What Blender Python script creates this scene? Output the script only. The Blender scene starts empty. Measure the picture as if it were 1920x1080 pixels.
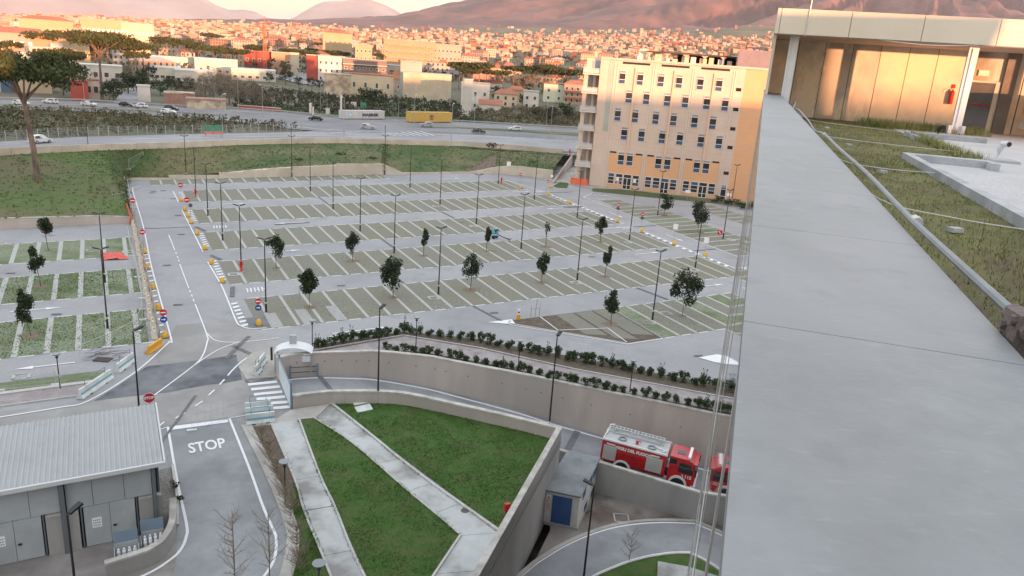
import bpy, bmesh, math, random
from mathutils import Vector, Matrix, noise
random.seed(11)
R = math.radians
sc = bpy.context.scene
COL = sc.collection

# ------------------------------------------------------------------ camera
PITCH, ROLL, FPX = 0.2906, 0.0724, 1428.67          # measured from the verticals of the place
_f = Vector((0, math.cos(PITCH), -math.sin(PITCH)))
_u0 = Vector((0, math.sin(PITCH), math.cos(PITCH)))
_x0 = Vector((1, 0, 0))
_X = _x0 * math.cos(ROLL) + _u0 * math.sin(ROLL)
_U = _u0 * math.cos(ROLL) - _x0 * math.sin(ROLL)
CAM = Vector((0, 0, 30))
cd = bpy.data.cameras.new('camera')
cd.sensor_width = 36; cd.lens = FPX / 1920 * 36; cd.clip_start = 0.05; cd.clip_end = 60000
cam = bpy.data.objects.new('camera', cd); COL.objects.link(cam)
M = Matrix((_X, _U, -_f)).transposed().to_4x4(); M.translation = CAM
cam.matrix_world = M
sc.camera = cam

# ------------------------------------------------------------------ light
SUN_EL, SUN_TRAVEL = R(2.2), R(-31.6)                 # light travels left of straight ahead
wd = bpy.data.worlds.new('World'); sc.world = wd; wd.use_nodes = True
nt = wd.node_tree; nt.nodes.clear()
_wo = nt.nodes.new('ShaderNodeOutputWorld'); _bg = nt.nodes.new('ShaderNodeBackground')
_sky = nt.nodes.new('ShaderNodeTexSky'); _sky.sky_type = 'NISHITA'; _sky.sun_disc = False
_sky.sun_elevation = SUN_EL
_sun_az = math.atan2(-math.sin(SUN_TRAVEL), -math.cos(SUN_TRAVEL))  # direction to the sun, from +Y toward +X
_sky.sun_rotation = _sun_az
_sky.altitude = 60; _sky.air_density = 1.0; _sky.dust_density = 1.5; _sky.ozone_density = 1.0
# thin evening cloud all round the horizon and overhead
_tc = nt.nodes.new('ShaderNodeTexCoord'); _mp = nt.nodes.new('ShaderNodeMapping')
_mp.inputs['Scale'].default_value = (1.6, 1.6, 9.0)
_nz = nt.nodes.new('ShaderNodeTexNoise'); _nz.inputs['Scale'].default_value = 2.2; _nz.inputs['Detail'].default_value = 7
_rp = nt.nodes.new('ShaderNodeValToRGB'); _rp.color_ramp.elements[0].color = (.62, .62, .62, 1); _rp.color_ramp.elements[0].position = .34; _rp.color_ramp.elements[1].position = .62
_mx = nt.nodes.new('ShaderNodeMix'); _mx.data_type = 'RGBA'
CLOUD = (1.10, .96, .87, 1)
nt.links.new(_tc.outputs['Generated'], _mp.inputs['Vector']); nt.links.new(_mp.outputs[0], _nz.inputs['Vector'])
nt.links.new(_nz.outputs['Fac'], _rp.inputs['Fac'])
_mm = nt.nodes.new('ShaderNodeMath'); _mm.operation = 'MULTIPLY'; _mm.inputs[1].default_value = .93
nt.links.new(_rp.outputs['Color'], _mm.inputs[0]); nt.links.new(_mm.outputs[0], _mx.inputs['Factor'])
nt.links.new(_sky.outputs['Color'], _mx.inputs['A']); _sx = nt.nodes.new('ShaderNodeSeparateXYZ'); nt.links.new(_tc.outputs['Generated'], _sx.inputs[0])
_cr = nt.nodes.new('ShaderNodeValToRGB'); _cr.color_ramp.elements[0].position = .03; _cr.color_ramp.elements[1].position = .45   # warm low, cooler overhead
_cr.color_ramp.elements[0].color = CLOUD; _cr.color_ramp.elements[1].color = (1.55, 1.62, 1.72, 1)
nt.links.new(_sx.outputs['Z'], _cr.inputs['Fac']); nt.links.new(_cr.outputs['Color'], _mx.inputs['B'])
nt.links.new(_mx.outputs['Result'], _bg.inputs['Color']); nt.links.new(_bg.outputs[0], _wo.inputs['Surface'])
_bg.inputs['Strength'].default_value = 0.12
sl = bpy.data.lights.new('sun', 'SUN'); sl.energy = 1.4; sl.angle = R(0.6); sl.color = (1.0, 0.45, 0.225)
so = bpy.data.objects.new('sun', sl); COL.objects.link(so)
_dir = Vector((math.sin(SUN_TRAVEL) * math.cos(SUN_EL), math.cos(SUN_TRAVEL) * math.cos(SUN_EL), -math.sin(SUN_EL)))
so.rotation_euler = _dir.to_track_quat('-Z', 'Y').to_euler()
so.location = (30, -30, 60)
sc.view_settings.view_transform = 'Standard'; sc.view_settings.look = 'None'
sc.view_settings.gamma = 1.0; sc.view_settings.use_curve_mapping = False
sc.view_settings.exposure = 3.08

# ------------------------------------------------------------------ measuring helpers
def pz(x, y): return .0067 * x + .0274 * y              # the car park's tilted plane
def ray(u, v): return _X * ((u - 960) / FPX) - _U * ((v - 540) / FPX) + _f
def at(u, v, z=None, dz=0.0):
    """a measured point of the photograph on the car-park plane, or on the level z"""
    d = ray(u, v)
    if z is None:
        k = (-CAM.z + dz) / (d.z - .0067 * d.x - .0274 * d.y)
    else:
        k = (z - CAM.z) / d.z
    return CAM + d * k
HAZE = 3.0e-5
TH = R(28.7); E1 = Vector((math.cos(TH), math.sin(TH), 0)); E2 = Vector((-math.sin(TH), math.cos(TH), 0))
def ST(s, t, dz=0.0):                                     # car-park grid: s along the rows, t away
    p = E1 * s + E2 * t
    return Vector((p.x, p.y, pz(p.x, p.y) + dz))
def st_of(p): return Vector((p.x * E1.x + p.y * E1.y, p.x * E2.x + p.y * E2.y))
AZ = R(16.612); Q = Vector((math.sin(AZ), math.cos(AZ), 0)); RT = Vector((math.cos(AZ), -math.sin(AZ), 0))
def LR(l, r, z=0.0):                                      # hospital roof grid: l along the parapet, r to the right, z from eye level
    p = Q * l + RT * r
    return Vector((p.x, p.y, 30 + z))

# ------------------------------------------------------------------ materials
MATS = {}
def mat(name, c1, c2=None, scale=1.0, rough=.85, bump=0.0, bscale=None, metal=0.0, c3=None, s3=.05, detail=6, lo=.35, hi=.65, spec=.4, stretch=None, emit=None):
    if name in MATS: return MATS[name]
    m = bpy.data.materials.new(name); m.use_nodes = True
    n = m.node_tree.nodes; L = m.node_tree.links
    b = n['Principled BSDF']; b.inputs['Roughness'].default_value = rough; b.inputs['Metallic'].default_value = metal
    b.inputs['Specular IOR Level'].default_value = spec
    b.inputs['Base Color'].default_value = (*c1, 1)
    if emit: b.inputs['Emission Color'].default_value = (*emit[0], 1); b.inputs['Emission Strength'].default_value = emit[1]
    g = n.new('ShaderNodeNewGeometry'); vec = g.outputs['Position']
    if stretch:
        mp = n.new('ShaderNodeMapping'); mp.inputs['Scale'].default_value = stretch
        L.new(vec, mp.inputs['Vector']); vec = mp.outputs[0]
    col = None
    def nz(s, d=detail):
        t = n.new('ShaderNodeTexNoise'); t.inputs['Scale'].default_value = s; t.inputs['Detail'].default_value = d
        t.inputs['Roughness'].default_value = .62; L.new(vec, t.inputs['Vector']); return t
    if c2 is not None:
        t = nz(scale); r = n.new('ShaderNodeValToRGB'); e = r.color_ramp.elements
        e[0].position, e[1].position = lo, hi; e[0].color = (*c1, 1); e[1].color = (*c2, 1)
        L.new(t.outputs['Fac'], r.inputs['Fac']); col = r.outputs['Color']
    if c3 is not None:
        t = nz(s3, 3); r = n.new('ShaderNodeValToRGB'); e = r.color_ramp.elements
        e[0].position, e[1].position = .42, .62; e[0].color = (0, 0, 0, 1); e[1].color = (1, 1, 1, 1)
        L.new(t.outputs['Fac'], r.inputs['Fac'])
        x = n.new('ShaderNodeMix'); x.data_type = 'RGBA'
        L.new(r.outputs['Color'], x.inputs['Factor'])
        if col: L.new(col, x.inputs['A'])
        else: x.inputs['A'].default_value = (*c1, 1)
        x.inputs['B'].default_value = (*c3, 1); col = x.outputs['Result']
    if col: L.new(col, b.inputs['Base Color'])
    if bump:
        t = nz(bscale or scale * 3); bp = n.new('ShaderNodeBump'); bp.inputs['Strength'].default_value = bump
        bp.inputs['Distance'].default_value = .05; L.new(t.outputs['Fac'], bp.inputs['Height']); L.new(bp.outputs[0], b.inputs['Normal'])
    MATS[name] = m
    return m
def rnd_mat(name, cols, rough=.9, scale=.6, amt=.25):
    """one colour out of cols for each object (Object Info > Random), with a little weathering"""
    if name in MATS: return MATS[name]
    m = bpy.data.materials.new(name); m.use_nodes = True
    n = m.node_tree.nodes; L = m.node_tree.links; b = n['Principled BSDF']; b.inputs['Roughness'].default_value = rough
    o = n.new('ShaderNodeObjectInfo'); r = n.new('ShaderNodeValToRGB'); r.color_ramp.interpolation = 'CONSTANT'
    e = r.color_ramp.elements
    while len(e) < len(cols): e.new(.5)
    for i, c in enumerate(cols): e[i].position = i / len(cols); e[i].color = (*c, 1)
    L.new(o.outputs['Random'], r.inputs['Fac'])
    g = n.new('ShaderNodeNewGeometry'); t = n.new('ShaderNodeTexNoise'); t.inputs['Scale'].default_value = scale; t.inputs['Detail'].default_value = 5
    L.new(g.outputs['Position'], t.inputs['Vector'])
    h = n.new('ShaderNodeMapRange'); h.inputs['To Min'].default_value = 1 - amt; h.inputs['To Max'].default_value = 1 + amt
    L.new(t.outputs['Fac'], h.inputs['Value'])
    x = n.new('ShaderNodeVectorMath'); x.operation = 'SCALE'; L.new(r.outputs['Color'], x.inputs[0]); L.new(h.outputs[0], x.inputs['Scale'])
    L.new(x.outputs[0], b.inputs['Base Color'])
    MATS[name] = m
    return m

# ------------------------------------------------------------------ mesh helpers
class MB:
    def __init__(self): self.v = []; self.f = []; self.m = []
    def add(self, vs, fs, m=0):
        o = len(self.v); self.v += [Vector(p) for p in vs]
        for f in fs: self.f.append([i + o for i in f]); self.m.append(m)
        return self
    def poly(self, pts, m=0): return self.add(pts, [list(range(len(pts)))], m)
    def box(self, c, s, rz=0.0, m=0, taper=1.0):
        c = Vector(c); x, y, z = s[0] / 2, s[1] / 2, s[2] / 2
        ca, sa = math.cos(rz), math.sin(rz); vs = []
        for dz in (-z, z):
            k = taper if dz > 0 else 1.0
            for dx, dy in ((-x, -y), (x, -y), (x, y), (-x, y)):
                dx *= k; dy *= k
                vs.append((c.x + dx * ca - dy * sa, c.y + dx * sa + dy * ca, c.z + dz))
        return self.add(vs, [(3, 2, 1, 0), (4, 5, 6, 7), (0, 1, 5, 4), (1, 2, 6, 5), (2, 3, 7, 6), (3, 0, 4, 7)], m)
    def hexa(self, b, t, m=0):                            # four bottom points, four top points
        return self.add(list(b) + list(t), [(3, 2, 1, 0), (4, 5, 6, 7), (0, 1, 5, 4), (1, 2, 6, 5), (2, 3, 7, 6), (3, 0, 4, 7)], m)
    def beam(self, a, b, w, h, m=0, up=Vector((0, 0, 1))):
        a, b = Vector(a), Vector(b); d = (b - a).normalized(); s = d.cross(up)
        s = s.normalized() if s.length > 1e-5 else Vector((1, 0, 0)); n = s.cross(d)
        q = lambda p: [p - s * w / 2 - n * h / 2, p + s * w / 2 - n * h / 2, p + s * w / 2 + n * h / 2, p - s * w / 2 + n * h / 2]
        return self.hexa(q(a), q(b), m)
    def prism(self, pts, dz, m=0, mside=None):            # polygon (counter-clockwise) pulled up by dz
        n = len(pts); lo = [Vector(p) for p in pts]; hi = [Vector(p) + Vector((0, 0, dz)) for p in pts]
        self.add(hi, [list(range(n))], m)
        o = len(self.v); self.v += lo + [p.copy() for p in hi]
        for i in range(n):
            j = (i + 1) % n; self.f.append([o + i, o + j, o + n + j, o + n + i]); self.m.append(m if mside is None else mside)
        return self
    def tube(self, pts, r, n=6, m=0, cap=True):
        pts = [Vector(p) for p in pts]; rs = r if isinstance(r, (list, tuple)) else [r] * len(pts); rings = []
        o = len(self.v)
        for i, p in enumerate(pts):
            d = (pts[min(i + 1, len(pts) - 1)] - pts[max(i - 1, 0)]).normalized()
            a = d.cross(Vector((0, 0, 1))); a = a.normalized() if a.length > 1e-4 else Vector((1, 0, 0)); b = d.cross(a)
            for k in range(n):
                w = 2 * math.pi * k / n; self.v.append(p + (a * math.cos(w) + b * math.sin(w)) * rs[i])
        for i in range(len(pts) - 1):
            for k in range(n):
                k2 = (k + 1) % n; self.f.append([o + i * n + k, o + i * n + k2, o + (i + 1) * n + k2, o + (i + 1) * n + k]); self.m.append(m)
        if cap:
            self.f.append([o + k for k in range(n)][::-1]); self.m.append(m)
            e = o + (len(pts) - 1) * n; self.f.append([e + k for k in range(n)]); self.m.append(m)
        return self
    def lathe(self, prof, n=12, c=(0, 0, 0), m=0):
        c = Vector(c); o = len(self.v)
        for r, z in prof:
            for k in range(n):
                w = 2 * math.pi * k / n; self.v.append(c + Vector((r * math.cos(w), r * math.sin(w), z)))
        for i in range(len(prof) - 1):
            for k in range(n):
                k2 = (k + 1) % n; self.f.append([o + i * n + k, o + i * n + k2, o + (i + 1) * n + k2, o + (i + 1) * n + k]); self.m.append(m)
        return self
    def mesh(self, name, mats, origin=None, smooth=False):
        me = bpy.data.meshes.new(name)
        vs = [p - origin for p in self.v] if origin is not None else self.v
        me.from_pydata(vs, [], self.f)
        if not isinstance(mats, (list, tuple)): mats = [mats]
        for x in mats: me.materials.append(x)
        if len(mats) > 1: me.polygons.foreach_set('material_index', self.m)
        if smooth: me.polygons.foreach_set('use_smooth', [True] * len(me.polygons))
        me.update(); me.validate()
        return me
    def build(self, name, mats, parent=None, smooth=False):
        """world-space geometry; under a parent it is stored relative to the top-level thing's place"""
        org = None
        if parent is not None:
            r = parent
            while r.parent: r = r.parent
            org = r.location.copy() if r.get('_w') else None
        return link(name, self.mesh(name, mats, org, smooth), parent)
def link(name, data, parent=None, loc=None, rz=0.0):
    o = bpy.data.objects.new(name, data); COL.objects.link(o)
    if parent is not None: o.parent = parent
    if loc is not None: o.location = loc
    if rz: o.rotation_euler = (0, 0, rz)
    return o
def tag(o, label=None, cat=None, group=None, kind=None):
    if label: o['label'] = label
    if cat: o['category'] = cat
    if group: o['group'] = group
    if kind: o['kind'] = kind
    return o
def thing(name, label, cat, loc, rz=0.0, group=None, world=False):
    o = link(name, None, None, loc, rz); o.empty_display_size = .3
    if world: o['_w'] = 1
    return tag(o, label, cat, group)
def copy_tree(o, parent=None):
    c = o.copy(); COL.objects.link(c); c.parent = parent
    for ch in list(o.children): copy_tree(ch, c)
    return c
def put(proto, first, loc, rz=0.0, label=None, group=None, scale=None):
    o = proto if first else copy_tree(proto)
    o.location = loc; o.rotation_euler = (0, 0, rz)
    if scale: o.scale = scale
    if label: o['label'] = label
    if group: o['group'] = group
    return o
def struct(name, mb, m): return tag(mb.build(name, m), kind='structure')
def text_mesh(s, size, m, name, depth=0.004, bold=0.0):
    cu = bpy.data.curves.new(name, 'FONT'); cu.body = s; cu.size = size; cu.extrude = depth; cu.offset = bold
    cu.align_x = 'CENTER'; cu.align_y = 'CENTER'; cu.resolution_u = 3
    o = bpy.data.objects.new(name, cu); COL.objects.link(o); bpy.context.view_layer.update()
    me = bpy.data.meshes.new_from_object(o.evaluated_get(bpy.context.evaluated_depsgraph_get()))
    bpy.data.objects.remove(o); bpy.data.curves.remove(cu); me.materials.clear(); me.materials.append(m); me.name = name
    return me
ORD = ['first', 'second', 'third', 'fourth', 'fifth', 'sixth', 'seventh', 'eighth', 'ninth', 'tenth', 'eleventh', 'twelfth', 'thirteenth', 'fourteenth', 'fifteenth',
       'sixteenth', 'seventeenth', 'eighteenth', 'nineteenth', 'twentieth', 'twenty-first', 'twenty-second', 'twenty-third', 'twenty-fourth', 'twenty-fifth', 'twenty-sixth', 'twenty-seventh',
       'twenty-eighth', 'twenty-ninth', 'thirtieth', 'thirty-first', 'thirty-second', 'thirty-third', 'thirty-fourth', 'thirty-fifth', 'thirty-sixth', 'thirty-seventh', 'thirty-eighth', 'thirty-ninth', 'fortieth']
_TENS = {2: 'twent', 3: 'thirt', 4: 'fort', 5: 'fift', 6: 'sixt', 7: 'sevent', 8: 'eight', 9: 'ninet'}
def ordn(i):                                                 # 0 -> first, 40 -> forty-first
    n = i + 1
    if n <= 40: return ORD[i]
    if n == 100: return 'hundredth'
    if n > 100: return 'hundred-and-' + ordn(n - 101)
    return _TENS[n // 10] + ('ieth' if n % 10 == 0 else 'y-' + ORD[n % 10 - 1])
def number_from_left(objs, text, group=None):
    for i, o in enumerate(sorted(objs, key=lambda o: math.atan2(o.location.x, o.location.y))): o['label'] = text.format(ordn(i))
def strip(pts, w, dz, mb=None, z=None):
    """a flat painted or paved band along world points, laid on the plane (or level z)"""
    mb = mb or MB(); n = len(pts); L = []; Rr = []
    for i, p in enumerate(pts):
        d = (pts[min(i + 1, n - 1)] - pts[max(i - 1, 0)]); d.z = 0; d.normalize(); s = Vector((-d.y, d.x, 0)) * w / 2
        for lst, q in ((L, p + s), (Rr, p - s)):
            lst.append(Vector((q.x, q.y, (pz(q.x, q.y) if z is None else z) + dz)))
    for i in range(n - 1): mb.poly([Rr[i], Rr[i + 1], L[i + 1], L[i]])
    return mb
def smooth_line(pts, k=6):
    """Catmull-Rom through the points"""
    out = []
    P = [pts[0]] + list(pts) + [pts[-1]]
    for i in range(1, len(P) - 2):
        for j in range(k):
            t = j / k; a, b, c, d = P[i - 1], P[i], P[i + 1], P[i + 2]
            out.append(.5 * ((2 * b) + (c - a) * t + (2 * a - 5 * b + 4 * c - d) * t * t + (3 * b - a - 3 * c + d) * t ** 3))
    out.append(P[-2].copy()); return out
# ------------------------------------------------------------------ materials of the setting
ASPH = mat('asphalt_lot', (.30, .300, .31), (.345, .345, .355), 3.0, .9, .25, 30, c3=(.275, .275, .288), s3=.06)
ASPH2 = mat('asphalt_stop_road', (.245, .252, .266), (.31, .316, .328), 1.2, .9, .3, 30, c3=(.215, .222, .235), s3=.25, lo=.3, hi=.7)
ASPHJ = mat('asphalt_junction', (.29, .283, .276), (.345, .337, .328), .9, .9, .25, 30, c3=(.255, .248, .242), s3=.2, lo=.3, hi=.7)
ASPHD = mat('asphalt_dark_patch', (.082, .086, .10), (.13, .135, .152), .9, .85, .3, 25, c3=(.18, .185, .197), s3=.3)
SEAM = mat('asphalt_trench_seam', (.105, .105, .112), (.17, .17, .178), 1.4, .9, lo=.3, hi=.7)
WHITE = mat('road_paint', (.74, .75, .77), (.62, .63, .65), 4.0, .7, lo=.3, hi=.8)
CONC = mat('concrete', (.36, .345, .32), (.45, .43, .40), .8, .9, .2, 12, c3=(.30, .285, .265), s3=.25)
CONCL = mat('concrete_slab', (.40, .42, .42), (.52, .54, .53), .7, .9, .2, 10, c3=(.24, .235, .225), s3=.35, lo=.3, hi=.7)
WALLC = mat('concrete_wall', (.425, .375, .335), (.50, .445, .40), .7, .9, .15, 8, c3=(.385, .345, .31), s3=.12, stretch=(1, 1, .25))
WALLG = mat('concrete_wall_grey', (.325, .315, .30), (.40, .385, .365), .6, .9, .15, 8, c3=(.27, .26, .25), s3=.15, stretch=(1, 1, .3))
WALLL = mat('concrete_wall_pale', (.52, .46, .38), (.60, .54, .45), .5, .9, .1, 8, c3=(.46, .41, .34), s3=.2)
COPE = mat('wall_coping', (.44, .42, .39), (.54, .52, .49), 2.5, .9, .2, 14, c3=(.34, .33, .30), s3=.8)
LAWN = mat('lawn', (.027, .074, .010), (.056, .118, .018), 2.2, .95, .9, 14, c3=(.066, .10, .026), s3=.55, lo=.3, hi=.7)
BANK = mat('bank_grass', (.10, .112, .04), (.175, .15, .085), .35, .95, .9, 4, c3=(.055, .095, .026), s3=.07, lo=.3, hi=.7)
MEAD = mat('meadow_grass', (.06, .115, .024), (.105, .14, .046), .7, .95, 1.0, 5, c3=(.13, .12, .06), s3=.05, lo=.3, hi=.7)
SOIL = mat('soil', (.085, .068, .05), (.14, .115, .088), 2.0, .95, .6, 12)
PAVER = mat('grass_paver', (.115, .122, .078), (.275, .268, .232), 5.5, .95, .6, 22, c3=(.205, .20, .168), s3=.09, lo=.32, hi=.68, detail=9)
PAVERG = mat('grass_paver_green', (.10, .14, .062), (.29, .315, .24), 3.2, .95, .8, 14, c3=(.12, .15, .075), s3=.16, lo=.3, hi=.7, detail=9, stretch=(1, 1.8, 1))
PAVERB = mat('grass_paver_brown', (.128, .126, .080), (.262, .255, .212), 5.0, .95, .6, 22, c3=(.195, .188, .145), s3=.12, lo=.3, hi=.7, detail=9)
PAVERS = mat('paver_grey', (.30, .30, .29), (.38, .375, .365), 4, .9, .4, 20)
DIV = mat('divider_concrete', (.36, .36, .345), (.44, .44, .42), 3, .9, .2, 20)
BRICK = mat('brick_paving', (.235, .205, .205), (.30, .262, .262), 4.0, .9, .3, 20, c3=(.33, .305, .305), s3=.9)
KERB = mat('kerb', (.40, .39, .37), (.5, .49, .47), 2, .9, .2, 15)

# ------------------------------------------------------------------ far terrain
def A_of(az):
    T = ((-60, 30), (-36, 36), (-28, 66), (-20, 84), (-10, 96), (0, 130), (13, 176), (25, 205), (40, 215), (60, 215))
    a = math.degrees(az)
    for (a0, v0), (a1, v1) in zip(T, T[1:]):
        if a <= a1: return v0 + (v1 - v0) * max(0, (a - a0) / (a1 - a0))
    return T[-1][1]
PEAK_AZ, PEAK_D = R(25), 7200.0
PEAK = Vector((math.sin(PEAK_AZ) * PEAK_D, math.cos(PEAK_AZ) * PEAK_D, 0))
CONE = ((0, 700), (700, 690), (1448, 640), (2200, 560), (3040, 430), (3629, 275), (4150, 180), (4676, 120), (5600, 45), (6500, 0), (99999, 0))
def TZ(x, y, rough=True):
    d = math.hypot(x, y); az = math.atan2(x, y)
    k = max(0, (d - 290) / 3200)
    z = 7.9 + A_of(az) * (k ** 1.3 if k < 1 else max(.5, 1 - .12 * (k - 1)))
    if d > 1200:
        r = math.hypot(x - PEAK.x, y - PEAK.y); th = math.atan2(x - PEAK.x, y - PEAK.y)
        c = 0.0
        for (r0, c0), (r1, c1) in zip(CONE, CONE[1:]):
            if r <= r1: c = c0 + (c1 - c0) * (r - r0) / (r1 - r0); break
        w = min(1, max(0, (d - 3200) / 3300)); c *= w * (1 - .40 * min(1, max(0, (math.degrees(az) - 24) / 12)))
        if rough and c > 8:
            fr = noise.fractal(Vector((th * 9, r / 2600, 3)), 1.0, 2.0, 3); rg = 1 - abs(noise.noise(Vector((th * 8 + fr * .6, r / 5200, 8))))
            rg2 = 1 - abs(noise.noise(Vector((th * 22 + fr * 1.3, r / 2600, 2))))
            amp = min(1, c / 260) * (1 if d < 6900 else .4)
            c += amp * (170 * (rg - .76) + 120 * (rg2 - .76) + 46 * noise.fractal(Vector((x / 420, y / 420, 1)), 1, 2, 4))
        z += c
    if d > 700: z += 4 * noise.noise(Vector((x / 300, y / 300, 5)))
    return z
def polar(name, m, az0, az1, na, ds, fz=TZ, smooth=True, dmin=None):
    mb = MB(); n = len(ds)
    for i in range(na + 1):
        a = az0 + (az1 - az0) * i / na
        for q, d in enumerate(ds):
            if dmin: d = max(d, dmin(a) + q * .5)
            x, y = math.sin(a) * d, math.cos(a) * d; mb.v.append(Vector((x, y, fz(x, y))))
    for i in range(na):
        for j in range(n - 1):
            mb.f.append([i * n + j, (i + 1) * n + j, (i + 1) * n + j + 1, i * n + j + 1]); mb.m.append(0)
    return tag(mb.build(name, m, smooth=smooth), kind='structure')
TERR = mat('town_ground', (.105, .10, .065), (.17, .15, .11), .02, .95, .5, .2, c3=(.07, .09, .04), s3=.006)
MOUNT = mat('mountain_woods', (.125, .066, .064), (.215, .118, .108), .010, .95, 1.0, .03, c3=(.075, .052, .056), s3=.0028, lo=.3, hi=.7)
UPZ = 8.0                                                   # level of the upper road
ds1 = [185, 215, 240, 265, 290] + [290 * 1.09 ** i for i in range(1, 31)]
def par_d(a):
    T = ((-60, 150), (-40, 155), (-34.6, 160.5), (-25.4, 170.6), (-14.8, 191.5), (-3.2, 194.4), (3.3, 192.5), (7, 200), (60, 215))
    a = math.degrees(a)
    for (a0, v0), (a1, v1) in zip(T, T[1:]):
        if a <= a1: return v0 + (v1 - v0) * max(0, (a - a0) / (a1 - a0)) + .6
    return 215
polar('terrain', TERR, R(-55), R(50), 120, [150, 170, 185, 200] + [d for d in ds1[1:]], dmin=par_d)
ds2 = [ds1[-1] * .995] + [ds1[-1] + 95 * i for i in range(1, 72)]
polar('mountain', MOUNT, R(-48), R(50), 420, ds2)
def far_ridge(x, y):
    a = math.degrees(math.atan2(x, y)); d = math.hypot(x, y)
    T = ((-60, 900), (-45, 1250), (-33, 1150), (-24, 900), (-20, 560), (-17.5, 420), (-14, 820), (-11.5, 900), (-8, 640), (-4.5, 420), (0, 300), (20, 200), (60, 150))
    h = 200
    for (a0, v0), (a1, v1) in zip(T, T[1:]):
        if a0 <= a <= a1:
            q = (a - a0) / (a1 - a0); q = q * q * (3 - 2 * q); h = v0 + (v1 - v0) * q
    k = max(0, 1 - abs(d - 15500) / 3500)
    return -60 + (h + 60) * k ** .8 + 110 * k * noise.fractal(Vector((x / 1500, y / 1500, 4)), 1, 2, 5)
polar('distant_mountain', mat('distant_rock', (.26, .21, .20), (.36, .31, .29), .0012, .95), R(-50), R(30), 240, [12000 + 250 * i for i in range(0, 29)], far_ridge)

# under everything near the hospital: the general ground sheet, well below the ramp and courtyard
g = MB()
g.poly([(-420, -260, -6.2), (260, -260, -6.2), (260, 215, -6.2), (-420, 215, -6.2)])
struct('ground', g, SOIL)

# ------------------------------------------------------------------ walls of the ramp
def plan(px): return [at(u, v, 30 + z) for u, v, z in px]
UPW = [(523, 713, -28.45, -26.3), (547, 707.6, -28.55, -26.35), (594, 704.4, -28.75, -26.5), (655.6, 705.4, -29.1, -26.65), (706.7, 708.6, -29.5, -26.8), (800, 724.6, -30.2, -27.1),
       (850, 737, -30.6, -27.35), (964.8, 767, -31.5, -27.8), (1028, 787, -32.0, -27.95), (1135, 819, -32.6, -28.1)]
up_pts = [(at(u, v, 30 + zb), zb + 30, zt + 30) for u, v, zb, zt in UPW]
for u, v in ((1323.6, 772), (1440, 800)):                    # beyond the fire engine: read from the top edge
    p = at(u, v, 30 - 28.15); up_pts.append((p, 30 - 33.4, 30 - 28.15))
def dens(pts, k=4):
    P = [Vector((p.x, p.y, zb)) for p, zb, zt in pts]; T = [Vector((p.x, p.y, zt)) for p, zb, zt in pts]
    a, b = smooth_line(P, k), smooth_line(T, k)
    return [(Vector((i.x, i.y, 0)), i.z, j.z) for i, j in zip(a, b)]
def wall(name, label, pts, thick, m, coping=None, over=.04, ch=.14, group=None, back=1, parent=None):
    """pts: (plan point, bottom z, top z); thickness grows to the left of the walking direction (back=1) or right (-1)"""
    P = [p for p, _, _ in pts]; n = len(P); off = []
    for i in range(n):
        d = P[min(i + 1, n - 1)] - P[max(i - 1, 0)]; d.z = 0; d.normalize(); off.append(Vector((-d.y, d.x, 0)) * back)
    t = thing(name, label, 'wall', Vector((P[0].x, P[0].y, pts[0][1])), group=group, world=True)
    mb = MB(); cp = MB()
    for i in range(n - 1):
        j = i + 1
        def q(k, o, z): return Vector((P[k].x, P[k].y, z)) + off[k] * o
        zc = ch if coping else 0
        mb.hexa([q(i, 0, pts[i][1] - .5), q(j, 0, pts[j][1] - .5), q(j, thick, pts[j][1] - .5), q(i, thick, pts[i][1] - .5)],
                [q(i, 0, pts[i][2] - zc), q(j, 0, pts[j][2] - zc), q(j, thick, pts[j][2] - zc), q(i, thick, pts[i][2] - zc)])
        if coping:
            cp.hexa([q(i, -over, pts[i][2] - zc + .002), q(j, -over, pts[j][2] - zc + .002), q(j, thick + over, pts[j][2] - zc + .002), q(i, thick + over, pts[i][2] - zc + .002)],
                    [q(i, -over, pts[i][2]), q(j, -over, pts[j][2]), q(j, thick + over, pts[j][2]), q(i, thick + over, pts[i][2])])
    mb.build('wall_body', m, t)
    if coping: cp.build('coping', coping, t)
    return t
UPD = dens(up_pts)
upw = wall('retaining_wall', 'long curved concrete retaining wall along the far side of the ramp', UPD, .35, WALLC, COPE, back=1)
for i in range(5, len(UPD) - 2, 2):                            # weep holes
    for f in ((.62,) if i % 4 else (.45, .8)):
        (p, a, c), (p2, _, _) = UPD[i], UPD[i + 1]; d = (p2 - p).normalized(); q = Vector((p.x, p.y, a + (c - a) * f)) + Vector((d.y, -d.x, 0)) * .005
        b = MB(); b.poly([q + d * (.07 * math.cos(k * .785)) + Vector((0, 0, .07 * math.sin(k * .785))) for k in range(8)]); b.build('weep_hole', SEAM, upw)
LOWPX = [(547.5, 738.4, -27.35), (613, 731, -27.3), (677, 730, -27.3), (740.8, 732, -27.3), (800, 741.6, -27.32), (960, 777.8, -27.38), (1046, 798.5, -27.4)]
def ramp_z(x):                                               # level of the ramp along x
    T = [(p.x, zb) for p, zb, zt in up_pts]
    for (a, za), (b, zb) in zip(T, T[1:]):
        if x <= b: return za + (zb - za) * max(0, (x - a) / (b - a))
    return T[-1][1]
low_pts = [(lambda p: (p, min(pz(p.x, p.y), ramp_z(p.x)), 30 + z))(at(u, v, 30 + z)) for u, v, z in LOWPX]
LOWD = dens(low_pts)
wall('retaining_wall', 'low curved concrete wall between the lawn and the ramp', LOWD, .35, WALLC, COPE, back=-1)
corner = low_pts[-1][0]
CY = 30 - 33.8                                                # courtyard level
c2 = at(884, 1080, 30 - 27.4); cdir = (c2 - corner); cdir.z = 0; cdir.normalize()
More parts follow.
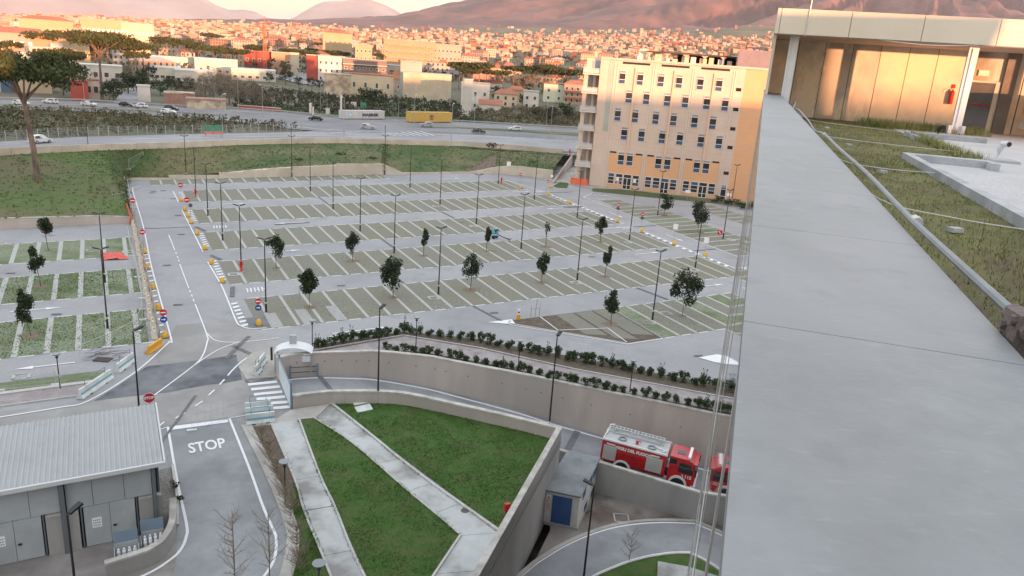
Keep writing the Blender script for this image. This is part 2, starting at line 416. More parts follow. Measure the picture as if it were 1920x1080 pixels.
cw = [(Vector((corner.x, corner.y, 0)) - cdir * .02 + cdir * k, CY, 2.6 - .0 * k) for k in (0, 8, 16, 24, 34, 44)]
cw_t = wall('retaining_wall', 'tall grey concrete wall dropping from the lawn to the courtyard with the hut', [(p + Vector((.32, -.1, 0)), a, b) for p, a, b in cw], .34, WALLG, COPE, back=-1)
# a pipe run fixed along that wall
pp = MB(); nrm = Vector((-cdir.y, cdir.x, 0))
for h, w in ((1.35, .05), (.95, .03)):
    pp.tube([Vector((p.x, p.y, b - h)) + Vector((.32, -.1, 0)) + nrm * .07 for p, a, b in cw], w, 6)
pp.build('pipe', mat('pipe_grey', (.2, .2, .2), rough=.5), cw_t)
tw0 = at(1114, 863.7, 30 - 31.0); tw1 = at(1306.8, 921.5, 30 - 31.2); tdir = (tw1 - tw0).normalized()
tws = [(tw0 - tdir * 3.2, CY, 30 - 30.9), (tw0, CY, 30 - 31.0), (tw1, CY, 30 - 31.2), (tw1 + tdir * 1.4, CY, 30 - 31.25)]
wall('retaining_wall', 'grey concrete wall in front of the red fire engine', [(Vector((p.x, p.y, 0)), a, b) for p, a, b in tws], .3, WALLG, COPE, back=1, over=.02)

# the ramp itself
rp = MB(); lo_line = [p for p, _, _ in LOWD] + [Vector((tw0.x, tw0.y, 0)) - tdir * 1.5, Vector((tw0.x, tw0.y, 0)) + tdir * 3, Vector((tw1.x, tw1.y, 0)), Vector((tw1.x, tw1.y, 0)) + tdir * 1.4]
up_line = [p for p, _, _ in UPD]
def resample(pts, n):
    ds = [0]
    for a, b in zip(pts, pts[1:]): ds.append(ds[-1] + (b - a).length)
    out = []
    for i in range(n):
        w = ds[-1] * i / (n - 1)
        for j in range(len(pts) - 1):
            if w <= ds[j + 1] + 1e-6:
                out.append(pts[j].lerp(pts[j + 1], (w - ds[j]) / max(1e-6, ds[j + 1] - ds[j]))); break
    return out
NA = 60; a_, b_ = resample(lo_line, NA), resample(up_line, NA)
for p in a_ + b_: p.z = ramp_z(p.x)
for i in range(NA - 1): rp.poly([a_[i], a_[i + 1], b_[i + 1], b_[i]])
struct('ramp_road', rp, ASPH2)
mk = MB()
for i in range(NA - 1):                                       # painted lines along both sides of the ramp
    for A, B, f0, f1 in ((a_, b_, .915, .945), (a_, b_, .10, .125)):
        q = [A[i].lerp(B[i], f0), A[i + 1].lerp(B[i + 1], f0), A[i + 1].lerp(B[i + 1], f1), A[i].lerp(B[i], f1)]
        mk.poly([p + Vector((0, 0, .015)) for p in q])
struct('ramp_marking', mk, WHITE)
sm = MB()
for u0, v0, u1, v1, w, z in ((597, 704.5, 622, 731, .5, -28.85), (1083, 806, 1064, 843, .6, -32.15)):
    p0, p1 = at(u0, v0, 30 + z), at(u1, v1, 30 + z)
    for p in (p0, p1): p.z = ramp_z(p.x)
    strip_pts = [p0.lerp(p1, k / 6) for k in range(7)]
    for i in range(6):
        d = (strip_pts[i + 1] - strip_pts[i]); s = Vector((-d.y, d.x, 0)).normalized() * w / 2
        q = [strip_pts[i] - s, strip_pts[i + 1] - s, strip_pts[i + 1] + s, strip_pts[i] + s]
        for p in q: p.z = ramp_z(p.x) + .02
        sm.poly(q)
struct('ramp_drain', sm, SEAM)

# ------------------------------------------------------------------ the big car-park sheet
lot = [ST(-70, 126), ST(3.0, 126), ST(3.0, 158.9), ST(53, 158.9), ST(76, 157), ST(84, 152.5), ST(89, 147.2), ST(96, 146), ST(150, 118), ST(150, 5)]
ul = [p + Vector((0, 0, 0)) for p, _, _ in UPD][::-1]
lot += [Vector((p.x, p.y, pz(p.x, p.y))) for p in ul]
lot += [Vector((p.x, p.y, pz(p.x, p.y))) for p, _, _ in LOWD]
lot += [Vector((p.x - .1, p.y, pz(p.x, p.y))) for p, a, b in cw]
lot += [Vector((-30, 8, pz(-30, 8))), Vector((-95, 8, pz(-95, 8)))]
def sheet(name, pts, m, dz=0.0, kind='structure', parent=None):
    me = MB(); me.poly([p + Vector((0, 0, dz)) for p in pts])
    o = me.build(name, m, parent)
    if parent is None: tag(o, kind=kind)
    return o
sheet('car_park_road', lot[::-1], ASPH)
# junction wear, stop road and dark patch as sheets just above
sheet('junction_road', [at(*p) for p in ((0, 772), (160, 752), (254, 700), (318, 634), (330, 610), (440, 600), (470, 617), (520, 640), (545, 660), (522, 712), (545, 768), (548, 778), (430, 800), (300, 812), (0, 900))], ASPHJ, .012)
sheet('stop_road', [at(*p) for p in ((300, 800), (432, 782), (462, 797), (480, 840), (510, 900), (545, 985), (549, 1025), (536, 1085), (490, 1190), (380, 1400), (-160, 1400), (-160, 1130), (150, 1120), (262, 1085), (318, 1040), (332, 990), (322, 900))], ASPH2, .024)
sheet('asphalt_patch', [at(*p) for p in ((276, 687), (330, 681), (395, 673), (442.7, 665), (454, 712), (420, 719), (388, 722), (312.5, 736.5), (240, 744), (176, 752), (226, 721))], ASPHD, .024)
sheet('asphalt_patch', [at(*p) for p in ((455, 598), (497, 590), (507, 612), (468, 616))], ASPHD, .024)
sheet('asphalt_patch', [at(*p) for p in ((458, 712), (470, 717), (512, 706), (515, 712), (490, 717), (462, 719))], SEAM, .03)
sheet('asphalt_patch', [at(*p) for p in ((493, 665), (512, 661), (512, 672), (497, 674))], ASPHD, .024)
MARK = MB()
def line(px, w=.14, closed=False, k=6, dz=.05):
    strip(smooth_line([at(*p) for p in px], k) if len(px) > 2 else [at(*p) for p in px], w, dz, MARK)
def lineST(pts, w=.14, dz=.05): strip([ST(*p) for p in pts], w, dz, MARK)
def quadpx(px, dz=.05): MARK.poly([at(*p, dz=dz) for p in px])

# left access road lines
line([(266, 349), (254, 352), (249, 358), (268.3, 423.4), (283.6, 498.4), (319, 628), (318, 640), (309, 650), (255, 697.4), (166.7, 752), (110, 765), (0, 783)], .16)
line([(324.6, 359), (335, 380)], .16); line([(341, 394), (380.8, 472.6)], .16)
line([(389.3, 491.7), (414, 533.4), (427, 563.3), (442.7, 602), (451, 611), (468.8, 616.7), (500, 615.4)], .16)
line([(316.4, 441), (328, 470)], .12); line([(337, 495.6), (354, 541)], .12)
for a, b in (((329.5, 473.5), (331, 477)), ((332.5, 481), (334, 484.5)), ((335, 487.5), (336, 491)), ((355.5, 545), (357, 549)), ((359, 553), (360.5, 557)), ((362, 561), (364, 566))): line([a, b], .12)
line([(366, 571), (388, 628.4), (388.5, 641.5), (380, 667.5), (360.7, 688.3), (286.5, 744)], .13)
line([(388, 625), (401, 637.5), (422, 642), (448, 642), (500, 637.5), (522, 634)], .12)
line([(448, 642), (416.7, 653), (390.6, 667.5), (360.7, 688.3)], .12)
line([(500, 658), (466, 670), (442.7, 688), (427, 705)], .15)
for a, b in (((421, 712), (412, 722)), ((402, 732), (391, 742)), ((380, 753), (366, 762)), ((347, 775), (329, 785)), ((308, 792), (299, 799))): line([a, b], .15)
quadpx([(321.7, 799), (427, 786), (428, 791.5), (322, 806)])
line([(300, 806), (316, 801)], .1); line([(430, 785), (470, 778)], .1)
line([(315, 801.7), (320, 833), (333, 906.7), (350, 985), (349, 1008), (340, 1030), (320, 1050), (270, 1080), (150, 1125)], .17)
line([(430, 785), (466.7, 876.7), (493, 950), (515, 1000), (518, 1015), (515, 1046.7), (500, 1075), (470, 1110)], .17)
# zebra crossing
z8 = lambda x, y: (400 + x / 4.695, 600 + y / 4.695)
for a, b in zip(((305, 572), (333, 615), (358, 660), (380, 700), (400, 745), (420, 790)), ((562, 547), (585, 590), (607, 635), (633, 680), (655, 725), (675, 768))):
    pa, pb = at(*z8(*a)), at(*z8(*b)); strip([pa, pb], .5, .05, MARK)
# STOP lettered on the road
stp = text_mesh('STOP', 1.0, WHITE, 'road_lettering', .0, .02)
o = link('road_lettering', stp); tag(o, kind='structure')
pc = at(388, 836, dz=.045); bb = at(353, 842) ; bb2 = at(422, 830)
wv = Vector((bb2.x - bb.x, bb2.y - bb.y, 0)).normalized(); hv = Vector((-wv.y, wv.x, 0))
xs = [v.co.x for v in stp.vertices]; ys = [v.co.y for v in stp.vertices]
kx = (bb2 - bb).length / (max(xs) - min(xs)); ky = 1.55 / (max(ys) - min(ys))
o.matrix_world = Matrix(((wv.x * kx, hv.x * ky, 0, pc.x), (wv.y * kx, hv.y * ky, 0, pc.y), ((.0067 * wv.x + .0274 * wv.y) * kx, (.0067 * hv.x + .0274 * hv.y) * ky, 1, pc.z), (0, 0, 0, 1)))

# ------------------------------------------------------------------ parking rows
_n = Vector((-.0067, -.0274, 1)).normalized(); _e1 = Vector((E1.x, E1.y, .0067 * E1.x + .0274 * E1.y)).normalized(); _e2 = _n.cross(_e1)
LOTM = Matrix((_e1, _e2, _n)).transposed().to_4x4()
def rowmesh(w, d, dz, m, name):
    mb = MB(); mb.box((w / 2, d / 2, dz / 2), (w, d, dz)); return mb.mesh(name, m)
_bm = {}
def row(t0, t1, s0, s1, pitch, phase, m, along_t=False, alt=None, skip=(), dash=True, rnd=.12, dw=.34):
    """bays of grass pavers between concrete dividers; one part each"""
    e = link('parking_row', None); tag(e, kind='structure'); e.matrix_world = LOTM
    k = 0; edges = [s0]; s = phase
    while s < s1 - .3:
        if s > s0 + .3: edges.append(s)
        s += pitch
    edges.append(s1)
    D = t1 - t0
    for i, (a, b) in enumerate(zip(edges, edges[1:])):
        mm = alt if alt and random.random() < rnd else m
        w = round(b - a - dw, 2)
        if w < .2: continue
        key = (w, D, mm.name, along_t)
        if key not in _bm: _bm[key] = rowmesh(*((w, D) if not along_t else (D, w)), .015, mm, 'paver_bay')
        o = link('paver_bay', _bm[key], e); o.location = (a + dw / 2, t0, .008) if not along_t else (t0, a + dw / 2, .008)
        if i > 0:
            kk = (D, along_t, dw)
            if kk not in _bm: _bm[kk] = rowmesh(*((dw, D) if not along_t else (D, dw)), .03, DIV, 'divider_strip')
            o = link('divider_strip', _bm[kk], e); o.location = (a - dw / 2, t0, .008) if not along_t else (t0, a - dw / 2, .008)
    if dash:
        mb = MB()
        for tt in (t0 - .06, t1 + .06):
            for a, b in zip(edges, edges[1:]):
                c = a + .3 if tt < t0 else a + .5
                if along_t: continue
                mb.box((c + .65, tt, .012), (1.3, .13, .02))
        if mb.v: mb2 = mb.mesh('edge_marking', WHITE); link('edge_marking', mb2, e)
    return e
rowsT = {'A': (76.1, 86.0), 'B': (91.6, 101.5), 'C': (107.1, 116.9), 'D': (122.6, 132.2), 'E': (137.9, 147.7)}
for n, (t0, t1) in rowsT.items():
    row(t0, t1, {'A': 12.6}.get(n, 11.9), {'E': 77.5, 'D': 79.3}.get(n, 79.6), 2.49, 14.2 if n == 'A' else 13.9, PAVER, alt=PAVERB, rnd=.6 if n == 'D' else .3)
row(153.6, 158.6, 7, 52.5, 2.49, 9.0, PAVERB, alt=PAVER, rnd=.4)
for t0, t1 in ((76.1, 85.8), (91.5, 101.1), (106.9, 116.4)):
    row(t0, t1, -46, 2.7, 2.52, -46 + 2.2, PAVERG, dw=.5)
row(60.4, 70.3, 52.1, 96, 2.49, 54.4, PAVER, alt=PAVERG, rnd=.4)
row(84.9, 125.5, 85.6, 95.0, 2.6, 0, PAVER) if False else None
row(85.6, 95.0, 84.9, 119.5, 2.6, 87.4, PAVER, along_t=True, alt=PAVERG, rnd=.4)
row(87.0, 91.5, 119.7, 125.0, 2.6, 122.3, PAVER, along_t=True)
row(102.8, 108.4, 88, 117, 2.6, 90.5, PAVER, along_t=True)
# tapered island at the head of the nearest row
sheet('planted_island', [ST(39.0, 70.4), ST(52, 70.3), ST(52, 60.5), ST(47.6, 60.5), ST(42.1, 65.7), ST(39.0, 68.9), ST(38.4, 69.6)][::-1], SOIL, .02)
for a, b, m in (((44.5, 70.2), (44.5, 64.0), PAVER), ((47.0, 70.2), (47.0, 62.0), PAVER), ((49.5, 70.2), (49.5, 62.4), PAVER)):
    sheet('paver_bay', [ST(a[0], a[1]), ST(a[0], b[1]), ST(a[0] + 2.2, b[1] - 1.0), ST(a[0] + 2.2, a[1])], m, .035)
kb = MB(); strip(smooth_line([ST(38.6, 70.3), ST(38.1, 69.7), ST(38.6, 69.0), ST(42.0, 65.6), ST(47.2, 60.5)], 5), .16, .1, kb); kb2 = MB()
struct('island_kerb', kb, KERB)
lineST([(37.9, 69.2), (42.0, 65.3), (47.2, 60.2), (52, 60.2)], .15)
lineST([(42.4, 70.3), (42.2, 66.0)], .12, .06); lineST([(42.2, 66.0), (47.9, 64.8)], .12, .06); lineST([(47.9, 64.8), (47.5, 60.6)], .12, .06)
MARK.poly([ST(35.9, 70.6, .05), ST(38.6, 69.0, .05), ST(38.9, 70.6, .05)])
MARK.poly([at(u, v, dz=.05) for u, v in ((1309, 670), (1345, 664), (1378, 672), (1378, 684), (1340, 679))])
# grey paver pads in the nearest row
for q in (((17.2, 80.8), (18.4, 80.7), (18.4, 76.0), (17.2, 76.0)), ((20.6, 80.9), (21.7, 80.8), (21.7, 76.1), (20.7, 76.1)), ((13.9, 80.3), (15.1, 80.5), (15.1, 76.1), (13.9, 76.1))):
    sheet('paver_pad', [ST(*p) for p in q][::-1], PAVERS, .045)
# hatched edges of the left road
for t in [x * 1.15 + 77.4 for x in range(7)] + [x * 1.15 + 93.2 for x in range(8)] + [x * 1.15 + 108.8 for x in range(7)] + [x * 1.15 + 124 for x in range(7)] + [x * 1.15 + 139 for x in range(7)]:
    MARK.poly([ST(11.15, t, .05), ST(11.85, t + .25, .05), ST(11.85, t + .75, .05), ST(11.15, t + .5, .05)])
for t in [x * 1.9 + 78 for x in range(17)]:
    MARK.poly([ST(3.55, t, .05), ST(4.05, t + .2, .05), ST(4.05, t + .7, .05), ST(3.55, t + .5, .05)])
quadpx([(427, 563.3), (434, 562), (449, 600), (444, 603)]) if False else None
# right-hand road lines and hatching
lineST([(80.0, 79), (80.0, 101.8)], .2); lineST([(80.0, 106.8), (79.8, 132)], .2); lineST([(79.6, 136), (77.6, 148)], .18)
for t in [x * 1.6 + 80 for x in range(14)] + [x * 1.6 + 108 for x in range(16)]:
    MARK.poly([ST(79.2, t, .05), ST(79.9, t + .3, .05), ST(79.9, t + .95, .05), ST(79.2, t + .7, .05)])
lineST([(85.1, 84), (85.2, 126.3), (85.0, 128.1), (90, 132.2)], .16)
for s0 in (84.9, ): lineST([(85.0, 128.1), (88.4, 125.4)], .25)
# arrows and lettering on the aisles
def arrow(s, t, L=4.6, d=1, rot=0):
    c, sn = math.cos(rot), math.sin(rot)
    def P(a, b): return ST(s + (a * c - b * sn) * d, t + a * sn + b * c, .05)
    MARK.poly([P(-L / 2, -.09), P(L / 2 - 1.4, -.09), P(L / 2 - 1.4, .09), P(-L / 2, .09)]); MARK.poly([P(L / 2 - 1.4, -.32), P(L / 2, 0), P(L / 2 - 1.4, .32)])
for s, t, d in ((21, 104.2, 1), (25, 119.8, -1), (19, 135.2, 1), (76, 104.6, 1), (74, 120.2, -1), (75, 135.8, 1), (72, 89.4, 1), (70.5, 73.6, 1), (-6, 73.2, -1), (-7.5, 88.7, 1), (66, 151.5, 1)): arrow(s, t, 4.6, d)
arrow(22.4, 72.7, 6.2, 1); arrow(20.2, 72.0, 3.4, -1)
arrow(82.6, 96, 4.6, 1, R(-90)); arrow(82.6, 113, 4.6, 1, R(-90)); arrow(90.5, 129.5, 3.5, 1, R(-35))
for s, t in ((13.4, 88.8), (13.6, 119.7), (77.5, 104.0), (78, 135.3)):
    for k in range(5):
        a = s + .42 * k; MARK.poly([ST(a, t - .8, .05), ST(a + .16, t - .8, .05), ST(a + .3, t + .8, .05), ST(a + .14, t + .8, .05)])
        if k % 2 == 0: MARK.poly([ST(a + .1, t - .1, .05), ST(a + .5, t - .1, .05), ST(a + .52, t + .1, .05), ST(a + .12, t + .1, .05)])
struct('road_markings', MARK, WHITE)
# dark trench seams and drain covers
SM = MB()
for pts, w in (([(11.6, 87.0), (12.2, 90.6)], .5), ([(10.6, 120.6), (4.0, 120.9)], .16), ([(37.6, 70.5), (36.6, 75.9)], .28), ([(11.4, 74.6), (10.2, 72.6), (8.6, 69.8)], .42), ([(5.2, 62.9), (3.6, 59.2), (2.0, 55.6)], .22),
               ([(9.6, 72.6), (11.5, 68.8)], .4), ([(31.8, 86.2), (31.6, 91.4)], .3), ([(36, 101.7), (35.8, 107)], .3), ([(52.0, 117.1), (51.7, 122.4)], .3), ([(34.2, 132.3), (34.0, 137.8)], .3),
               ([(61, 70.6), (60, 75.9)], .35), ([(80.4, 104.4), (85.0, 104.2)], .25), ([(80, 88.6), (85, 88.6)], .25), ([(79.8, 134.2), (85, 133.4)], .25), ([(22.5, 119.2), (28.0, 119.5)], .35), ([(76, 121.0), (80, 120.6)], .9), ([(11.5, 104.5), (12.4, 102.2)], .5), ([(11.3, 120.5), (12.3, 117.5)], .5)):
    strip([ST(*p) for p in pts], w, .055, SM)
for u, v in ((313, 498), (334, 572), (325, 373), (288, 359), (306, 358), (286, 362), (20, 513), (106, 590), (334, 404), (340, 440), (927, 587), (1310, 668), (865, 418), (640, 404), (925, 471), (640, 536), (1110, 482), (1245, 390)):
    p = at(u, v); SM.poly([Vector((p.x + a, p.y + b, pz(p.x + a, p.y + b) + .056)) for a, b in ((-.45, -.3), (.45, -.05), (.4, .35), (-.5, .1))])
struct('asphalt_seams', SM, SEAM)
# ------------------------------------------------------------------ bank between car park and upper road
UPV = ((-400, 330), (-260, 312), (0, 291), (150, 284), (300, 279), (450, 272), (600, 268), (720, 270.6), (880, 274.5), (1000, 284), (1060, 289), (1200, 300))
def upv(u):
    for (a, va), (b, vb) in zip(UPV, UPV[1:]):
        if u <= b: return va + (vb - va) * (u - a) / (b - a)
    return UPV[-1][1]
PAIR = [((-85, 125.4, 1.5), -300), ((-55, 125.4, 1.5), -140), ((-40, 125.4, 1.5), -60), ((-22, 125.4, 1.5), 40), ((-12, 125.4, 1.5), 90), ((-2, 125.4, 1.35), 150), ((2.8, 126, .9), 180), ((2.8, 133, .2), 195), ((2.8, 142, .15), 212),
        ((2.8, 152, .15), 230), ((3.2, 159.1, .25), 255), ((10, 159.1, .5), 300), ((20, 159.1, 1.0), 390), ((28, 159.1, 1.7), 460), ((35, 159.1, 2.0), 540), ((44, 159.1, 2.2), 630), ((52.6, 159.1, 2.3), 716), ((53.3, 159.1, .3), 730), ((64, 158.3, .2), 820),
        ((75.5, 157.3, .25), 900), ((80, 155.2, 1.2), 945), ((84, 153, 1.9), 985), ((89, 147.9, 2.1), 1058)]
lo_ = resample([ST(*a) for a, _ in PAIR], 150) if False else None
def lerp_list(L, k):
    out = []
    for a, b in zip(L, L[1:]):
        for j in range(k): out.append(a.lerp(b, j / k))
    return out + [L[-1]]
LB = lerp_list([ST(*a) for a, _ in PAIR], 7); UB = lerp_list([at(u, upv(u), UPZ) for _, u in PAIR], 7)
bk = MB(); NJ = 22
for a, b in zip(LB, UB):
    for j in range(NJ + 1):
        k = j / NJ; p = a.lerp(b, k)
        p.z = a.z + (b.z - a.z) * (k ** 1.25) + (0 if j in (0, NJ) else .28 * noise.noise(p * .22) + .12 * noise.noise(p * .9))
        bk.v.append(p)
for i in range(len(LB) - 1):
    for j in range(NJ):
        o = i * (NJ + 1) + j; bk.f.append([o, o + NJ + 1, o + NJ + 2, o + 1]); bk.m.append(0 if i > 48 else 1)
struct('grass_bank', bk, [BANK, MEAD])
# wall at the back of the left car park
wall('retaining_wall', 'low grey concrete wall below the meadow beside the big pine', [(ST(s, 125.0), ST(s, 125).z, ST(s, 125).z + h) for s, h in ((-85, 1.55), (-40, 1.55), (-12, 1.55), (-2, 1.35), (2.6, 1.0))], .3, WALLC, COPE, back=1)
# stepped wall at the head of the car park: one panel per step
sw = thing('stepped_wall', 'pale stepped concrete wall at the far edge of the car park', 'wall', ST(12, 158.7), world=True)
for s0, s1, h in ((3.1, 10.5, .42), (10.5, 19.6, .75), (19.6, 24.2, 1.15), (24.2, 28.9, 1.45), (28.9, 33.5, 1.75), (33.5, 38.2, 2.0), (38.2, 42.9, 2.15), (42.9, 53.0, 2.35)):
    a, b = ST(s0 + .01, 158.7), ST(s1 - .01, 158.7); zt = ST((s0 + s1) / 2, 158.7).z + h; o = E2 * .28
    MB().hexa([Vector((q.x, q.y, q.z - .3)) for q in (a, b, b + o, a + o)], [Vector((q.x, q.y, zt)) for q in (a, b, b + o, a + o)]).build('wall_panel', WALLL, sw)
a, b = ST(53.02, 158.7), ST(57.5, 156.6); o = Vector((-.1, .26, 0))
MB().hexa([Vector((q.x, q.y, q.z - .3)) for q in (a, b, b + o, a + o)], [Vector((q.x, q.y, q.z + h)) for q, h in ((a, 2.3), (b, .35), (b + o, .35), (a + o, 2.3))]).build('wing_wall', WALLL, sw)
cpts = [ST(57.5, 157.6), ST(66, 157.6), ST(75, 157.0), ST(80, 154.8), ST(84, 152.6), ST(89, 147.4)]
wall('retaining_wall', 'pale curved concrete wall at the foot of the bank near the office block', [(p, p.z, p.z + h) for p, h in zip(smooth_line(cpts, 4), [.35] * 8 + [.6, 1.0, 1.4, 1.7, 1.9, 2.0, 2.1, 2.1, 2.1, 2.1, 2.1, 2.1, 2.1])], .28, WALLL, back=1)
tri = thing('sloping_wall', 'sloping concrete flank wall between the bank and the office block', 'wall', at(1045, 345), world=True)
p0, p1 = at(1036, 344), at(1077, 285, 8.2); p2 = Vector((p1.x, p1.y, pz(p1.x, p1.y)))
o = Vector((.35, .12, 0)); MB().hexa([p0, p2, p2 + o, p0 + o], [p0 + Vector((0, 0, .5)), p1 + Vector((0, 0, .3)), p1 + o + Vector((0, 0, .3)), p0 + o + Vector((0, 0, .5))]).build('wall_body', WALLC, tri)
b = MB(); b.poly([ST(84, 153.5, .02), ST(87, 147, .02), ST(98, 146, .02), ST(130, 126, .02), Vector((70, 214, 5.5)), Vector((-6, 214, 5.4)), Vector((-6, 180, 4.9))]); struct('service_yard', b, CONC)
wall('retaining_wall', 'plain concrete wall closing the yard beside the office block', [(Vector((x, y, 0)), 4.0, 8.6) for x, y in ((8.2, 197), (14, 197.5), (22, 199), (60, 206))], .3, WALLG, back=1)
# parapet of the upper road, in stepped concrete panels
pw = thing('road_parapet', 'long pale concrete parapet along the upper road above the grass bank', 'wall', at(600, 268, UPZ), world=True)
us = [-260 + 47 * i for i in range(29)]
for u0, u1 in zip(us, us[1:]):
    a, b = at(u0, upv(u0), UPZ), at(u1, upv(u1), UPZ); d = (b - a).normalized(); a += d * .02; b -= d * .02; n_ = Vector((-d.y, d.x, 0)) * .3
    h = 1.22 + .12 * noise.noise(Vector((u0, 0, 0)))
    MB().hexa([q - Vector((0, 0, .5)) for q in (a, b, b + n_, a + n_)], [q + Vector((0, 0, h)) for q in (a, b, b + n_, a + n_)]).build('parapet_panel', WALLL, pw)
# upper road and the dual carriageway behind
ROADU = mat('upper_road', (.27, .27, .285), (.32, .32, .335), .5, .9, .2, 8, c3=(.24, .24, .25), s3=.06)
ROADH = mat('highway_asphalt', (.20, .20, .21), (.25, .25, .26), .4, .9, .2, 8, c3=(.17, .17, .18), s3=.05)
FAR = ((-300, 296), (-150, 279), (0, 266), (150, 257), (300, 253), (500, 249), (570, 247))
sheet('upper_road', [at(u, upv(u), UPZ) for u in range(-300, 1180, 60)] + [at(1150, 262, UPZ), at(1060, 256, UPZ), at(900, 248, UPZ), at(760, 243, UPZ), at(640, 243, UPZ)] + [at(u, v, UPZ) for u, v in FAR[::-1]], ROADU, .06)
HN = ((-300, 206), (-150, 206), (0, 206), (140, 209), (260, 216), (420, 227), (520, 240), (600, 247), (680, 249), (800, 249), (900, 253), (1060, 262), (1250, 275))
HF = ((-300, 176), (-150, 182), (0, 187), (150, 190), (300, 199), (440, 205), (530, 211), (640, 221), (760, 224), (900, 231), (1090, 242), (1250, 252))
sheet('highway', [at(u, v, UPZ) for u, v in HN] + [at(u, v, UPZ) for u, v in HF[::-1]], ROADH, .12)
hm = MB()
def hline(px, w=.35): strip([at(u, v, UPZ) for u, v in px], w, .16, hm, z=UPZ)
hline([(-150, 186), (0, 190), (150, 193.5), (300, 203), (440, 209), (530, 215), (640, 225), (760, 228), (900, 235), (1090, 246.5)])
hline([(420, 224.5), (520, 235), (600, 243), (640, 245)]); hline([(600, 248), (700, 251), (800, 252), (900, 256), (1060, 266)])
for k in range(7): hline([(716 + 12 * k, 250 - .5 * k), (742 + 12 * k, 255.5)], .5)
hline([(620, 251), (680, 247), (740, 249)]); hline([(230, 262), (600, 255), (900, 266), (1040, 278)], .25)
struct('highway_markings', hm, WHITE)
sheet('median_verge', [at(u, v, UPZ) for u, v in ((780, 240), (860, 241.5), (960, 247), (1090, 256), (1250, 268), (1250, 262), (1090, 251), (960, 243), (860, 239))], BANK, .2)
sheet('median_verge', [at(u, v, UPZ) for u, v in ((-150, 200), (0, 201), (140, 204), (300, 210), (420, 219), (300, 206), (140, 199.5), (0, 196.5), (-150, 195))], BANK, .2)

# ------------------------------------------------------------------ lawns and paths in front of the ramp
def kerb(name, px, w=.16, h=.12, z=None, m=None):
    pts = [at(u, v, z) for u, v in px]; mb = MB()
    if len(pts) > 2: pts = smooth_line(pts, 4)
    n = len(pts); off = []
    for i in range(n):
        d = pts[min(i + 1, n - 1)] - pts[max(i - 1, 0)]; d.z = 0; d.normalize(); off.append(Vector((-d.y, d.x, 0)) * w / 2)
    up = Vector((0, 0, h)); dn = Vector((0, 0, -.1))
    for i in range(n - 1):
        j = i + 1
        mb.hexa([pts[i] - off[i] + dn, pts[j] - off[j] + dn, pts[j] + off[j] + dn, pts[i] + off[i] + dn], [pts[i] - off[i] + up, pts[j] - off[j] + up, pts[j] + off[j] + up, pts[i] + off[i] + up])
    return struct(name, mb, m or KERB)
inner = [Vector((p.x, p.y, pz(p.x, p.y))) for p, _, _ in LOWD][6:]
cwp = [Vector(((corner + cdir * k).x - .1, (corner + cdir * k).y, pz(corner.x, (corner + cdir * k).y))) for k in (5, 12.2)]
sheet('lawn', [at(619, 757)] + [p for p in inner] + cwp[:2] + [at(933, 992)], LAWN, .06)
sheet('lawn', [at(u, v) for u, v in ((565, 787), (590, 785), (653, 825), (708, 870.7), (766.4, 922), (816.8, 963.5), (864, 1006), (816, 1078), (770, 1150), (700, 1150), (687.7, 1080), (626, 950), (599.6, 894))][::-1], LAWN, .07)
sheet('planting_bed', [at(u, v) for u, v in ((466, 803), (508, 798), (554, 902), (545, 985.6), (510, 898))][::-1], SOIL, .05)
sheet('lawn', [at(u, v) for u, v in ((554, 902), (571, 959), (606, 1044), (640, 1130), (560, 1150), (535, 1085), (549, 1025), (546, 985), (532, 950))][::-1], LAWN, .065)
pth = link('path', None); tag(pth, kind='structure'); pth['_w'] = 1; pth.location = at(600, 800)
def slab(px, parent, h=.075, m=CONCL, name='path_slab'):
    P = [at(u, v) for u, v in px]; c = sum(P, Vector()) / len(P); P = [c + (p - c) * (1 - .02 / max(.3, (p - c).length)) for p in P]
    mb = MB(); a = (P[1] - P[0]).cross(P[2] - P[0]); P = P if a.z > 0 else P[::-1]
    mb.prism([p - Vector((0, 0, .02)) for p in P], h + .02, 0); return mb.build(name, m, parent)
RJ = [((591.7, 785.7), (621.6, 759)), ((653, 825), (692.4, 815.6)), ((708, 870.7), (747.5, 861)), ((766.4, 922), (809, 908.5)), ((816.8, 963.5), (861, 946)), ((864, 1006), (933, 1001)), ((816, 1078), (895, 1072)), ((770, 1150), (850, 1150))]
for (a, b), (c, d) in zip(RJ, RJ[1:]): slab((a, b, d, c), pth)
LJ = [((509.8, 796.7), (560, 787)), ((554, 902), (599.6, 894)), ((571, 959), (626, 950)), ((606, 1044), (659, 1033)), ((640, 1130), (700, 1118))]
for i, ((a, b), (c, d)) in enumerate(zip(LJ, LJ[1:])): slab((a, b, d, c), pth, .08 if i < 2 else .05)
slab(((546, 769), (620, 758), (592, 785), (566, 787), (560, 787), (510, 797), (470, 801), (462, 796), (520, 785)), pth, .07, CONC, 'path_apron')
kerb('path_kerb', [(621.6, 758), (692.8, 814.8), (748, 860), (809.5, 907.5), (862, 945), (934, 996)], .2, .16)
kerb('path_kerb', [(590, 786), (652, 825.5), (707, 871.2), (765.4, 922.5), (815.8, 964), (861, 1003)], .12, .13)
kerb('path_kerb', [(863.5, 1006), (815.5, 1078), (769, 1150)], .14, .18)
kerb('path_kerb', [(508.8, 796.7), (553, 902), (570, 959), (605, 1044), (639, 1130)], .14, .14)
kerb('path_kerb', [(560.7, 787), (600.5, 894), (627, 950), (660, 1033), (701, 1118)], .14, .14)
kerb('path_kerb', [(563, 787.5), (590, 784.5)], .12, .13)
kerb('pavement_edge', [(461, 797), (510, 895), (544.5, 982), (549, 1022), (537, 1080), (505, 1160)], .75, .10, m=CONC)

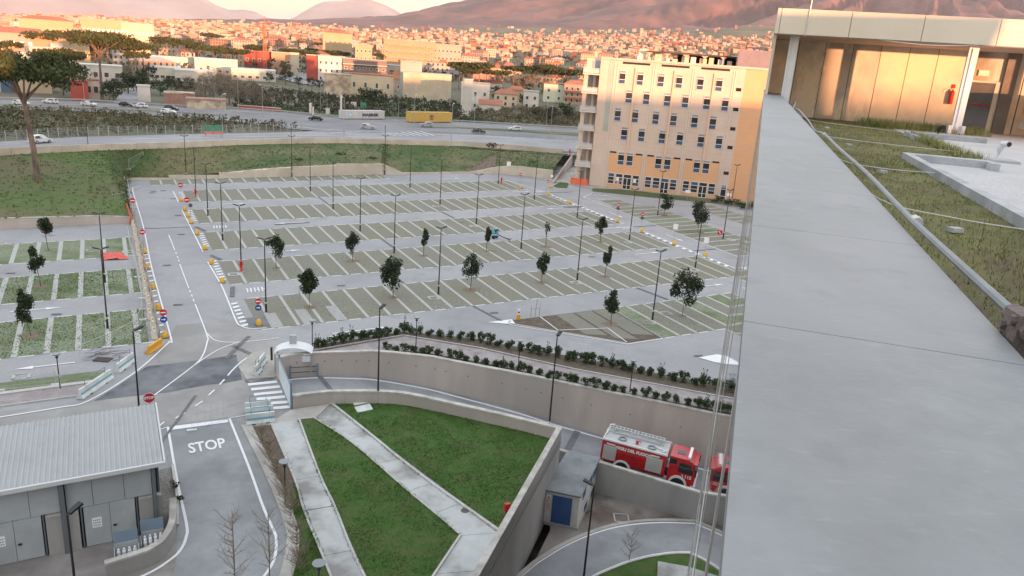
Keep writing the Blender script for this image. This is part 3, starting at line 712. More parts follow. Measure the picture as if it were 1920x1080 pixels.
p = at(872, 959); b = MB(); b.poly([Vector((p.x + .3 * math.cos(k * .52), p.y + .3 * math.sin(k * .52), pz(p.x + .3 * math.cos(k * .52), p.y + .3 * math.sin(k * .52)) + .082)) for k in range(12)]); b.build('manhole_cover', mat('cast_iron', (.07, .065, .065), (.11, .10, .10), 8, .7), pth)
# pavement pocket with the barrier at the gate, and the brick path between the hedges
slab(((447, 690), (470, 665), (500, 655), (521, 657), (520, 690), (522, 705), (516, 709), (462, 713)), pth, .12, CONC, 'pavement_island')
sheet('ground_strip', [ST(16, 70.1), ST(26.2, 71.0), ST(32, 67.2), ST(41.5, 57.6), ST(49.5, 48.9), ST(58, 40), ST(56.5, 38.5), ST(48.5, 46.4), ST(38.5, 56.4), ST(30, 65.0), ST(26, 68.8), ST(16, 68.6)][::-1], SOIL, .05)
bp = link('brick_path', None); tag(bp, kind='structure'); bp['_w'] = 1; bp.location = ST(26, 68)
MB().poly([p for p in [ST(16, 68.5, .07), ST(25.9, 69.6, .07), ST(32, 63.9, .07), ST(38.4, 56.2, .07), ST(48.6, 45.9, .07), ST(58, 36.5, .07), ST(55.5, 35, .07), ST(46, 44.6, .07), ST(40, 50.6, .07), ST(31, 60.6, .07), ST(26, 65.4, .07), ST(20, 67.3, .07)][::-1]]).build('brick_surface', BRICK, bp)
sheet('ground_strip', [ST(20, 67.3), ST(26, 65.4), ST(31, 60.6), ST(40, 50.6), ST(46, 44.6), ST(55.5, 35)] + [Vector((p.x - .05, p.y + .37, pz(p.x, p.y + .37))) for p, _, _ in UPD if -14 < p.x < 27][::-1], mat('hedge_soil', (.06, .055, .035), (.10, .085, .055), 2, .95), .055)
def kerbST(name, pts, w=.14, h=.14):
    mb = MB(); P = [ST(*p) for p in pts]
    for a, b in zip(P, P[1:]): mb.beam(a + Vector((0, 0, h / 2)), b + Vector((0, 0, h / 2)), w, h)
    return struct(name, mb, KERB)
kerbST('path_kerb', [(16, 69.0), (25.9, 69.9), (32, 64.3), (38.4, 56.6), (48.6, 46.3), (58, 37)])
# left: kerb, brick pavement and grass strip by the lane
row(68.9, 70.7, -46, -1.2, 100, 0, PAVERG, dash=False)
sheet('brick_path', [ST(-46, 68.0), ST(-46, 66.2), ST(-2.6, 66.2), ST(-1.2, 68.0)], BRICK, .07)
kerbST('path_kerb', [(-46, 68.4), (-1.5, 68.4)], .5, .13); kerbST('path_kerb', [(-46, 66.0), (-3.2, 66.0)], .15, .12)
# right: lawn by the office block
sheet('lawn', [ST(90.8, 133.6), ST(101.6, 124.2), ST(110.5, 117.5), ST(140, 95), ST(146, 104), ST(116, 125), ST(104, 131.5), ST(92.5, 136.2)], BANK, .05)
sheet('pavement', [ST(86.6, 146.9), ST(92.5, 136.4), ST(104, 131.8), ST(116, 125.2), ST(146, 104.2), ST(150, 112), ST(98, 147)][::-1], CONC, .06)
sheet('lawn', [at(u, v) for u, v in ((1037, 349), (1050, 342), (1067, 344), (1063, 353), (1045, 352))][::-1], LAWN, .06)

# ------------------------------------------------------------------ courtyard below
YARD = mat('courtyard_concrete', (.19, .165, .145), (.27, .25, .23), .45, .9, .2, 10, c3=(.13, .10, .085), s3=.3, lo=.3, hi=.7)
g = MB(); g.poly([(-40, -30, CY), (70, -30, CY), (70, 62, CY), (4.2, 62, CY), (4.2, 50, CY), (-2, 30, CY), (-40, -10, CY)]); struct('courtyard', g, YARD)
OUT = [(1420, 990), (1299, 982), (1223, 981), (1161, 988), (1110.6, 1002), (1058, 1025), (1009, 1055), (990, 1070), (950, 1105), (900, 1160)]
INN = [(1420, 1042), (1287.5, 1036), (1233, 1040), (1184.5, 1051), (1145.6, 1065.5), (1114.5, 1080), (1080, 1105), (1050, 1150)]
so_, si_ = smooth_line([at(u, v, CY) for u, v in OUT], 5), smooth_line([at(u, v, CY) for u, v in INN], 5)
sheet('courtyard_road', so_ + si_[::-1], ASPH2, .02)
cm = MB(); strip(so_, .17, .04, cm, z=CY); strip(si_, .17, .04, cm, z=CY); struct('courtyard_marking', cm, WHITE)
kerb('courtyard_kerb', [(u, v - 4) for u, v in OUT], .3, .12, CY, CONC); kerb('courtyard_kerb', [(u, v + 3) for u, v in INN], .15, .12, CY)
sheet('lawn', [p + Vector((0, -.2, 0)) for p in si_] + [at(1060, 1300, CY), at(1420, 1300, CY)], LAWN, .05)
slab_ = MB(); P = [at(u, v, CY) for u, v in ((1233, 1056), (1300, 1068), (1360, 1085), (1360, 1200), (1228, 1180))]; slab_.prism(P[::-1], .18); struct('manhole_slab', slab_, CONCL)
fr = MB(); P = at(1165, 972, CY)
for s_ in (.55, ):
    for a, b in (((-1, -1), (1, -1)), ((1, -1), (1, 1)), ((1, 1), (-1, 1)), ((-1, 1), (-1, -1))): fr.beam(P + Vector((a[0] * s_, a[1] * s_, .03)), P + Vector((b[0] * s_, b[1] * s_, .03)), .12, .05)
struct('manhole_frame', fr, CONC)
# ------------------------------------------------------------------ the hospital: roof we stand on, glass side, penthouse
METAL = mat('coping_metal', (.20, .215, .222), (.25, .264, .27), 9, .45, .10, 60, metal=.2, c3=(.25, .26, .272), s3=.9, detail=9, lo=.3, hi=.7)
def flecks(m, lum, amt, scale, stretch, lo, hi):
    """fine pale or dark marks worn into a finish"""
    n = m.node_tree.nodes; L = m.node_tree.links; bs = n['Principled BSDF']; src = bs.inputs['Base Color'].links[0].from_socket
    g = n.new('ShaderNodeNewGeometry'); mp = n.new('ShaderNodeMapping'); mp.inputs['Scale'].default_value = stretch; mp.inputs['Rotation'].default_value = (0, 0, AZ); t = n.new('ShaderNodeTexNoise'); t.inputs['Scale'].default_value = scale; t.inputs['Detail'].default_value = 4
    L.new(g.outputs['Position'], mp.inputs['Vector']); L.new(mp.outputs[0], t.inputs['Vector']); r = n.new('ShaderNodeMapRange'); r.inputs['From Min'].default_value = lo; r.inputs['From Max'].default_value = hi; r.inputs['To Max'].default_value = amt; L.new(t.outputs['Fac'], r.inputs['Value'])
    x = n.new('ShaderNodeMix'); x.data_type = 'RGBA'; L.new(r.outputs[0], x.inputs['Factor']); L.new(src, x.inputs['A']); x.inputs['B'].default_value = (*lum, 1); L.new(x.outputs['Result'], bs.inputs['Base Color'])
flecks(METAL, (.33, .34, .34), .35, 46, (.5, 1.5, 1), .60, .75); flecks(METAL, (.15, .152, .15), .45, 7, (1, 1, 1), .58, .8); flecks(METAL, (.17, .168, .162), .4, 1.3, (2.2, .5, 1), .5, .75)
for _m, _d in ((ASPH, (.20, .20, .205)), (ASPH2, (.16, .163, .17)), (ASPHJ, (.19, .185, .18))):
    flecks(_m, _d, .55, .30, (1, 1, 1), .52, .78); flecks(_m, _d, .6, 1.6, (1, 1, 1), .66, .76); flecks(_m, tuple(q * 1.8 for q in _d), .3, .18, (1, 1, 1), .55, .8)
PANEL = mat('cream_panel', (.71, .585, .405), (.76, .63, .44), .6, .45, .02, 30, c3=(.52, .47, .39), s3=.5)
PANELW = mat('cream_panel_water_stain', (.71, .60, .44), (.44, .39, .32), .75, .5, c3=(.66, .585, .47), s3=.5, lo=.44, hi=.52, detail=8, stretch=(1, 1, .55))
FASC = mat('fascia_panel', (.57, .525, .43), (.61, .565, .465), .5, .45)
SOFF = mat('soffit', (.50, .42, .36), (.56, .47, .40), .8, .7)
GREYM = mat('galvanised', (.42, .44, .46), (.50, .52, .54), 3, .4, metal=.5)
COLM = mat('column_paint', (.60, .62, .64), (.66, .68, .70), 2, .5)
DARK = mat('joint_dark', (.03, .03, .03), rough=.9)
hosp = thing('hospital_building', 'hospital block with grey metal coping, glass side and cream roof storey', 'building', LR(0, 20, -63.8), world=True)
EDGE = .042; RTOP = -.6
def lrbox(mb, l0, l1, r0, r1, z0, z1, m=0):
    return mb.hexa([LR(l0, r0, z0), LR(l0, r1, z0), LR(l1, r1, z0), LR(l1, r0, z0)], [LR(l0, r0, z1), LR(l0, r1, z1), LR(l1, r1, z1), LR(l1, r0, z1)], m)
# coping sheets with open joints, each a part
j = 3.34
while j > -6: j -= 1.385
while j < 44:
    b = MB(); l0, l1 = j + .0018, j + 1.385 - .0018
    lrbox(b, l0, l1, EDGE, .690, RTOP - .03, RTOP); lrbox(b, l0, l1, EDGE, EDGE + .008, RTOP - .05, RTOP - .0302); lrbox(b, l0, l1, .678, .690, RTOP - .13, RTOP - .0302)
    b.build('coping_sheet', METAL, hosp); j += 1.385
b = MB(); lrbox(b, -6, 44, EDGE + .03, .66, -1.62, RTOP - .035); b.build('parapet_wall', DARK, hosp)
# body below the roof
b = MB(); lrbox(b, -40, 46, .16, 40, CY - 30, -1.62); b.build('wall', mat('hospital_wall', (.30, .30, .30), (.36, .36, .36), .3), hosp)
# mirror-like curtain wall: panes in slim frames, one part per pane of the first bays, set a hair out of true
GLASS = mat('facade_glass', (.02, .022, .024), rough=.03, spec=.5)
FRM = mat('facade_frame', (.50, .50, .49), (.58, .58, .57), 3, .35, metal=.4)
gl = -4.0; k = 0
random.seed(5)
while gl < 45.5:
    w = 3.0
    for z0, z1 in ((-4.2, -.66), (-8.2, -4.25), (-12.2, -8.25), (-16.2, -12.25), (-20.2, -16.25), (-24.2, -20.25), (-28.2, -24.25), (-33.75, -28.25)):
        e = [random.uniform(-.0015, .0015) for _ in range(4)]; r0 = .054
        p = MB(); p.poly([LR(gl + .03, r0 + e[0], z0), LR(gl + w - .03, r0 + e[1], z0), LR(gl + w - .03, r0 + e[2], z1), LR(gl + .03, r0 + e[3], z1)][::-1]); p.build('facade_pane', GLASS, hosp)
    f = MB(); lrbox(f, gl - .03, gl + .03, .0508, .15, -33.75, -.66); f.build('mullion', FRM, hosp)
    gl += w
for z in (-4.22, -8.22, -12.22, -16.22, -20.22, -24.22, -28.22):
    f = MB(); lrbox(f, -4, 45.5,   .0512, .15, z - .03, z + .03); f.build('transom', FRM, hosp)
f = MB(); lrbox(f, 45.45, 45.5, .046, .3, -33.75, -.66); f.build('corner_post', FRM, hosp)
# roof surfaces
RG = mat('roof_grass', (.13, .14, .045), (.21, .195, .09), 1.6, .95, .9, 25, c3=(.12, .095, .055), s3=.7, lo=.3, hi=.7)
GRAV = mat('roof_gravel', (.50, .49, .49), (.72, .71, .71), 26, .95, .8, 60, c3=(.56, .55, .54), s3=.8, detail=3)
CONR = mat('roof_kerb_concrete', (.30, .31, .32), (.48, .49, .50), 1.3, .9, .3, 18)
def lrs(name, pts, z, m):
    b = MB(); b.poly([LR(l, r, z) for l, r in pts]); return b.build(name, m, hosp)
lrs('roof_turf', [(-6, .66), (-6, 3.3), (19.3, 3.3), (21.2, 4.75), (36, 4.9), (36, .66)], -1.5, RG)
lrs('roof_gravel', [(-6, 3.2), (-6, 40), (46, 40), (46, 4.7), (28.2, 4.6), (21, 4.7), (19.2, 4.7), (19.2, 3.2)], -1.51, GRAV)
def kb_(l0, l1, r0, r1, z1=-1.36, name='roof_kerb'):
    b = MB(); lrbox(b, l0, l1, r0, r1, -1.6, z1); b.build(name, CONR, hosp)
kb_(-2, 18.9, 3.14, 3.30); kb_(18.5, 18.9, 3.302, 4.85); kb_(28.0, 28.35, 4.62, 7.0); kb_(26.0, 27.99, 4.62, 4.75); kb_(18.0, 18.49, 4.7, 4.85)
# vents on the gravel
for l, r, h in ((20.8, 5.5, .42), (30.2, 6.0, .3)):
    v = thing('vent_pipe', 'pale bent vent pipe with dark mouth standing on the white roof gravel' if l < 25 else 'small dark vent pipe by the kerb near the roof column', 'pipe', LR(l, r, -1.51), world=True)
    MB().tube([LR(l, r, -1.51), LR(l, r, -1.51 + h * .7), LR(l - .06, r + .03, -1.51 + h), LR(l - .25, r + .1, -1.51 + h * 1.02)], .07, 10).build('pipe', COLM if l < 25 else DARK, v)
    MB().tube([LR(l - .252, r + .101, -1.51 + h * 1.02), LR(l - .258, r + .103, -1.51 + h * 1.02)], .058, 10).build('mouth', DARK, v)
    b = MB(); lrbox(b, l - .35, l + .35, r - .4, r + .4, -1.51, -1.45); b.build('base_plate', CONR, v)
# penthouse
LW, LF, LC, ZS = 35.9, 31.5, 32.5, 1.62
for i in range(-1, 40):
    r0 = 1.17 + (i - 0) * 1.07
    if i == -1: r0, r1 = .10, 1.17
    else: r1 = r0 + 1.07
    if r0 > 7.6 and r0 < 9.0: continue
    b = MB(); lrbox(b, LW, LW + .08, r0 + .012, r1 - .012, -1.5, ZS - .02); b.build('wall_panel', PANELW if i in (0, 1, 2) else PANEL, hosp)
b = MB(); lrbox(b, LW + .081, LW + 9, .12, 40, -1.6, ZS - .02); b.build('penthouse_core', DARK, hosp)
b = MB(); lrbox(b, LW, LW + .08, 7.59, 7.84, -1.5, ZS - .02); lrbox(b, LW, LW + .08, 7.845, 8.93, .49, ZS - .02); lrbox(b, LW, LW + .08, 8.935, 9.7, -1.5, ZS - .02); b.build('wall_panel', PANEL, hosp)
r0 = .07
for r1 in (.22, 2.65, 5.05, 7.43, 9.8, 12.2, 14.6, 17, 19.4, 24, 30, 36, 40):
    b = MB(); lrbox(b, LF, LF + .1, r0 + .01, r1 - .01, ZS, ZS + .86); lrbox(b, LF - .012, LF + .16, r0 + .01, r1 - .01, ZS + .861, ZS + .885); b.build('fascia_panel', FASC, hosp); r0 = r1
b = MB(); lrbox(b, LF + .101, LW + 9, .085, 40, ZS + .012, ZS + .84); b.build('roof_slab', SOFF, hosp)
b = MB(); lrbox(b, LF + .15, LW, .10, 40, ZS - .02, ZS + .011); b.build('soffit', SOFF, hosp)
b = MB(); lrbox(b, LF + .1, LW + 9, .07, .084, ZS, ZS + .86); lrbox(b, LF + .6, LW, .08, .18, -1.45, ZS - .021); b.build('end_panel', PANEL, hosp)
for rc in (.85, 7.0, 13.2, 19.4):
    b = MB(); lrbox(b, LC - .10, LC + .10, rc - .16, rc + .16, -1.5, ZS - .021)
    lrbox(b, LC - .2, LC + .2, rc - .28, rc - .162, -1.5, -1.2); lrbox(b, LC - .2, LC + .2, rc + .162, rc + .28, -1.5, -1.2); lrbox(b, LC - .102, LC - .14, rc - .05, rc + .05, -1.3, ZS - .1); b.build('column', COLM, hosp)
b = MB(); lrbox(b, LW - .12, LW - .01, 9.0, 9.45, -1.5, ZS - .021); b.build('pillar', mat('pillar_shadow_tone', (.17, .15, .135), (.22, .20, .18), 1.5, .9), hosp)  # dark colour stands in for the pillar's shaded side
# door in the penthouse
dr = MB(); lrbox(dr, LW - .04, LW + .05, 7.92, 8.78, -1.46, .42); door = dr.build('door', mat('door_glass_dark', (.085, .08, .075), (.13, .12, .11), 1.2, .08, spec=.8), hosp)
b = MB(); lrbox(b, LW - .06, LW + .06, 7.845, 7.915, -1.5, .48); lrbox(b, LW - .06, LW + .06, 8.785, 8.93, -1.5, .48); lrbox(b, LW - .06, LW + .06, 7.916, 8.784, .425, .48); b.build('door_frame', PANEL, door)
b = MB(); b.tube([LR(LW - .1, 7.95, -.42), LR(LW - .1, 8.74, -.44)], .028, 8); b.build('push_bar', mat('red_bar', (.45, .06, .03), rough=.4), door)
ex = thing('exit_sign', 'small pale green exit sign above the roof door', 'sign', LR(LW - .02, 8.27, .7), world=True)
b = MB(); lrbox(b, LW - .05, LW - .002, 8.08, 8.46, .68, .90); b.build('sign_board', mat('exit_sign_face', (.55, .66, .48), rough=.5), ex)
EXI = text_mesh('EXIT', .15, mat('sign_white', (.85, .85, .82), rough=.6), 'lettering', .003, .004)
tx = link('lettering', EXI, ex); tx.matrix_basis = (Matrix.Translation(LR(LW - .056, 8.27, .79) - ex.location) @ Matrix((RT, Vector((0, 0, 1)), -Q)).transposed().to_4x4())
fe = thing('fire_extinguisher', 'red fire extinguisher hanging on the cream wall beside the roof door', 'extinguisher', LR(LW - .1, 7.3, -.5), world=True)
RED = mat('red_paint', (.50, .025, .02), rough=.35)
MB().lathe([(0, -.5), (.085, -.5), (.085, -.05), (.06, .02), (.025, .05), (.025, .09), (0, .09)], 12, LR(LW - .1, 7.3, 0)).build('cylinder', RED, fe)
MB().tube([LR(LW - .1, 7.3, .07), LR(LW - .16, 7.2, .1), LR(LW - .18, 7.12, -.02), LR(LW - .16, 7.18, -.12)], .012, 6).build('hose', DARK, fe)
b = MB(); lrbox(b, LW - .012, LW - .002, 7.22, 7.38, .12, .28); b.build('sign_plate', RED, fe)
bx_ = thing('equipment_box', 'pale box on a trolley at the end of the roof terrace', 'box', LR(34.5, 10.0, -1.5), world=True)
b = MB(); lrbox(b, 34, 35, 9.7, 11.0, -1.2, -.95); b.build('box_base', COLM, bx_); b = MB(); lrbox(b, 34, 35, 9.7, 11, -.94, .1); b.build('box_body', PANEL, bx_)
# cables and pipes on the roof
def cable(name, label, pts, r, m, cat='cable', grp=None):
    c = thing(name, label, cat, pts[0], world=True, group=grp); MB().tube(smooth_line(pts, 5), r, 6).build('strand', m, c); return c
WIRE = mat('white_cable', (.62, .63, .63), rough=.5)
rail = thing('safety_rail', 'grey steel lifeline rail along the inner edge of the coping', 'rail', LR(2, .70, RTOP), world=True)
rpts = [LR(l, .735 + .012 * math.sin(l * 1.3), RTOP + .035) for l in (.4, 1.2, 2.2, 3.8, 5.6, 7.4, 9.5)] + [LR(11.5, .76, RTOP - .05), LR(14, .80, RTOP - .04), LR(17, .74, RTOP + .03), LR(20.5, .77, RTOP - .1), LR(23, .9, RTOP + .02), LR(27, .95, RTOP - .15), LR(31, .82, RTOP - .2)]
MB().tube(smooth_line(rpts, 5), [.0145] * 31 + [.015] * 35, 8).build('tube', mat('rail_steel', (.16, .19, .21), (.22, .25, .27), 6, .45, metal=.4), rail)
for l in (2.2, 3.75, 9.4):
    b = MB(); p = LR(l, .733, RTOP + .035); d = Q
    if l < 3:
        b.hexa([LR(l - .07, .70, RTOP - .10), LR(l - .07, .77, RTOP - .10), LR(l + .05, .77, RTOP - .10), LR(l + .05, .70, RTOP - .10)], [LR(l - .06, .705, RTOP + .07), LR(l - .06, .765, RTOP + .075), LR(l + .06, .762, RTOP + .07), LR(l + .06, .705, RTOP + .06)])
        b.tube([LR(l - .03, .69, RTOP + .05), LR(l - .03, .785, RTOP + .05)], .016, 8); b.tube([LR(l + .03, .69, RTOP + .02), LR(l + .03, .785, RTOP + .02)], .014, 8); b.tube([LR(l - .09, .735, RTOP + .036), LR(l + .09, .735, RTOP + .036)], .03, 8)
        b.build('clamp', mat('cast_clamp', (.10, .085, .08), (.15, .12, .11), 12, .6, .5, 30), rail)
    else:
        b.tube([LR(l - .04, .737, RTOP + .035), LR(l + .04, .737, RTOP + .035)], .024, 8); b.build('coupling', GREYM, rail)
for i, (l, r1, s) in enumerate(((9.3, 3.0, .05), (15.0, 3.35, .12), (21.0, 4.9, .05), (28.2, 4.7, .02))):
    w_ = cable('guy_wire', 'thin wire across the turf roof, ' + ('nearest to the camera' if i == 0 else ORD[i] + ' from the camera'), [LR(l, .7, RTOP - .08), LR(l + .05, 1.4, -1.15 - s), LR(l + .1, 2.2, -1.28 - s), LR(l + .3, r1, -1.40)], .006, WIRE, 'wire', 'wires stretched over the roof turf')
    b = MB(); b.box(LR(l + .1, 2.25, -1.46), (.14, .1, .05), .3); b.build('weight', CONR, w_)
cable('loose_cable', 'loose white cable sagging under the roof edge of the penthouse', [LR(LF + .1, 3.7, ZS - .01), LR(LF + .05, 4.6, ZS - .08), LR(LF + .05, 5.6, ZS - .10), LR(LF + .1, 6.9, ZS - .02)], .018, WIRE)
cable('antenna_mast', 'thin grey rod standing up from the penthouse fascia', [LR(LF - .03, 1.15, ZS - .05), LR(LF - .03, 1.19, ZS + .8), LR(LF - .03, 1.2, ZS + 1.9)], .018, GREYM, 'rod')
# unseen hospital wings, heights shaped to throw the evening shadow over the car park
def wing(label, s0, s1, w0, w1, top):
    """block given across (s) and along (w) the sunlight"""
    sd = Vector((math.sin(SUN_TRAVEL), math.cos(SUN_TRAVEL), 0)); sp = Vector((sd.y, -sd.x, 0))
    c = sd * ((w0 + w1) / 2) + sp * ((s0 + s1) / 2)
    t = thing('hospital_shadow_wing', label, 'building', Vector((c.x, c.y, -4)), world=True)
    q = lambda w, s, z: Vector((sd.x * w + sp.x * s, sd.y * w + sp.y * s, z))
    MB().hexa([q(w0, s0, -4), q(w0, s1, -4), q(w1, s1, -4), q(w1, s0, -4)], [q(w0, s0, top), q(w0, s1, top), q(w1, s1, top), q(w1, s0, top)]).build('wall', MATS['hospital_wall'], t)
    MB().hexa([q(w0 - .2, s0 - .2, top + .003), q(w0 - .2, s1 + .2, top + .003), q(w1 + .2, s1 + .2, top + .003), q(w1 + .2, s0 - .2, top + .003)], [q(w0 - .2, s0 - .2, top + .3), q(w0 - .2, s1 + .2, top + .3), q(w1 + .2, s1 + .2, top + .3), q(w1 + .2, s0 - .2, top + .3)]).build('roof_edge', METAL, t)
    for k in range(int((s1 - s0) / 4)):
        for zf in (0, 4, 8, 12, 16, 20, 24):
            if zf + 3 < top + 4: b = MB(); b.hexa([q(w1, s0 + 4 * k + 1, zf), q(w1, s0 + 4 * k + 3, zf), q(w1 + .05, s0 + 4 * k + 3, zf), q(w1 + .05, s0 + 4 * k + 1, zf)], [q(w1, s0 + 4 * k + 1, zf + 1.6), q(w1, s0 + 4 * k + 3, zf + 1.6), q(w1 + .05, s0 + 4 * k + 3, zf + 1.6), q(w1 + .05, s0 + 4 * k + 1, zf + 1.6)])
    return t
wing('unseen hospital wing shaped to cast shade, the lowest one', -190, 28.2, -190, -150, 28.0)
wing('unseen hospital wing shaped for the shadow edge on the roof storey', 28.5, 60, -190, -150, 35.7)
wing('unseen hospital wing shaped for the shadow edge on the office block', 60.3, 125, -190, -150, 34.6)
wing('unseen hospital wing shaped to cast shade, farthest from the terrace', 125.3, 320, -190, -150, 36.4)
rh = thing('roof_shade_block', 'plain unseen block added on the hospital roof to shade the terrace', 'building', Vector((19.7, -9, 28.5)), world=True)  # unseen block added to keep the coping and penthouse end in shade
_sd = Vector((math.sin(SUN_TRAVEL), math.cos(SUN_TRAVEL), 0)); _sp = Vector((_sd.y, -_sd.x, 0)); _q = lambda w, s, z: _sd * w + _sp * s + Vector((0, 0, z))
MB().hexa([_q(-25, -4, 28.45), _q(-25, 28.4, 28.45), _q(-12, 28.4, 28.45), _q(-12, -4, 28.45)], [_q(-25, -4, 33.5), _q(-25, 28.4, 33.5), _q(-12, 28.4, 33.5), _q(-12, -4, 33.5)]).build('wall', MATS['hospital_wall'], rh)
MB().hexa([_q(-25.1, -4.1, 33.503), _q(-25.1, 28.5, 33.503), _q(-11.9, 28.5, 33.503), _q(-11.9, -4.1, 33.503)], [_q(-25.1, -4.1, 33.6), _q(-25.1, 28.5, 33.6), _q(-11.9, 28.5, 33.6), _q(-11.9, -4.1, 33.6)]).build('roof_edge', METAL, rh)
# ------------------------------------------------------------------ foliage helpers
LEAF_D = mat('leaf_dark', (.020, .030, .013), (.048, .064, .028), 2.6, .7, c3=(.03, .045, .02), s3=.4, lo=.3, hi=.7, spec=.25)
LEAF_S = mat('leaf_shrub', (.022, .042, .014), (.05, .080, .028), 5, .7, lo=.3, hi=.7, spec=.25)
LEAF_P = mat('pine_needles', (.036, .052, .020), (.078, .098, .040), .6, .8, c3=(.045, .05, .02), s3=.15, lo=.3, hi=.7, spec=.2)
LEAF_B = mat('scrub_leaves', (.095, .08, .048), (.20, .16, .105), .35, .85, c3=(.055, .07, .03), s3=.08, lo=.3, hi=.7, spec=.2)
BARK = mat('bark', (.10, .075, .06), (.17, .135, .11), 6, .95, .6, 12, stretch=(1, 1, .3))
BARKP = mat('pine_bark', (.17, .115, .09), (.27, .20, .165), 2.2, .95, .8, 5, c3=(.12, .09, .08), s3=1.2, stretch=(1, 1, .35))
TWIG = mat('twigs', (.19, .15, .105), (.27, .22, .165), 5, .95)
def rand_dir():
    while True:
        v = Vector((random.uniform(-1, 1), random.uniform(-1, 1), random.uniform(-1, 1)))
        if .05 < v.length < 1: return v.normalized()
def leaves(mb, pts, size, flat=0.0):
    for p in pts:
        n = rand_dir(); n.z = n.z * (1 - flat) + flat; n.normalize()
        a = n.cross(rand_dir()); a = a.normalized() if a.length > 1e-3 else Vector((1, 0, 0)); b = n.cross(a); s = size * random.uniform(.6, 1.35)
        mb.add([p - a * s * .5, p + b * s * .28, p + a * s * .5, p - b * s * .28], [(0, 1, 2, 3)])
def blob_pts(n, rx, ry, rz, c=Vector((0, 0, 0)), clumps=9, tight=.42, shell=.5):
    """points in uneven clumps spread through an ellipsoid"""
    cs = []
    for _ in range(clumps):
        d = rand_dir(); k = random.uniform(shell, .92); cs.append((Vector((d.x * rx * k, d.y * ry * k, d.z * rz * k)), random.uniform(.7, 1.25)))
    cs.append((Vector((0, 0, 0)), 1.2)); out = []
    for _ in range(n):
        q, w = random.choice(cs); d = rand_dir() * (random.random() ** .45) * tight * w
        out.append(c + q + Vector((d.x * rx, d.y * ry, d.z * rz)))
    return out
def tree_proto(kind, h_trunk, rx, rz, n, size, seed, clumps=10, m=None):
    random.seed(seed); t = thing('young_tree', 'x', 'tree', (0, 0, 0))
    top = h_trunk + 2 * rz; lean = random.uniform(-.08, .08)
    tr = MB(); tr.tube([(0, 0, -.05), (lean * .3, .02, h_trunk * .6), (lean, -.02, h_trunk), (lean * 1.2, .03, h_trunk + rz * 1.5)], [.06, .045, .04, .012], 7)
    for k in range(7):
        a = k * 2.4 + seed; z0 = h_trunk * .95 + rz * .16 * k; tr.tube([(lean, 0, z0), (lean + math.cos(a) * rx * .4, math.sin(a) * rx * .4, z0 + rz * .22), (lean + math.cos(a) * rx * .75, math.sin(a) * rx * .75, z0 + rz * .5)], [.02, .013, .005], 4)
    link('trunk', tr.mesh('trunk', BARK), t)
    cr = MB(); leaves(cr, blob_pts(n, rx, rx * .95, rz, Vector((lean, 0, h_trunk + rz * .95)), clumps), size)
    link('crown', cr.mesh('crown', m or LEAF_D), t)
    return t
ROWN = {'A': 'nearest full parking row', 'B': 'second parking row', 'C': 'third parking row', 'D': 'fourth parking row', 'E': 'fifth parking row'}
def row_of(p):
    q = st_of(p)
    if q.x < 3: return 'car park left of the block fence'
    if q.x > 84: return 'stalls before the orange office block'
    if q.y < 72: return 'tapered island row near the hedge'
    best = min(rowsT, key=lambda k: abs(sum(rowsT[k]) / 2 - q.y)); return ROWN[best]
# lot trees: crown centre u, crown top v, crown bottom v, width in px, base u, v
TREES = [(516, 444, 483, 29, 518, 503), (580, 508, 552, 34, 580, 577), (660, 437, 473, 22, 661, 490), (740, 481, 540, 42, 737, 558), (795, 429, 459, 14, 794, 480), (881, 479, 526, 30, 882, 544),
         (914, 426, 453, 14, 912, 471), (1016, 476, 510, 22, 1015, 530), (1024, 415, 440, 10, 1023, 463), (1124, 407, 437, 18, 1125, 454), (1140, 464, 496, 16, 1134, 519), (1149, 544, 585, 28, 1145, 608),
         (1290, 513, 570, 56, 1279, 593), (1247, 365, 393, 24, 1245, 404), (1311, 378, 416, 32, 1308, 436), (83, 415, 452, 22, 91, 470), (71, 476, 517, 24, 77, 537), (54, 557, 608, 26, 58, 630)]
LOOK = ['bushy round-headed tree', 'ragged conical tree', 'narrow dense tree', 'large oval dark tree', 'thin spindly tree', 'sturdy upright tree']
protos = {}; cnt = {}
for i, (u, vt, vb, w, bu, bv) in enumerate(TREES):
    p = at(bu, bv); dist = (p - CAM).length; pxm = FPX / dist * 1.02
    H = (bv - vt) / pxm / .95; crown = (vb - vt) / pxm / .95; rx = w / pxm / 2; tr_h = max(.8, H - crown)
    kx = 2200 if w > 30 else 1500
    if w == 10: kx = 200
    rx *= 1.12
    t = tree_proto('t', tr_h, rx, crown / 2 * 1.02, kx, .30 if w > 30 else .25, 100 + i, 16 if w > 25 else 11)
    t.location = p; t.rotation_euler = (0, 0, i * 1.3)
    if p.x < -45: t.rotation_euler = (R(-2), R(-9), 0)
    rw = row_of(p); cnt[rw] = cnt.get(rw, 0) + 1; t['_r'] = rw; protos[i] = t
    q = st_of(p)
seen = {}
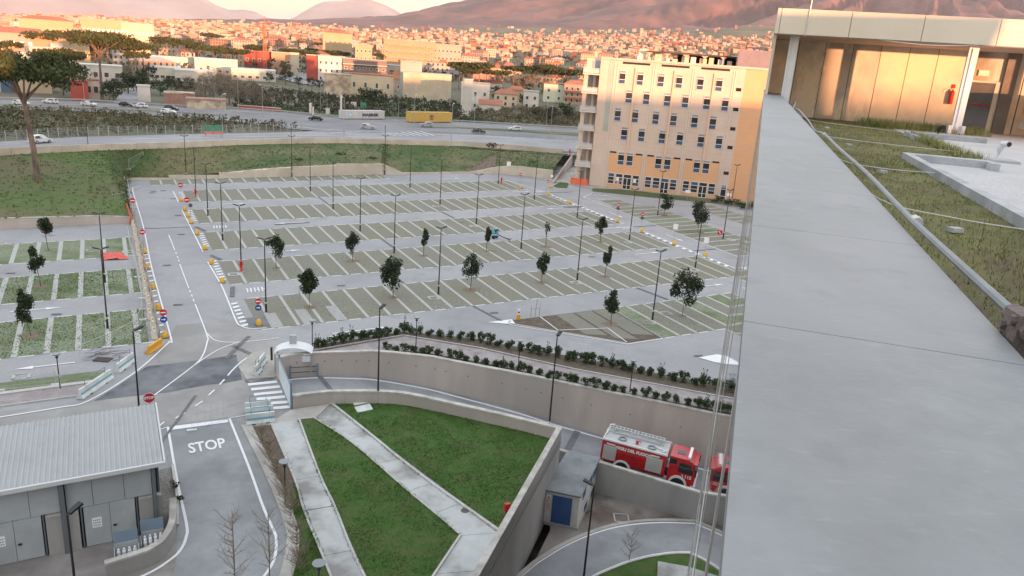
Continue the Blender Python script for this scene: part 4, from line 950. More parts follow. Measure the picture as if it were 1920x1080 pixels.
for i in sorted(protos, key=lambda k: st_of(protos[k].location).x):
    t = protos[i]; rw = t['_r']; k = seen.get(rw, 0); seen[rw] = k + 1
    look = LOOK[0] if TREES[i][3] > 50 else LOOK[3] if TREES[i][3] > 38 else LOOK[4] if TREES[i][3] < 15 else LOOK[1] if i in (1, 5) else LOOK[5] if TREES[i][3] > 25 else LOOK[2]
    t['label'] = f'{look}, {ORD[k]} from the left in the {rw}'; t['group'] = 'young trees planted in the car park'
    b = MB(); p = t.location; rr = .55 + .2 * (i % 3)
    b.poly([Vector((p.x + math.cos(a) * rr * (1 + .25 * math.sin(3 * a + i)), p.y + math.sin(a) * rr * .9, pz(p.x + math.cos(a) * rr, p.y + math.sin(a) * rr) + .04)) for a in [k * math.pi / 6 for k in range(12)]])
    tag(b.build('tree_pit', mat('pit_soil', (.16, .12, .085), (.22, .17, .12), 4, .95)), kind='structure')
# staked sapling at the island tip
sp = thing('sapling', 'bare thin sapling tied between two stakes at the island tip', 'tree', at(1003, 593))
link('trunk', MB().tube([(0, 0, 0), (.08, 0, 1.4), (.2, .05, 3.2)], [.03, .025, .008], 6).mesh('trunk', TWIG), sp)
link('stake', MB().tube([(-.5, -.3, 0), (-.5, -.3, 1.3)], .025, 6).mesh('stake', TWIG), sp); link('stake', MB().tube([(.5, .3, 0), (.5, .3, 1.3)], .025, 6).mesh('stake', TWIG), sp)
link('tie_rail', MB().tube([(-.5, -.3, .9), (.5, .3, .95)], .02, 6).mesh('tie_rail', TWIG), sp)

# hedge shrubs
random.seed(21); shp = []
for k in range(5):
    t = thing('hedge_shrub', 'x', 'shrub', (0, 0, 0)); h = .36 + .04 * k
    b = MB(); leaves(b, blob_pts(520, .42 + .03 * k, .42, h, Vector((0, 0, h + .05)), 9, .55), .15)
    if k == 4:
        for _ in range(2): a = random.uniform(0, 6); b.tube([(0, 0, h), (.2 * math.cos(a), .2 * math.sin(a), h * 2.6)], [.012, .004], 3); leaves(b, [Vector((.2 * math.cos(a) * q, .2 * math.sin(a) * q, h * (1 + 1.6 * q))) + rand_dir() * .06 for q in (.4, .6, .8, 1) for _ in range(4)], .1)
    link('foliage', b.mesh('foliage', LEAF_S), t); link('stem', MB().tube([(0, 0, -.02), (0, 0, .3)], [.03, .02], 5).mesh('stem', BARK), t); shp.append(t)
used = set()
def along(pts, step):
    out = []; P = [Vector((a, b, 0)) for a, b in pts]; rest = 0
    for a, b in zip(P, P[1:]):
        L = (b - a).length; d = rest
        while d < L: out.append(a.lerp(b, d / L)); d += step * random.uniform(.8, 1.2)
        rest = d - L
    return out
def hedge(pts, step, words, grp, sc0=1.0):
    for i, p in enumerate(along(pts, step)):
        k = random.randrange(5); q = ST(p.x + random.uniform(-.08, .08), p.y + random.uniform(-.1, .1), .05)
        f = k not in used; used.add(k); s = sc0 * random.uniform(.95, 1.25)
        put(shp[k], f, q, random.uniform(0, 6), f'small green shrub, {ORD[min(i, 39)] if i < 40 else "late"} from the gate in {words}', grp, (s, s, s * random.uniform(.85, 1.15)))
hedge([(17.0, 69.5), (26.2, 70.5)], .85, 'the hedge behind the ramp wall', 'shrubs of the hedge behind the ramp wall')
hedge([(26.9, 70.1), (32.2, 66.2), (36.5, 61.3), (41.3, 56.6), (48.6, 48.6), (52.5, 44.8)], .98, 'the far hedge of the brick path', 'shrubs of the far hedge of the brick path')
hedge([(23.0, 66.7), (26.0, 64.9), (30.2, 60.9), (33.0, 58.0), (39.5, 51.2), (45.3, 45.2), (48, 42.4)], .92, 'the near hedge of the brick path', 'shrubs of the near hedge of the brick path', .9)

# ------------------------------------------------------------------ lamp posts
BLACK = mat('black_paint', (.018, .019, .021), rough=.45)
GLS = mat('lamp_glass', (.20, .23, .25), rough=.2)
BAND = mat('white_band', (.6, .6, .6), rough=.6)
def lamp_proto(h, double=True):
    t = thing('lamp_post', 'x', 'lamp post', (0, 0, 0))
    link('pole', MB().tube([(0, 0, -.1), (0, 0, h * .35), (0, 0, h)], [.085, .07, .045], 8).mesh('pole', BLACK), t)
    link('base_collar', MB().lathe([(.16, 0), (.16, .06), (.11, .1), (.11, .9), (.085, 1.0)], 10).mesh('base_collar', BLACK), t)
    link('band', MB().lathe([(.115, 1.05), (.115, 1.2)], 10).mesh('band', BAND), t)
    for sx in ((-1, 1) if double else (1,)):
        b = MB(); b.hexa([(sx * .08, -.14, h - .02), (sx * .72, -.17, h + .16), (sx * .72, .17, h + .16), (sx * .08, .14, h - .02)][::sx], [(sx * .08, -.12, h + .07), (sx * .7, -.14, h + .26), (sx * .7, .14, h + .26), (sx * .08, .12, h + .07)][::sx])
        head = link('lamp_head', b.mesh('lamp_head', BLACK), t)
        g_ = MB(); g_.hexa([(sx * .2, -.12, h - .01), (sx * .66, -.13, h + .118), (sx * .66, .13, h + .118), (sx * .2, .12, h - .01)][::sx], [(sx * .2, -.12, h + .01), (sx * .66, -.13, h + .138), (sx * .66, .13, h + .138), (sx * .2, .12, h + .01)][::sx]); link('lens', g_.mesh('lens', GLS), head)
    return t
LAMPS = [(349.7, 335.5), (367.4, 366), (390, 404.7), (417.6, 451), (452.5, 505), (499, 585.8), (547.4, 331.8), (581.9, 359), (624.5, 392.5), (675.2, 433.6), (739, 474.5), (821.9, 552), (721.2, 327), (768.7, 352), (825, 383.7), (893, 420), (976.9, 466.4), (1082, 525.3), (1223, 600),
         (934, 345), (1001.5, 374.3), (1082, 407.8), (1180, 450), (1303.5, 502), (1233, 404), (1355.6, 447.6), (202, 616), (197, 530), (1371, 385)]
lp = lamp_proto(8.15); seen = {}
LOTP = sorted([at(*p) for p in LAMPS], key=lambda p: st_of(p).x)
for i, p in enumerate(LOTP):
    q = st_of(p); rw = row_of(p) if q.y < 150 else 'row against the stepped wall'; k = seen.get(rw, 0); seen[rw] = k + 1
    put(lp, i == 0, p, TH + .06 * math.sin(i * 7), f'black two-headed lamp post, {ORD[k]} from left in the {rw}', 'lamp posts of the car park')
def lamp_from_top(u, v, h, z0=None):
    """the foot of a post whose head is seen at u, v"""
    if z0 is not None: p = at(u, v, z0 + h); return Vector((p.x, p.y, z0))
    p = at(u, v, dz=h); return Vector((p.x, p.y, pz(p.x, p.y)))
l1 = lamp_proto(8.4, False)
for i, (p, lab, a) in enumerate(((at(708.4, 756.5), 'black lamp post on the lawn behind the low ramp wall, far end', 1.2), (at(1028, 815), 'black lamp post at the corner of the lawn near the fire engine', 1.2), (lamp_from_top(249.5, 620.6, 8.4), 'black lamp post behind the shed beside the stop sign', 1.0),
                                (lamp_from_top(126, 965, 8.4), 'black lamp post in front of the grey shed doors', 1.2), (lamp_from_top(1114, 909.7, 8.4, CY), 'black lamp post in the courtyard beside the hut', 2.8))):
    put(l1, i == 0, p, a, lab, 'single-headed lamp posts')
# garden lamps with a glass dish
gl_ = thing('garden_lamp', 'x', 'lamp', (0, 0, 0)); h = 2.75
link('pole', MB().tube([(0, 0, 0), (0, 0, h)], [.05, .04], 8).mesh('pole', BLACK), gl_); link('lamp_body', MB().lathe([(.04, h), (.11, h + .05), (.11, h + .16), (.04, h + .2)], 10).mesh('lamp_body', BLACK), gl_)
link('dish', MB().lathe([(.05, h + .2), (.2, h + .27), (.34, h + .42), (.36, h + .45), (.05, h + .46), (0, h + .46)], 14).mesh('dish', GLS), gl_)
for i, (p, lab) in enumerate(((at(585.7, 659), 'beside the white gate canopy'), (at(779.7, 651), 'on the brick path near its bend'), (at(971, 697), 'in the middle of the brick path'), (at(1180.6, 736), 'on the brick path near the glass facade'), (at(113, 730), 'in the grass strip beside the brick pavement'),
                              (lamp_from_top(533.4, 866, h + .4), 'beside the twiggy bushes on the left path'), (lamp_from_top(598, 1057, h + .4), 'at the bottom of the left path'))):
    put(gl_, i == 0, p, i * .7, 'slim black garden lamp with glass dish ' + lab, 'garden lamps')

# ------------------------------------------------------------------ signs
SWHITE = mat('sign_face_white', (.78, .78, .78), rough=.5); SRED = mat('sign_face_red', (.52, .02, .03), rough=.45); SBLUE = mat('sign_face_blue', (.015, .06, .28), rough=.45); SGREY = mat('sign_back', (.35, .36, .37), rough=.5, metal=.3)
SDARK = mat('sign_back_dark', (.08, .085, .1), rough=.6); YEL = mat('yellow_plastic', (.72, .40, .03), (.62, .33, .03), 3, .45)
def disc(r, y, m, n=20, r_in=0.0):
    b = MB(); b.poly([(math.cos(2 * math.pi * k / n) * r, y, math.sin(2 * math.pi * k / n) * r) for k in range(n)]); return b
def face_cam(p): return math.atan2(p.x, p.y) * -1          # turns a local -Y face toward the viewer
def round_sign(name, label, p, h, kinds, r=.3, group='road signs', rz=None):
    t = thing(name, label, 'sign', p, face_cam(p) if rz is None else rz, group)
    link('post', MB().tube([(0, .05, 0), (0, .05, h + .3)], .03, 6).mesh('post', SGREY), t)
    z = h
    for kd in kinds:
        def up(b): b.v = [Vector((q.x, q.y, q.z + z)) for q in b.v]; return b
        pl = MB(); n = 20
        pl.add([(math.cos(2 * math.pi * k / n) * r, y, math.sin(2 * math.pi * k / n) * r) for y in (-.012, .012) for k in range(n)], [list(range(n))[::1], list(range(2 * n - 1, n - 1, -1))] + [[k, n + k, n + (k + 1) % n, (k + 1) % n] for k in range(n)])
        o = link('sign_disc', up(pl).mesh('sign_disc', {'noentry': SRED, 'arrow': SBLUE, 'back': SDARK, 'white': SWHITE, 'nopark': SBLUE}[kd]), t)
        if kd == 'noentry': b = MB(); b.box((0, -.018, z), (r * 1.45, .006, r * .38)); link('white_bar', b.mesh('white_bar', SWHITE), o)
        if kd == 'nopark':
            b = disc(r * .75, -.0, SRED); b.v = [Vector((q.x, -.016, q.z + z)) for q in b.v]; link('red_cross', b.mesh('red_cross', SRED), o)
        if kd == 'arrow':
            b = MB(); b.add([(-r * .65, -.018, z - r * .12), (r * .1, -.018, z - r * .12), (r * .1, -.018, z + r * .12), (-r * .65, -.018, z + r * .12), (r * .1, -.018, z - r * .42), (r * .65, -.018, z), (r * .1, -.018, z + r * .42)], [(0, 1, 2, 3), (4, 5, 6)]); link('white_arrow', b.mesh('white_arrow', SWHITE), o)
        z -= 2 * r + .06
    return t
def sign_at(u, v, h):                                        # foot of a sign whose centre (h above ground) shows at u, v
    p = at(u, v, dz=h); return Vector((p.x, p.y, pz(p.x, p.y)))
round_sign('no_entry_sign', 'round no entry sign over blue arrow sign beside the block fence', sign_at(306, 586, 2.4), 2.4, ('noentry', 'arrow'), .33)
round_sign('no_entry_sign', 'round no entry sign over blue arrow sign in the nearest row corner', sign_at(484, 565, 2.4), 2.4, ('noentry', 'arrow'), .32)
round_sign('no_entry_sign', 'round no entry sign at the far top of the left road', sign_at(248.5, 376, 2.2), 2.2, ('noentry',), .42)
round_sign('no_entry_sign', 'small no entry sign halfway along the block fence', sign_at(267, 435, 2.2), 2.2, ('noentry',), .36)
round_sign('no_entry_sign', 'no entry sign at the far end of the fifth row', sign_at(338.6, 347, 2.2), 2.2, ('noentry',), .40)
round_sign('no_entry_sign', 'no entry sign at the left end of the fourth row', sign_at(350, 374.7, 2.2), 2.2, ('noentry',), .42)
for i, (u, v, kd, lab) in enumerate(((357, 385, ('back',), 'dark back of a round sign at the left end of the fourth row'), (976, 327, ('noentry',), 'small red road sign by the far right bend'), (1028, 340, ('noentry',), 'small red road sign near the sloping flank wall'), (1159.6, 384, ('noentry', 'back'), 'striped road sign among the stalls before the office block, far one'),
                                     (1205, 401.8, ('noentry', 'back'), 'striped road sign among the stalls before the office block, near one'), (1034.7, 330, ('white',), 'white round sign at the foot of the sloping flank wall'))):
    round_sign('road_sign', lab, sign_at(u, v, 2.2), 2.2, kd, .3)
round_sign('parking_sign', 'no parking sign beside the ragged conical tree', sign_at(561, 532, 2.0), 2.0, ('white', ), .3)
for u, v, w, h_, lab in ((954, 308.6, .9, 1.3, 'white rectangular notice board below the bank by the lamp'), (1267, 425, .75, .9, 'white rectangular board on a post beside the right road, left one'), (1324.8, 450.7, .75, .9, 'white rectangular board on a post beside the right road, right one'), (1290, 359, 1.0, .55, 'white board on a post before the office block doors'), (1367, 365, .9, .6, 'white board by the lamp at the office block corner')):
    p = sign_at(u, v, 2.3); t = thing('notice_board', lab, 'sign', p, face_cam(p), 'road signs'); b = MB(); b.box((0, 0, 2.3), (w, .04, h_)); link('board', b.mesh('board', SWHITE), t); link('post', MB().tube([(0, .05, 0), (0, .05, 2.4)], .035, 6).mesh('post', SGREY), t)
p = sign_at(1350, 436, 1.7); t = thing('parking_board', 'small red board with white mark at the lamp before the office block', 'sign', p, face_cam(p)); b = MB(); b.box((0, 0, 1.7), (.75, .04, .75)); o = link('board', b.mesh('board', SRED), t)
b = MB(); b.beam((-.2, -.025, 1.95), (.15, -.025, 1.45), .1, .01, up=Vector((0, 1, 0))); link('white_mark', b.mesh('white_mark', SWHITE), o); link('post', MB().tube([(0, .05, 0), (0, .05, 1.9)], .035, 6).mesh('post', SGREY), t)
# octagonal stop sign behind the shed roof
p = sign_at(279.5, 746, 2.6); t = thing('stop_sign', 'red octagonal stop sign seen over the corner of the shed roof', 'sign', p, face_cam(p)); r = .40; b = MB(); n = 8
b.add([(math.cos(2 * math.pi * (k + .5) / n) * r, y, 2.6 + math.sin(2 * math.pi * (k + .5) / n) * r) for y in (-.015, .015) for k in range(n)], [list(range(n)), list(range(2 * n - 1, n - 1, -1))] + [[k, n + k, n + (k + 1) % n, (k + 1) % n] for k in range(n)])
o = link('octagon', b.mesh('octagon', SRED), t); b = MB(); r2 = r * 1.07
b.add([(math.cos(2 * math.pi * (k + .5) / n) * r2, y, 2.6 + math.sin(2 * math.pi * (k + .5) / n) * r2) for y in (-.008, .008) for k in range(n)], [list(range(n)), list(range(2 * n - 1, n - 1, -1))] + [[k, n + k, n + (k + 1) % n, (k + 1) % n] for k in range(n)]); link('white_rim', b.mesh('white_rim', SWHITE), o)
sm_ = text_mesh('STOP', .28, SWHITE, 'lettering', .004, .012); x = link('lettering', sm_, o, (0, -.022, 2.6)); x.rotation_euler = (R(90), 0, 0)
link('post', MB().tube([(0, .06, 0), (0, .06, 2.9)], .04, 8).mesh('post', SGREY), t)
# yellow delineator posts
dp = thing('delineator', 'x', 'bollard', (0, 0, 0)); b = MB(); b.lathe([(.36, 0), (.36, .3), (.33, .55), (.22, .78), (.1, .86), (0, .88)], 14); link('dome', b.mesh('dome', YEL, smooth=True), dp)
b = MB(); b.box((0, -.33, .42), (.3, .03, .34)); link('reflector', b.mesh('reflector', mat('amber_reflector', (.80, .50, .10), rough=.3)), dp); b = MB(); b.box((0, 0, .03), (.8, .8, .06)); link('foot', b.mesh('foot', mat('rubber', (.05, .05, .05), rough=.8)), dp)
DEL = [(397, 495), (417, 530), (275.5, 504), (286.5, 542), (297, 581), (309.4, 633), (485.7, 610), (340, 377), (347, 395), (352.7, 406.7), (358.6, 419), (370, 440), (384, 468), (270.7, 475), (975.7, 353), (1027.7, 365), (1067.6, 381.5), (1033.6, 352), (1157, 416.5), (1203, 435.7), (1264, 459), (1321.6, 481)]
def dlab(p):
    q = st_of(p); return ('left road beside the block fence', 0) if q.x < 6 else ('left ends of the parking rows', 1) if q.x < 20 else ('right ends of the parking rows', 2)
seen = {}
for i, p in enumerate(sorted([at(*d) for d in DEL], key=lambda p: st_of(p).y)):
    w, k = dlab(p); n_ = seen.get(k, 0); seen[k] = n_ + 1
    put(dp, i == 0, p, face_cam(p), f'yellow dome bollard, {ORD[n_]} nearest of those at the {w}' if k else f'yellow dome bollard, {ORD[n_]} nearest of those on the {w}', 'yellow bollards', (.82, .82, .82))
t = thing('keep_left_post', 'yellow bollard carrying a blue and white arrow panel at the island tip', 'bollard', at(972, 599), face_cam(at(972, 599))); b = MB(); b.box((0, 0, .3), (.4, .3, .6)); link('base', b.mesh('base', YEL), t); b = MB(); b.box((0, 0, .95), (.28, .05, .7)); o = link('panel', b.mesh('panel', SWHITE), t); b = MB(); b.box((0, -.03, .85), (.2, .01, .2)); link('blue_disc', b.mesh('blue_disc', SBLUE), o)
# tall yellow arrow pillars of the right road
# red hydrants
hy = thing('hydrant', 'x', 'hydrant', (0, 0, 0)); link('barrel', MB().lathe([(.17, 0), (.17, .1), (.12, .12), (.12, .85), (.16, .88), (.16, 1.0), (.1, 1.12), (0, 1.16)], 12).mesh('barrel', RED, smooth=True), hy)
for a in (0, 2.1, 4.2): link('outlet', MB().tube([(.1 * math.cos(a), .1 * math.sin(a), .7), (.22 * math.cos(a), .22 * math.sin(a), .7)], .055, 8).mesh('outlet', RED), hy)
link('kerb_ring', MB().lathe([(.4, 0), (.4, .06), (.25, .06)], 12).mesh('kerb_ring', CONC), hy)
for i, ((u, v), lab) in enumerate((((366.8, 369), 'at the left end of the fifth row'), ((452.5, 509), 'at the lamp in the second row'), ((940, 345), 'at the far right lamp of the fifth row'), ((1068, 290), 'on the upper road beside the office block'))):
    p = at(u, v) if i < 3 else at(u, v, UPZ); put(hy, i == 0, p, i, 'red pillar hydrant ' + lab, 'red hydrants', (1.25, 1.25, 1.25))
# red hose box on the courtyard wall
p = at(950, 965); b = MB(); t = thing('hose_box', 'small red hose cabinet against the courtyard wall on the lawn', 'cabinet', p, world=True); b.box(p + Vector((0, 0, .55)), (.36, .24, .6), TH); b.build('cabinet', RED, t); b = MB(); b.box(p + Vector((0, 0, .1)), (.1, .1, .4)); b.build('foot', SGREY, t)
# blue mixer with drawbar in the aisle
p = at(928, 447); t = thing('cement_mixer', 'small blue mixer with a long black drawbar standing in the aisle', 'machine', p, R(-25), None)
link('drum', MB().lathe([(0, .35), (.35, .38), (.55, .62), (.5, 1.0), (.32, 1.35), (.28, 1.35), (.3, 1.3)], 14).mesh('drum', mat('mixer_teal', (.05, .28, .36), rough=.4), smooth=True), t); link('drum_band', MB().lathe([(.565, .6), (.575, .64), (.565, .7)], 14).mesh('drum_band', SWHITE), t)
b = MB(); b.box((.25, 0, 1.0), (.16, .8, 1.0)); b.tube([(.2, 0, .8), (1.4, 0, .45), (2.5, 0, .25)], .07, 6); b.tube([(2.2, 0, .3), (2.7, -.3, .15)], .06, 6); b.tube([(2.2, 0, .3), (2.75, .25, .3)], .06, 6); link('frame', b.mesh('frame', BLACK), t)
for sy in (-.55, .55): link('wheel', MB().tube([(0, sy - .06, .3), (0, sy + .06, .3)], .3, 14).mesh('wheel', BLACK), t)
link('hood', MB().lathe([(0, 1.62), (.4, 1.58), (.42, 1.55)], 14).mesh('hood', MATS['mixer_teal']), t)
# white frames around lamp feet and covers
for i, (u, v) in enumerate(((438, 515), (813, 559), (1079, 531), (1301, 507), (1216, 605.5), (1249, 588), (888, 424.5), (971, 471), (818, 387), (760, 364), (1080, 411.5), (1176, 454.5), (1370, 450), (20, 457), (92, 440), (172, 470), (240, 472), (40, 706))):
    p = at(u, v); b = MB(); s = .55
    for a, c in (((-s, -s), (s, -s)), ((s, -s), (s, s)), ((s, s), (-s, s)), ((-s, s), (-s, -s))):
        A = E1 * a[0] + E2 * a[1]; B = E1 * c[0] + E2 * c[1]; b.beam(p + A + Vector((0, 0, .04)), p + B + Vector((0, 0, .04)), .26, .06)
    tag(b.build('cover_frame', CONCL), kind='structure')
# ------------------------------------------------------------------ orange and cream office block
CREAM = mat('office_cream', (.595, .46, .375), (.635, .495, .405), .25, .8, c3=(.555, .43, .355), s3=.12)
ORANGE = mat('office_orange', (.68, .375, .20), (.72, .40, .22), .25, .8, c3=(.63, .36, .20), s3=.12)
RIB = mat('office_rib', (.62, .53, .44), (.66, .57, .48), .4, .8)
GBAND = mat('office_grey_band', (.36, .36, .31), (.41, .41, .36), .4, .8)
PANE = mat('window_glass_dark', (.018, .016, .018), (.05, .042, .045), .5, .06, spec=.6)
SHUT = mat('shutter_grey', (.22, .215, .22), (.27, .26, .265), 2, .6)
SPAN = mat('spandrel_blue', (.035, .075, .15), (.05, .095, .18), 1, .35)
WFR = mat('window_frame_white', (.70, .69, .67), rough=.5)
OFA = Vector((18.1, 166.4, 4.7)); _oa = R(-14.3); OD = Vector((math.cos(_oa), math.sin(_oa), 0)); ON = Vector((math.sin(_oa), -math.cos(_oa), 0))  # ON points at the viewer
off = thing('office_block', 'seven-storey cream and orange office block with staggered windows', 'building', OFA, world=True)
def OF(u, h, n=0.0): return OFA + OD * u + ON * n + Vector((0, 0, h))
def obox(mb, u0, u1, h0, h1, n0, n1, m=0):
    return mb.hexa([OF(u0, h0, n1), OF(u1, h0, n1), OF(u1, h0, n0), OF(u0, h0, n0)], [OF(u0, h1, n1), OF(u1, h1, n1), OF(u1, h1, n0), OF(u0, h1, n0)], m)
b = MB(); obox(b, -2.95, 33, -.8, 26.2, -15, -.02); b.build('core', CREAM, off)
for i in range(28):                                           # cladding courses with shadow joints
    h0, h1 = i * .954, (i + 1) * .954 - .015
    b = MB(); obox(b, -3.0, 26.4, h0, h1, -.018, .06); b.build('cladding_course', CREAM, off)
    b = MB(); obox(b, 26.4, 33.0, h0, h1, -.018, .062); b.build('orange_course', ORANGE, off)
for k in range(3):
    b = MB(); obox(b, .85 + 8 * k, 7.85 + 8 * k, .25, 7.75, .061, .12); b.build('orange_bay', ORANGE, off)
    b = MB(); obox(b, 4.35 + 8 * k, 4.75 + 8 * k, 7.95, 25.4, .061, .3); b.build('orange_fin', mat('office_fin', (.66, .44, .31), (.70, .47, .34), .3, .8), off)
for u in (.0, .62, 8.0, 8.45, 16.0, 16.45, 24.1, 24.5): b = MB(); obox(b, u, u + .16, .2, 26.2, .061, .16); b.build('rib', RIB, off)
b = MB(); obox(b, -1.2, -.1, 12.0, 26.7, .061, .09); b.build('grey_band', GBAND, off)
b = MB(); obox(b, -3, 33, 26.75, 27.15, -.3, .25); b.build('roof_beam', CREAM, off)
for k in range(3):
    b = MB(); obox(b, 1.6 + 8 * k, 7.3 + 8 * k, 26.05, 26.5, .061, .075); b.build('roof_slot', DARK, off)
b = MB(); obox(b, -3, 33, -.8, .24, -.018, .14); b.build('plinth', CONC, off)
def owin(u0, h0, u1, h1):
    b = MB(); w = .05
    for a in ((u0, u0 + w, h0, h1), (u1 - w, u1, h0, h1), (u0 + w, u1 - w, h0, h0 + w), (u0 + w, u1 - w, h1 - w, h1), (u0 + w, u1 - w, h0 + .82, h0 + .92), (u0 + w, u1 - w, h1 - .58, h1 - .46)): obox(b, a[0], a[1], a[2], a[3], .05, .19)
    f = b.build('window', WFR, off)
    for nm, m, a, c in (('pane', PANE, h0 + .92, h1 - .58), ('spandrel', SPAN, h0 + w, h0 + .82), ('shutter', SHUT, h1 - .46, h1 - w)):
        b = MB(); obox(b, u0 + w, u1 - w, a, c, .121, .14); b.build(nm, m, f)
    return f
for k in range(3):
    for u, h in ((1.15, 22.05), (4.88, 22.05), (2.95, 18.28), (6.62, 18.28), (1.02, 14.4), (4.72, 14.4), (2.82, 10.6), (6.5, 10.6), (2.72, 5.27), (4.6, 5.27)): owin(u + 8 * k, h, u + 1.36 + 8 * k, h + 2.65)
    for u in (.9, 6.45): b = MB(); obox(b, u + 8 * k, u + 1.4 + 8 * k, 7.62, 7.95, .121, .15); b.build('slit_window', PANE, off)
    for u0, u1, door in ((1.0, 2.4, 0), (2.65, 4.2, 0), (4.35, 6.1, 1), (6.3, 7.75, 0)):
        u0 += 8 * k; u1 += 8 * k; h0 = .12 if door else 1.0; b = MB(); w = .09
        bars = [(u0, u0 + w, h0, 3.35), (u1 - w, u1, h0, 3.35), (u0 + w, u1 - w, 3.25, 3.35), (u0 + w, u1 - w, h0, h0 + w), (u0 + w, u1 - w, 2.48, 2.58)]
        bars += [((u0 + u1) / 2 - .06, (u0 + u1) / 2 + .06, h0 + w, 2.48), (u0 + w, u1 - w, .95, 1.03)] if door else [(u0 + w, u1 - w, 1.72, 1.80)]
        for a in bars: obox(b, *a, .05, .2)
        f = b.build('entrance_door' if door else 'shop_window', WFR, off)
        rows_ = ((h0 + w, 2.48), (2.58, 3.25)) if door else ((h0 + w, 1.72), (1.8, 2.48), (2.58, 3.25))
        for q, (a, c) in enumerate(rows_):
            m = SPAN if (q + k * 2 + int(u0)) % 3 == 0 and not (door and q == 0) else PANE
            b = MB(); obox(b, u0 + w, u1 - w, a, c, .121, .14); b.build('pane', m, f)
for h in (22.3, 18.4, 14.5, 10.7, 5.4): b = MB(); obox(b, 25.0, 26.05, h, h + .68, .055, .09); b.build('small_window', PANE, off)
b = MB(); obox(b, 24.85, 26.1, .1, 3.3, .061, .1); f = b.build('side_door', WFR, off)
for a, c, m in ((.2, .85, PANE), (.95, 2.3, PANE), (2.4, 2.75, SPAN), (2.85, 3.22, SHUT)): b = MB(); obox(b, 24.97, 25.98, a, c, .101, .12); b.build('pane', m, f)
for u, h in ((2.85, 1.75), (6.55, 1.75), (3.0, 1.1)): b = MB(); obox(b, u, u + .6, h, h + .72, .201, .21); b.build('poster', SWHITE if h > 1.2 else mat('poster_pink', (.6, .3, .35), rough=.7), off)
# roof plant: canopy on columns, plant boxes, grey plant room
b = MB(); obox(b, 5.9, 24.3, 28.75, 29.05, -9, -3); b.build('roof_canopy', mat('canopy_brown', (.055, .045, .045), (.08, .065, .06), .5, .8), off)
b = MB(); obox(b, 12.0, 24.3, 26.3, 28.74, -9, -8.6); b.build('canopy_back_wall', MATS['canopy_brown'], off)  # dark back wall added to fill the dark region under the canopy
for u in (6.5, 10.3, 14.1, 17.9, 21.7):
    b = MB(); obox(b, u - .15, u + .15, 26.2, 28.45, -3.6, -3.3); b.hexa([OF(u - .15, 28.3, -3.3), OF(u + .15, 28.3, -3.3), OF(u + .15, 28.3, -3.6), OF(u - .15, 28.3, -3.6)], [OF(u - .7, 28.74, -3.1), OF(u + .7, 28.74, -3.1), OF(u + .7, 28.74, -3.8), OF(u - .7, 28.74, -3.8)]); b.build('canopy_column', CREAM, off)
random.seed(4)
for k in range(11):
    u = 4 + 1.85 * k; hh = random.uniform(.7, 1.7); b = MB(); obox(b, u, u + random.uniform(.9, 1.6), 26.2, 26.9 + hh, -6 + random.uniform(-1, 1), -4); b.build('plant_unit', PANEL if k % 3 else COLM, off)
b = MB(); obox(b, 24.5, 33, 26.9, 30.4, -12, -.6); pr = b.build('plant_room', mat('plant_room_metal', (.26, .215, .235), (.30, .25, .27), .8, .6), off)
for k in range(38): b = MB(); obox(b, 24.55 + .22 * k, 24.63 + .22 * k, 26.95, 30.35, -.599, -.55); b.build('metal_rib', MATS['plant_room_metal'], pr)
b = MB(); obox(b, 4.2, 6.0, 26.2, 29.4, -7, -4.5); b.build('stair_head', CREAM, off)
# open escape stair at the left end
for lvl in range(7):
    h = .35 + 3.88 * lvl
    if lvl:
        b = MB(); obox(b, -6.5, -3.02, h - .22, h, -6.5, .6); sl_ = b.build('landing', RIB, off)
        b = MB(); b.tube([OF(-6.45, h + 1.1, .55), OF(-3.1, h + 1.1, .55)], .035, 6)
        for k in range(8): b.tube([OF(-6.45 + .479 * k, h, .55), OF(-6.45 + .479 * k, h + 1.1, .55)], .022, 5)
        b.build('railing', WFR, sl_)
        b = MB(); obox(b, -6.42, -3.1, h + .12, h + .95, .53, .545); b.build('railing_panel', mat('rail_glass', (.50, .47, .44), rough=.5), sl_)
    if lvl < 6:
        b = MB(); obox(b, -6.3, -5.5, h + (.02 if lvl else -1), h + 3.64, -.6, .0); b.build('stair_column', CREAM, off)
        b = MB(); obox(b, -4.7, -4.2, h + (.02 if lvl else -1), h + 3.64, -3.2, -2.6); b.build('stair_column', RIB, off)
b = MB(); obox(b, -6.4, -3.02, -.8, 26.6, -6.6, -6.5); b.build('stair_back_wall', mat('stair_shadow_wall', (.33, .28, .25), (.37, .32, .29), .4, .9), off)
b = MB(); obox(b, -6.2, -3.05, 23.65, 26.8, -6.2, -1.4); b.build('stair_top_room', CREAM, off); b = MB(); obox(b, -4.9, -3.3, 23.7, 26.3, -1.39, -1.3); b.build('stair_glazing', mat('sky_glass', (.30, .33, .38), rough=.1), off)
net = thing('safety_net', 'orange plastic safety netting around the foot of the escape stair', 'netting', OF(-5.5, 0, 1), world=True); b = MB()
for a, c in ((-7, -3.2), ): 
    for k in range(8): u0 = a + (c - a) * k / 8; b.poly([OF(u0, .1, .9 + .15 * math.sin(k)), OF(u0 + .48, .1, .9 + .15 * math.sin(k + 1)), OF(u0 + .48, 1.5, .9 + .15 * math.sin(k + 1)), OF(u0, 1.5, .9 + .15 * math.sin(k))])
NET = mat('orange_net', (.75, .17, .08), (.65, .13, .06), 3, .7); b.build('net_sheet', NET, net)

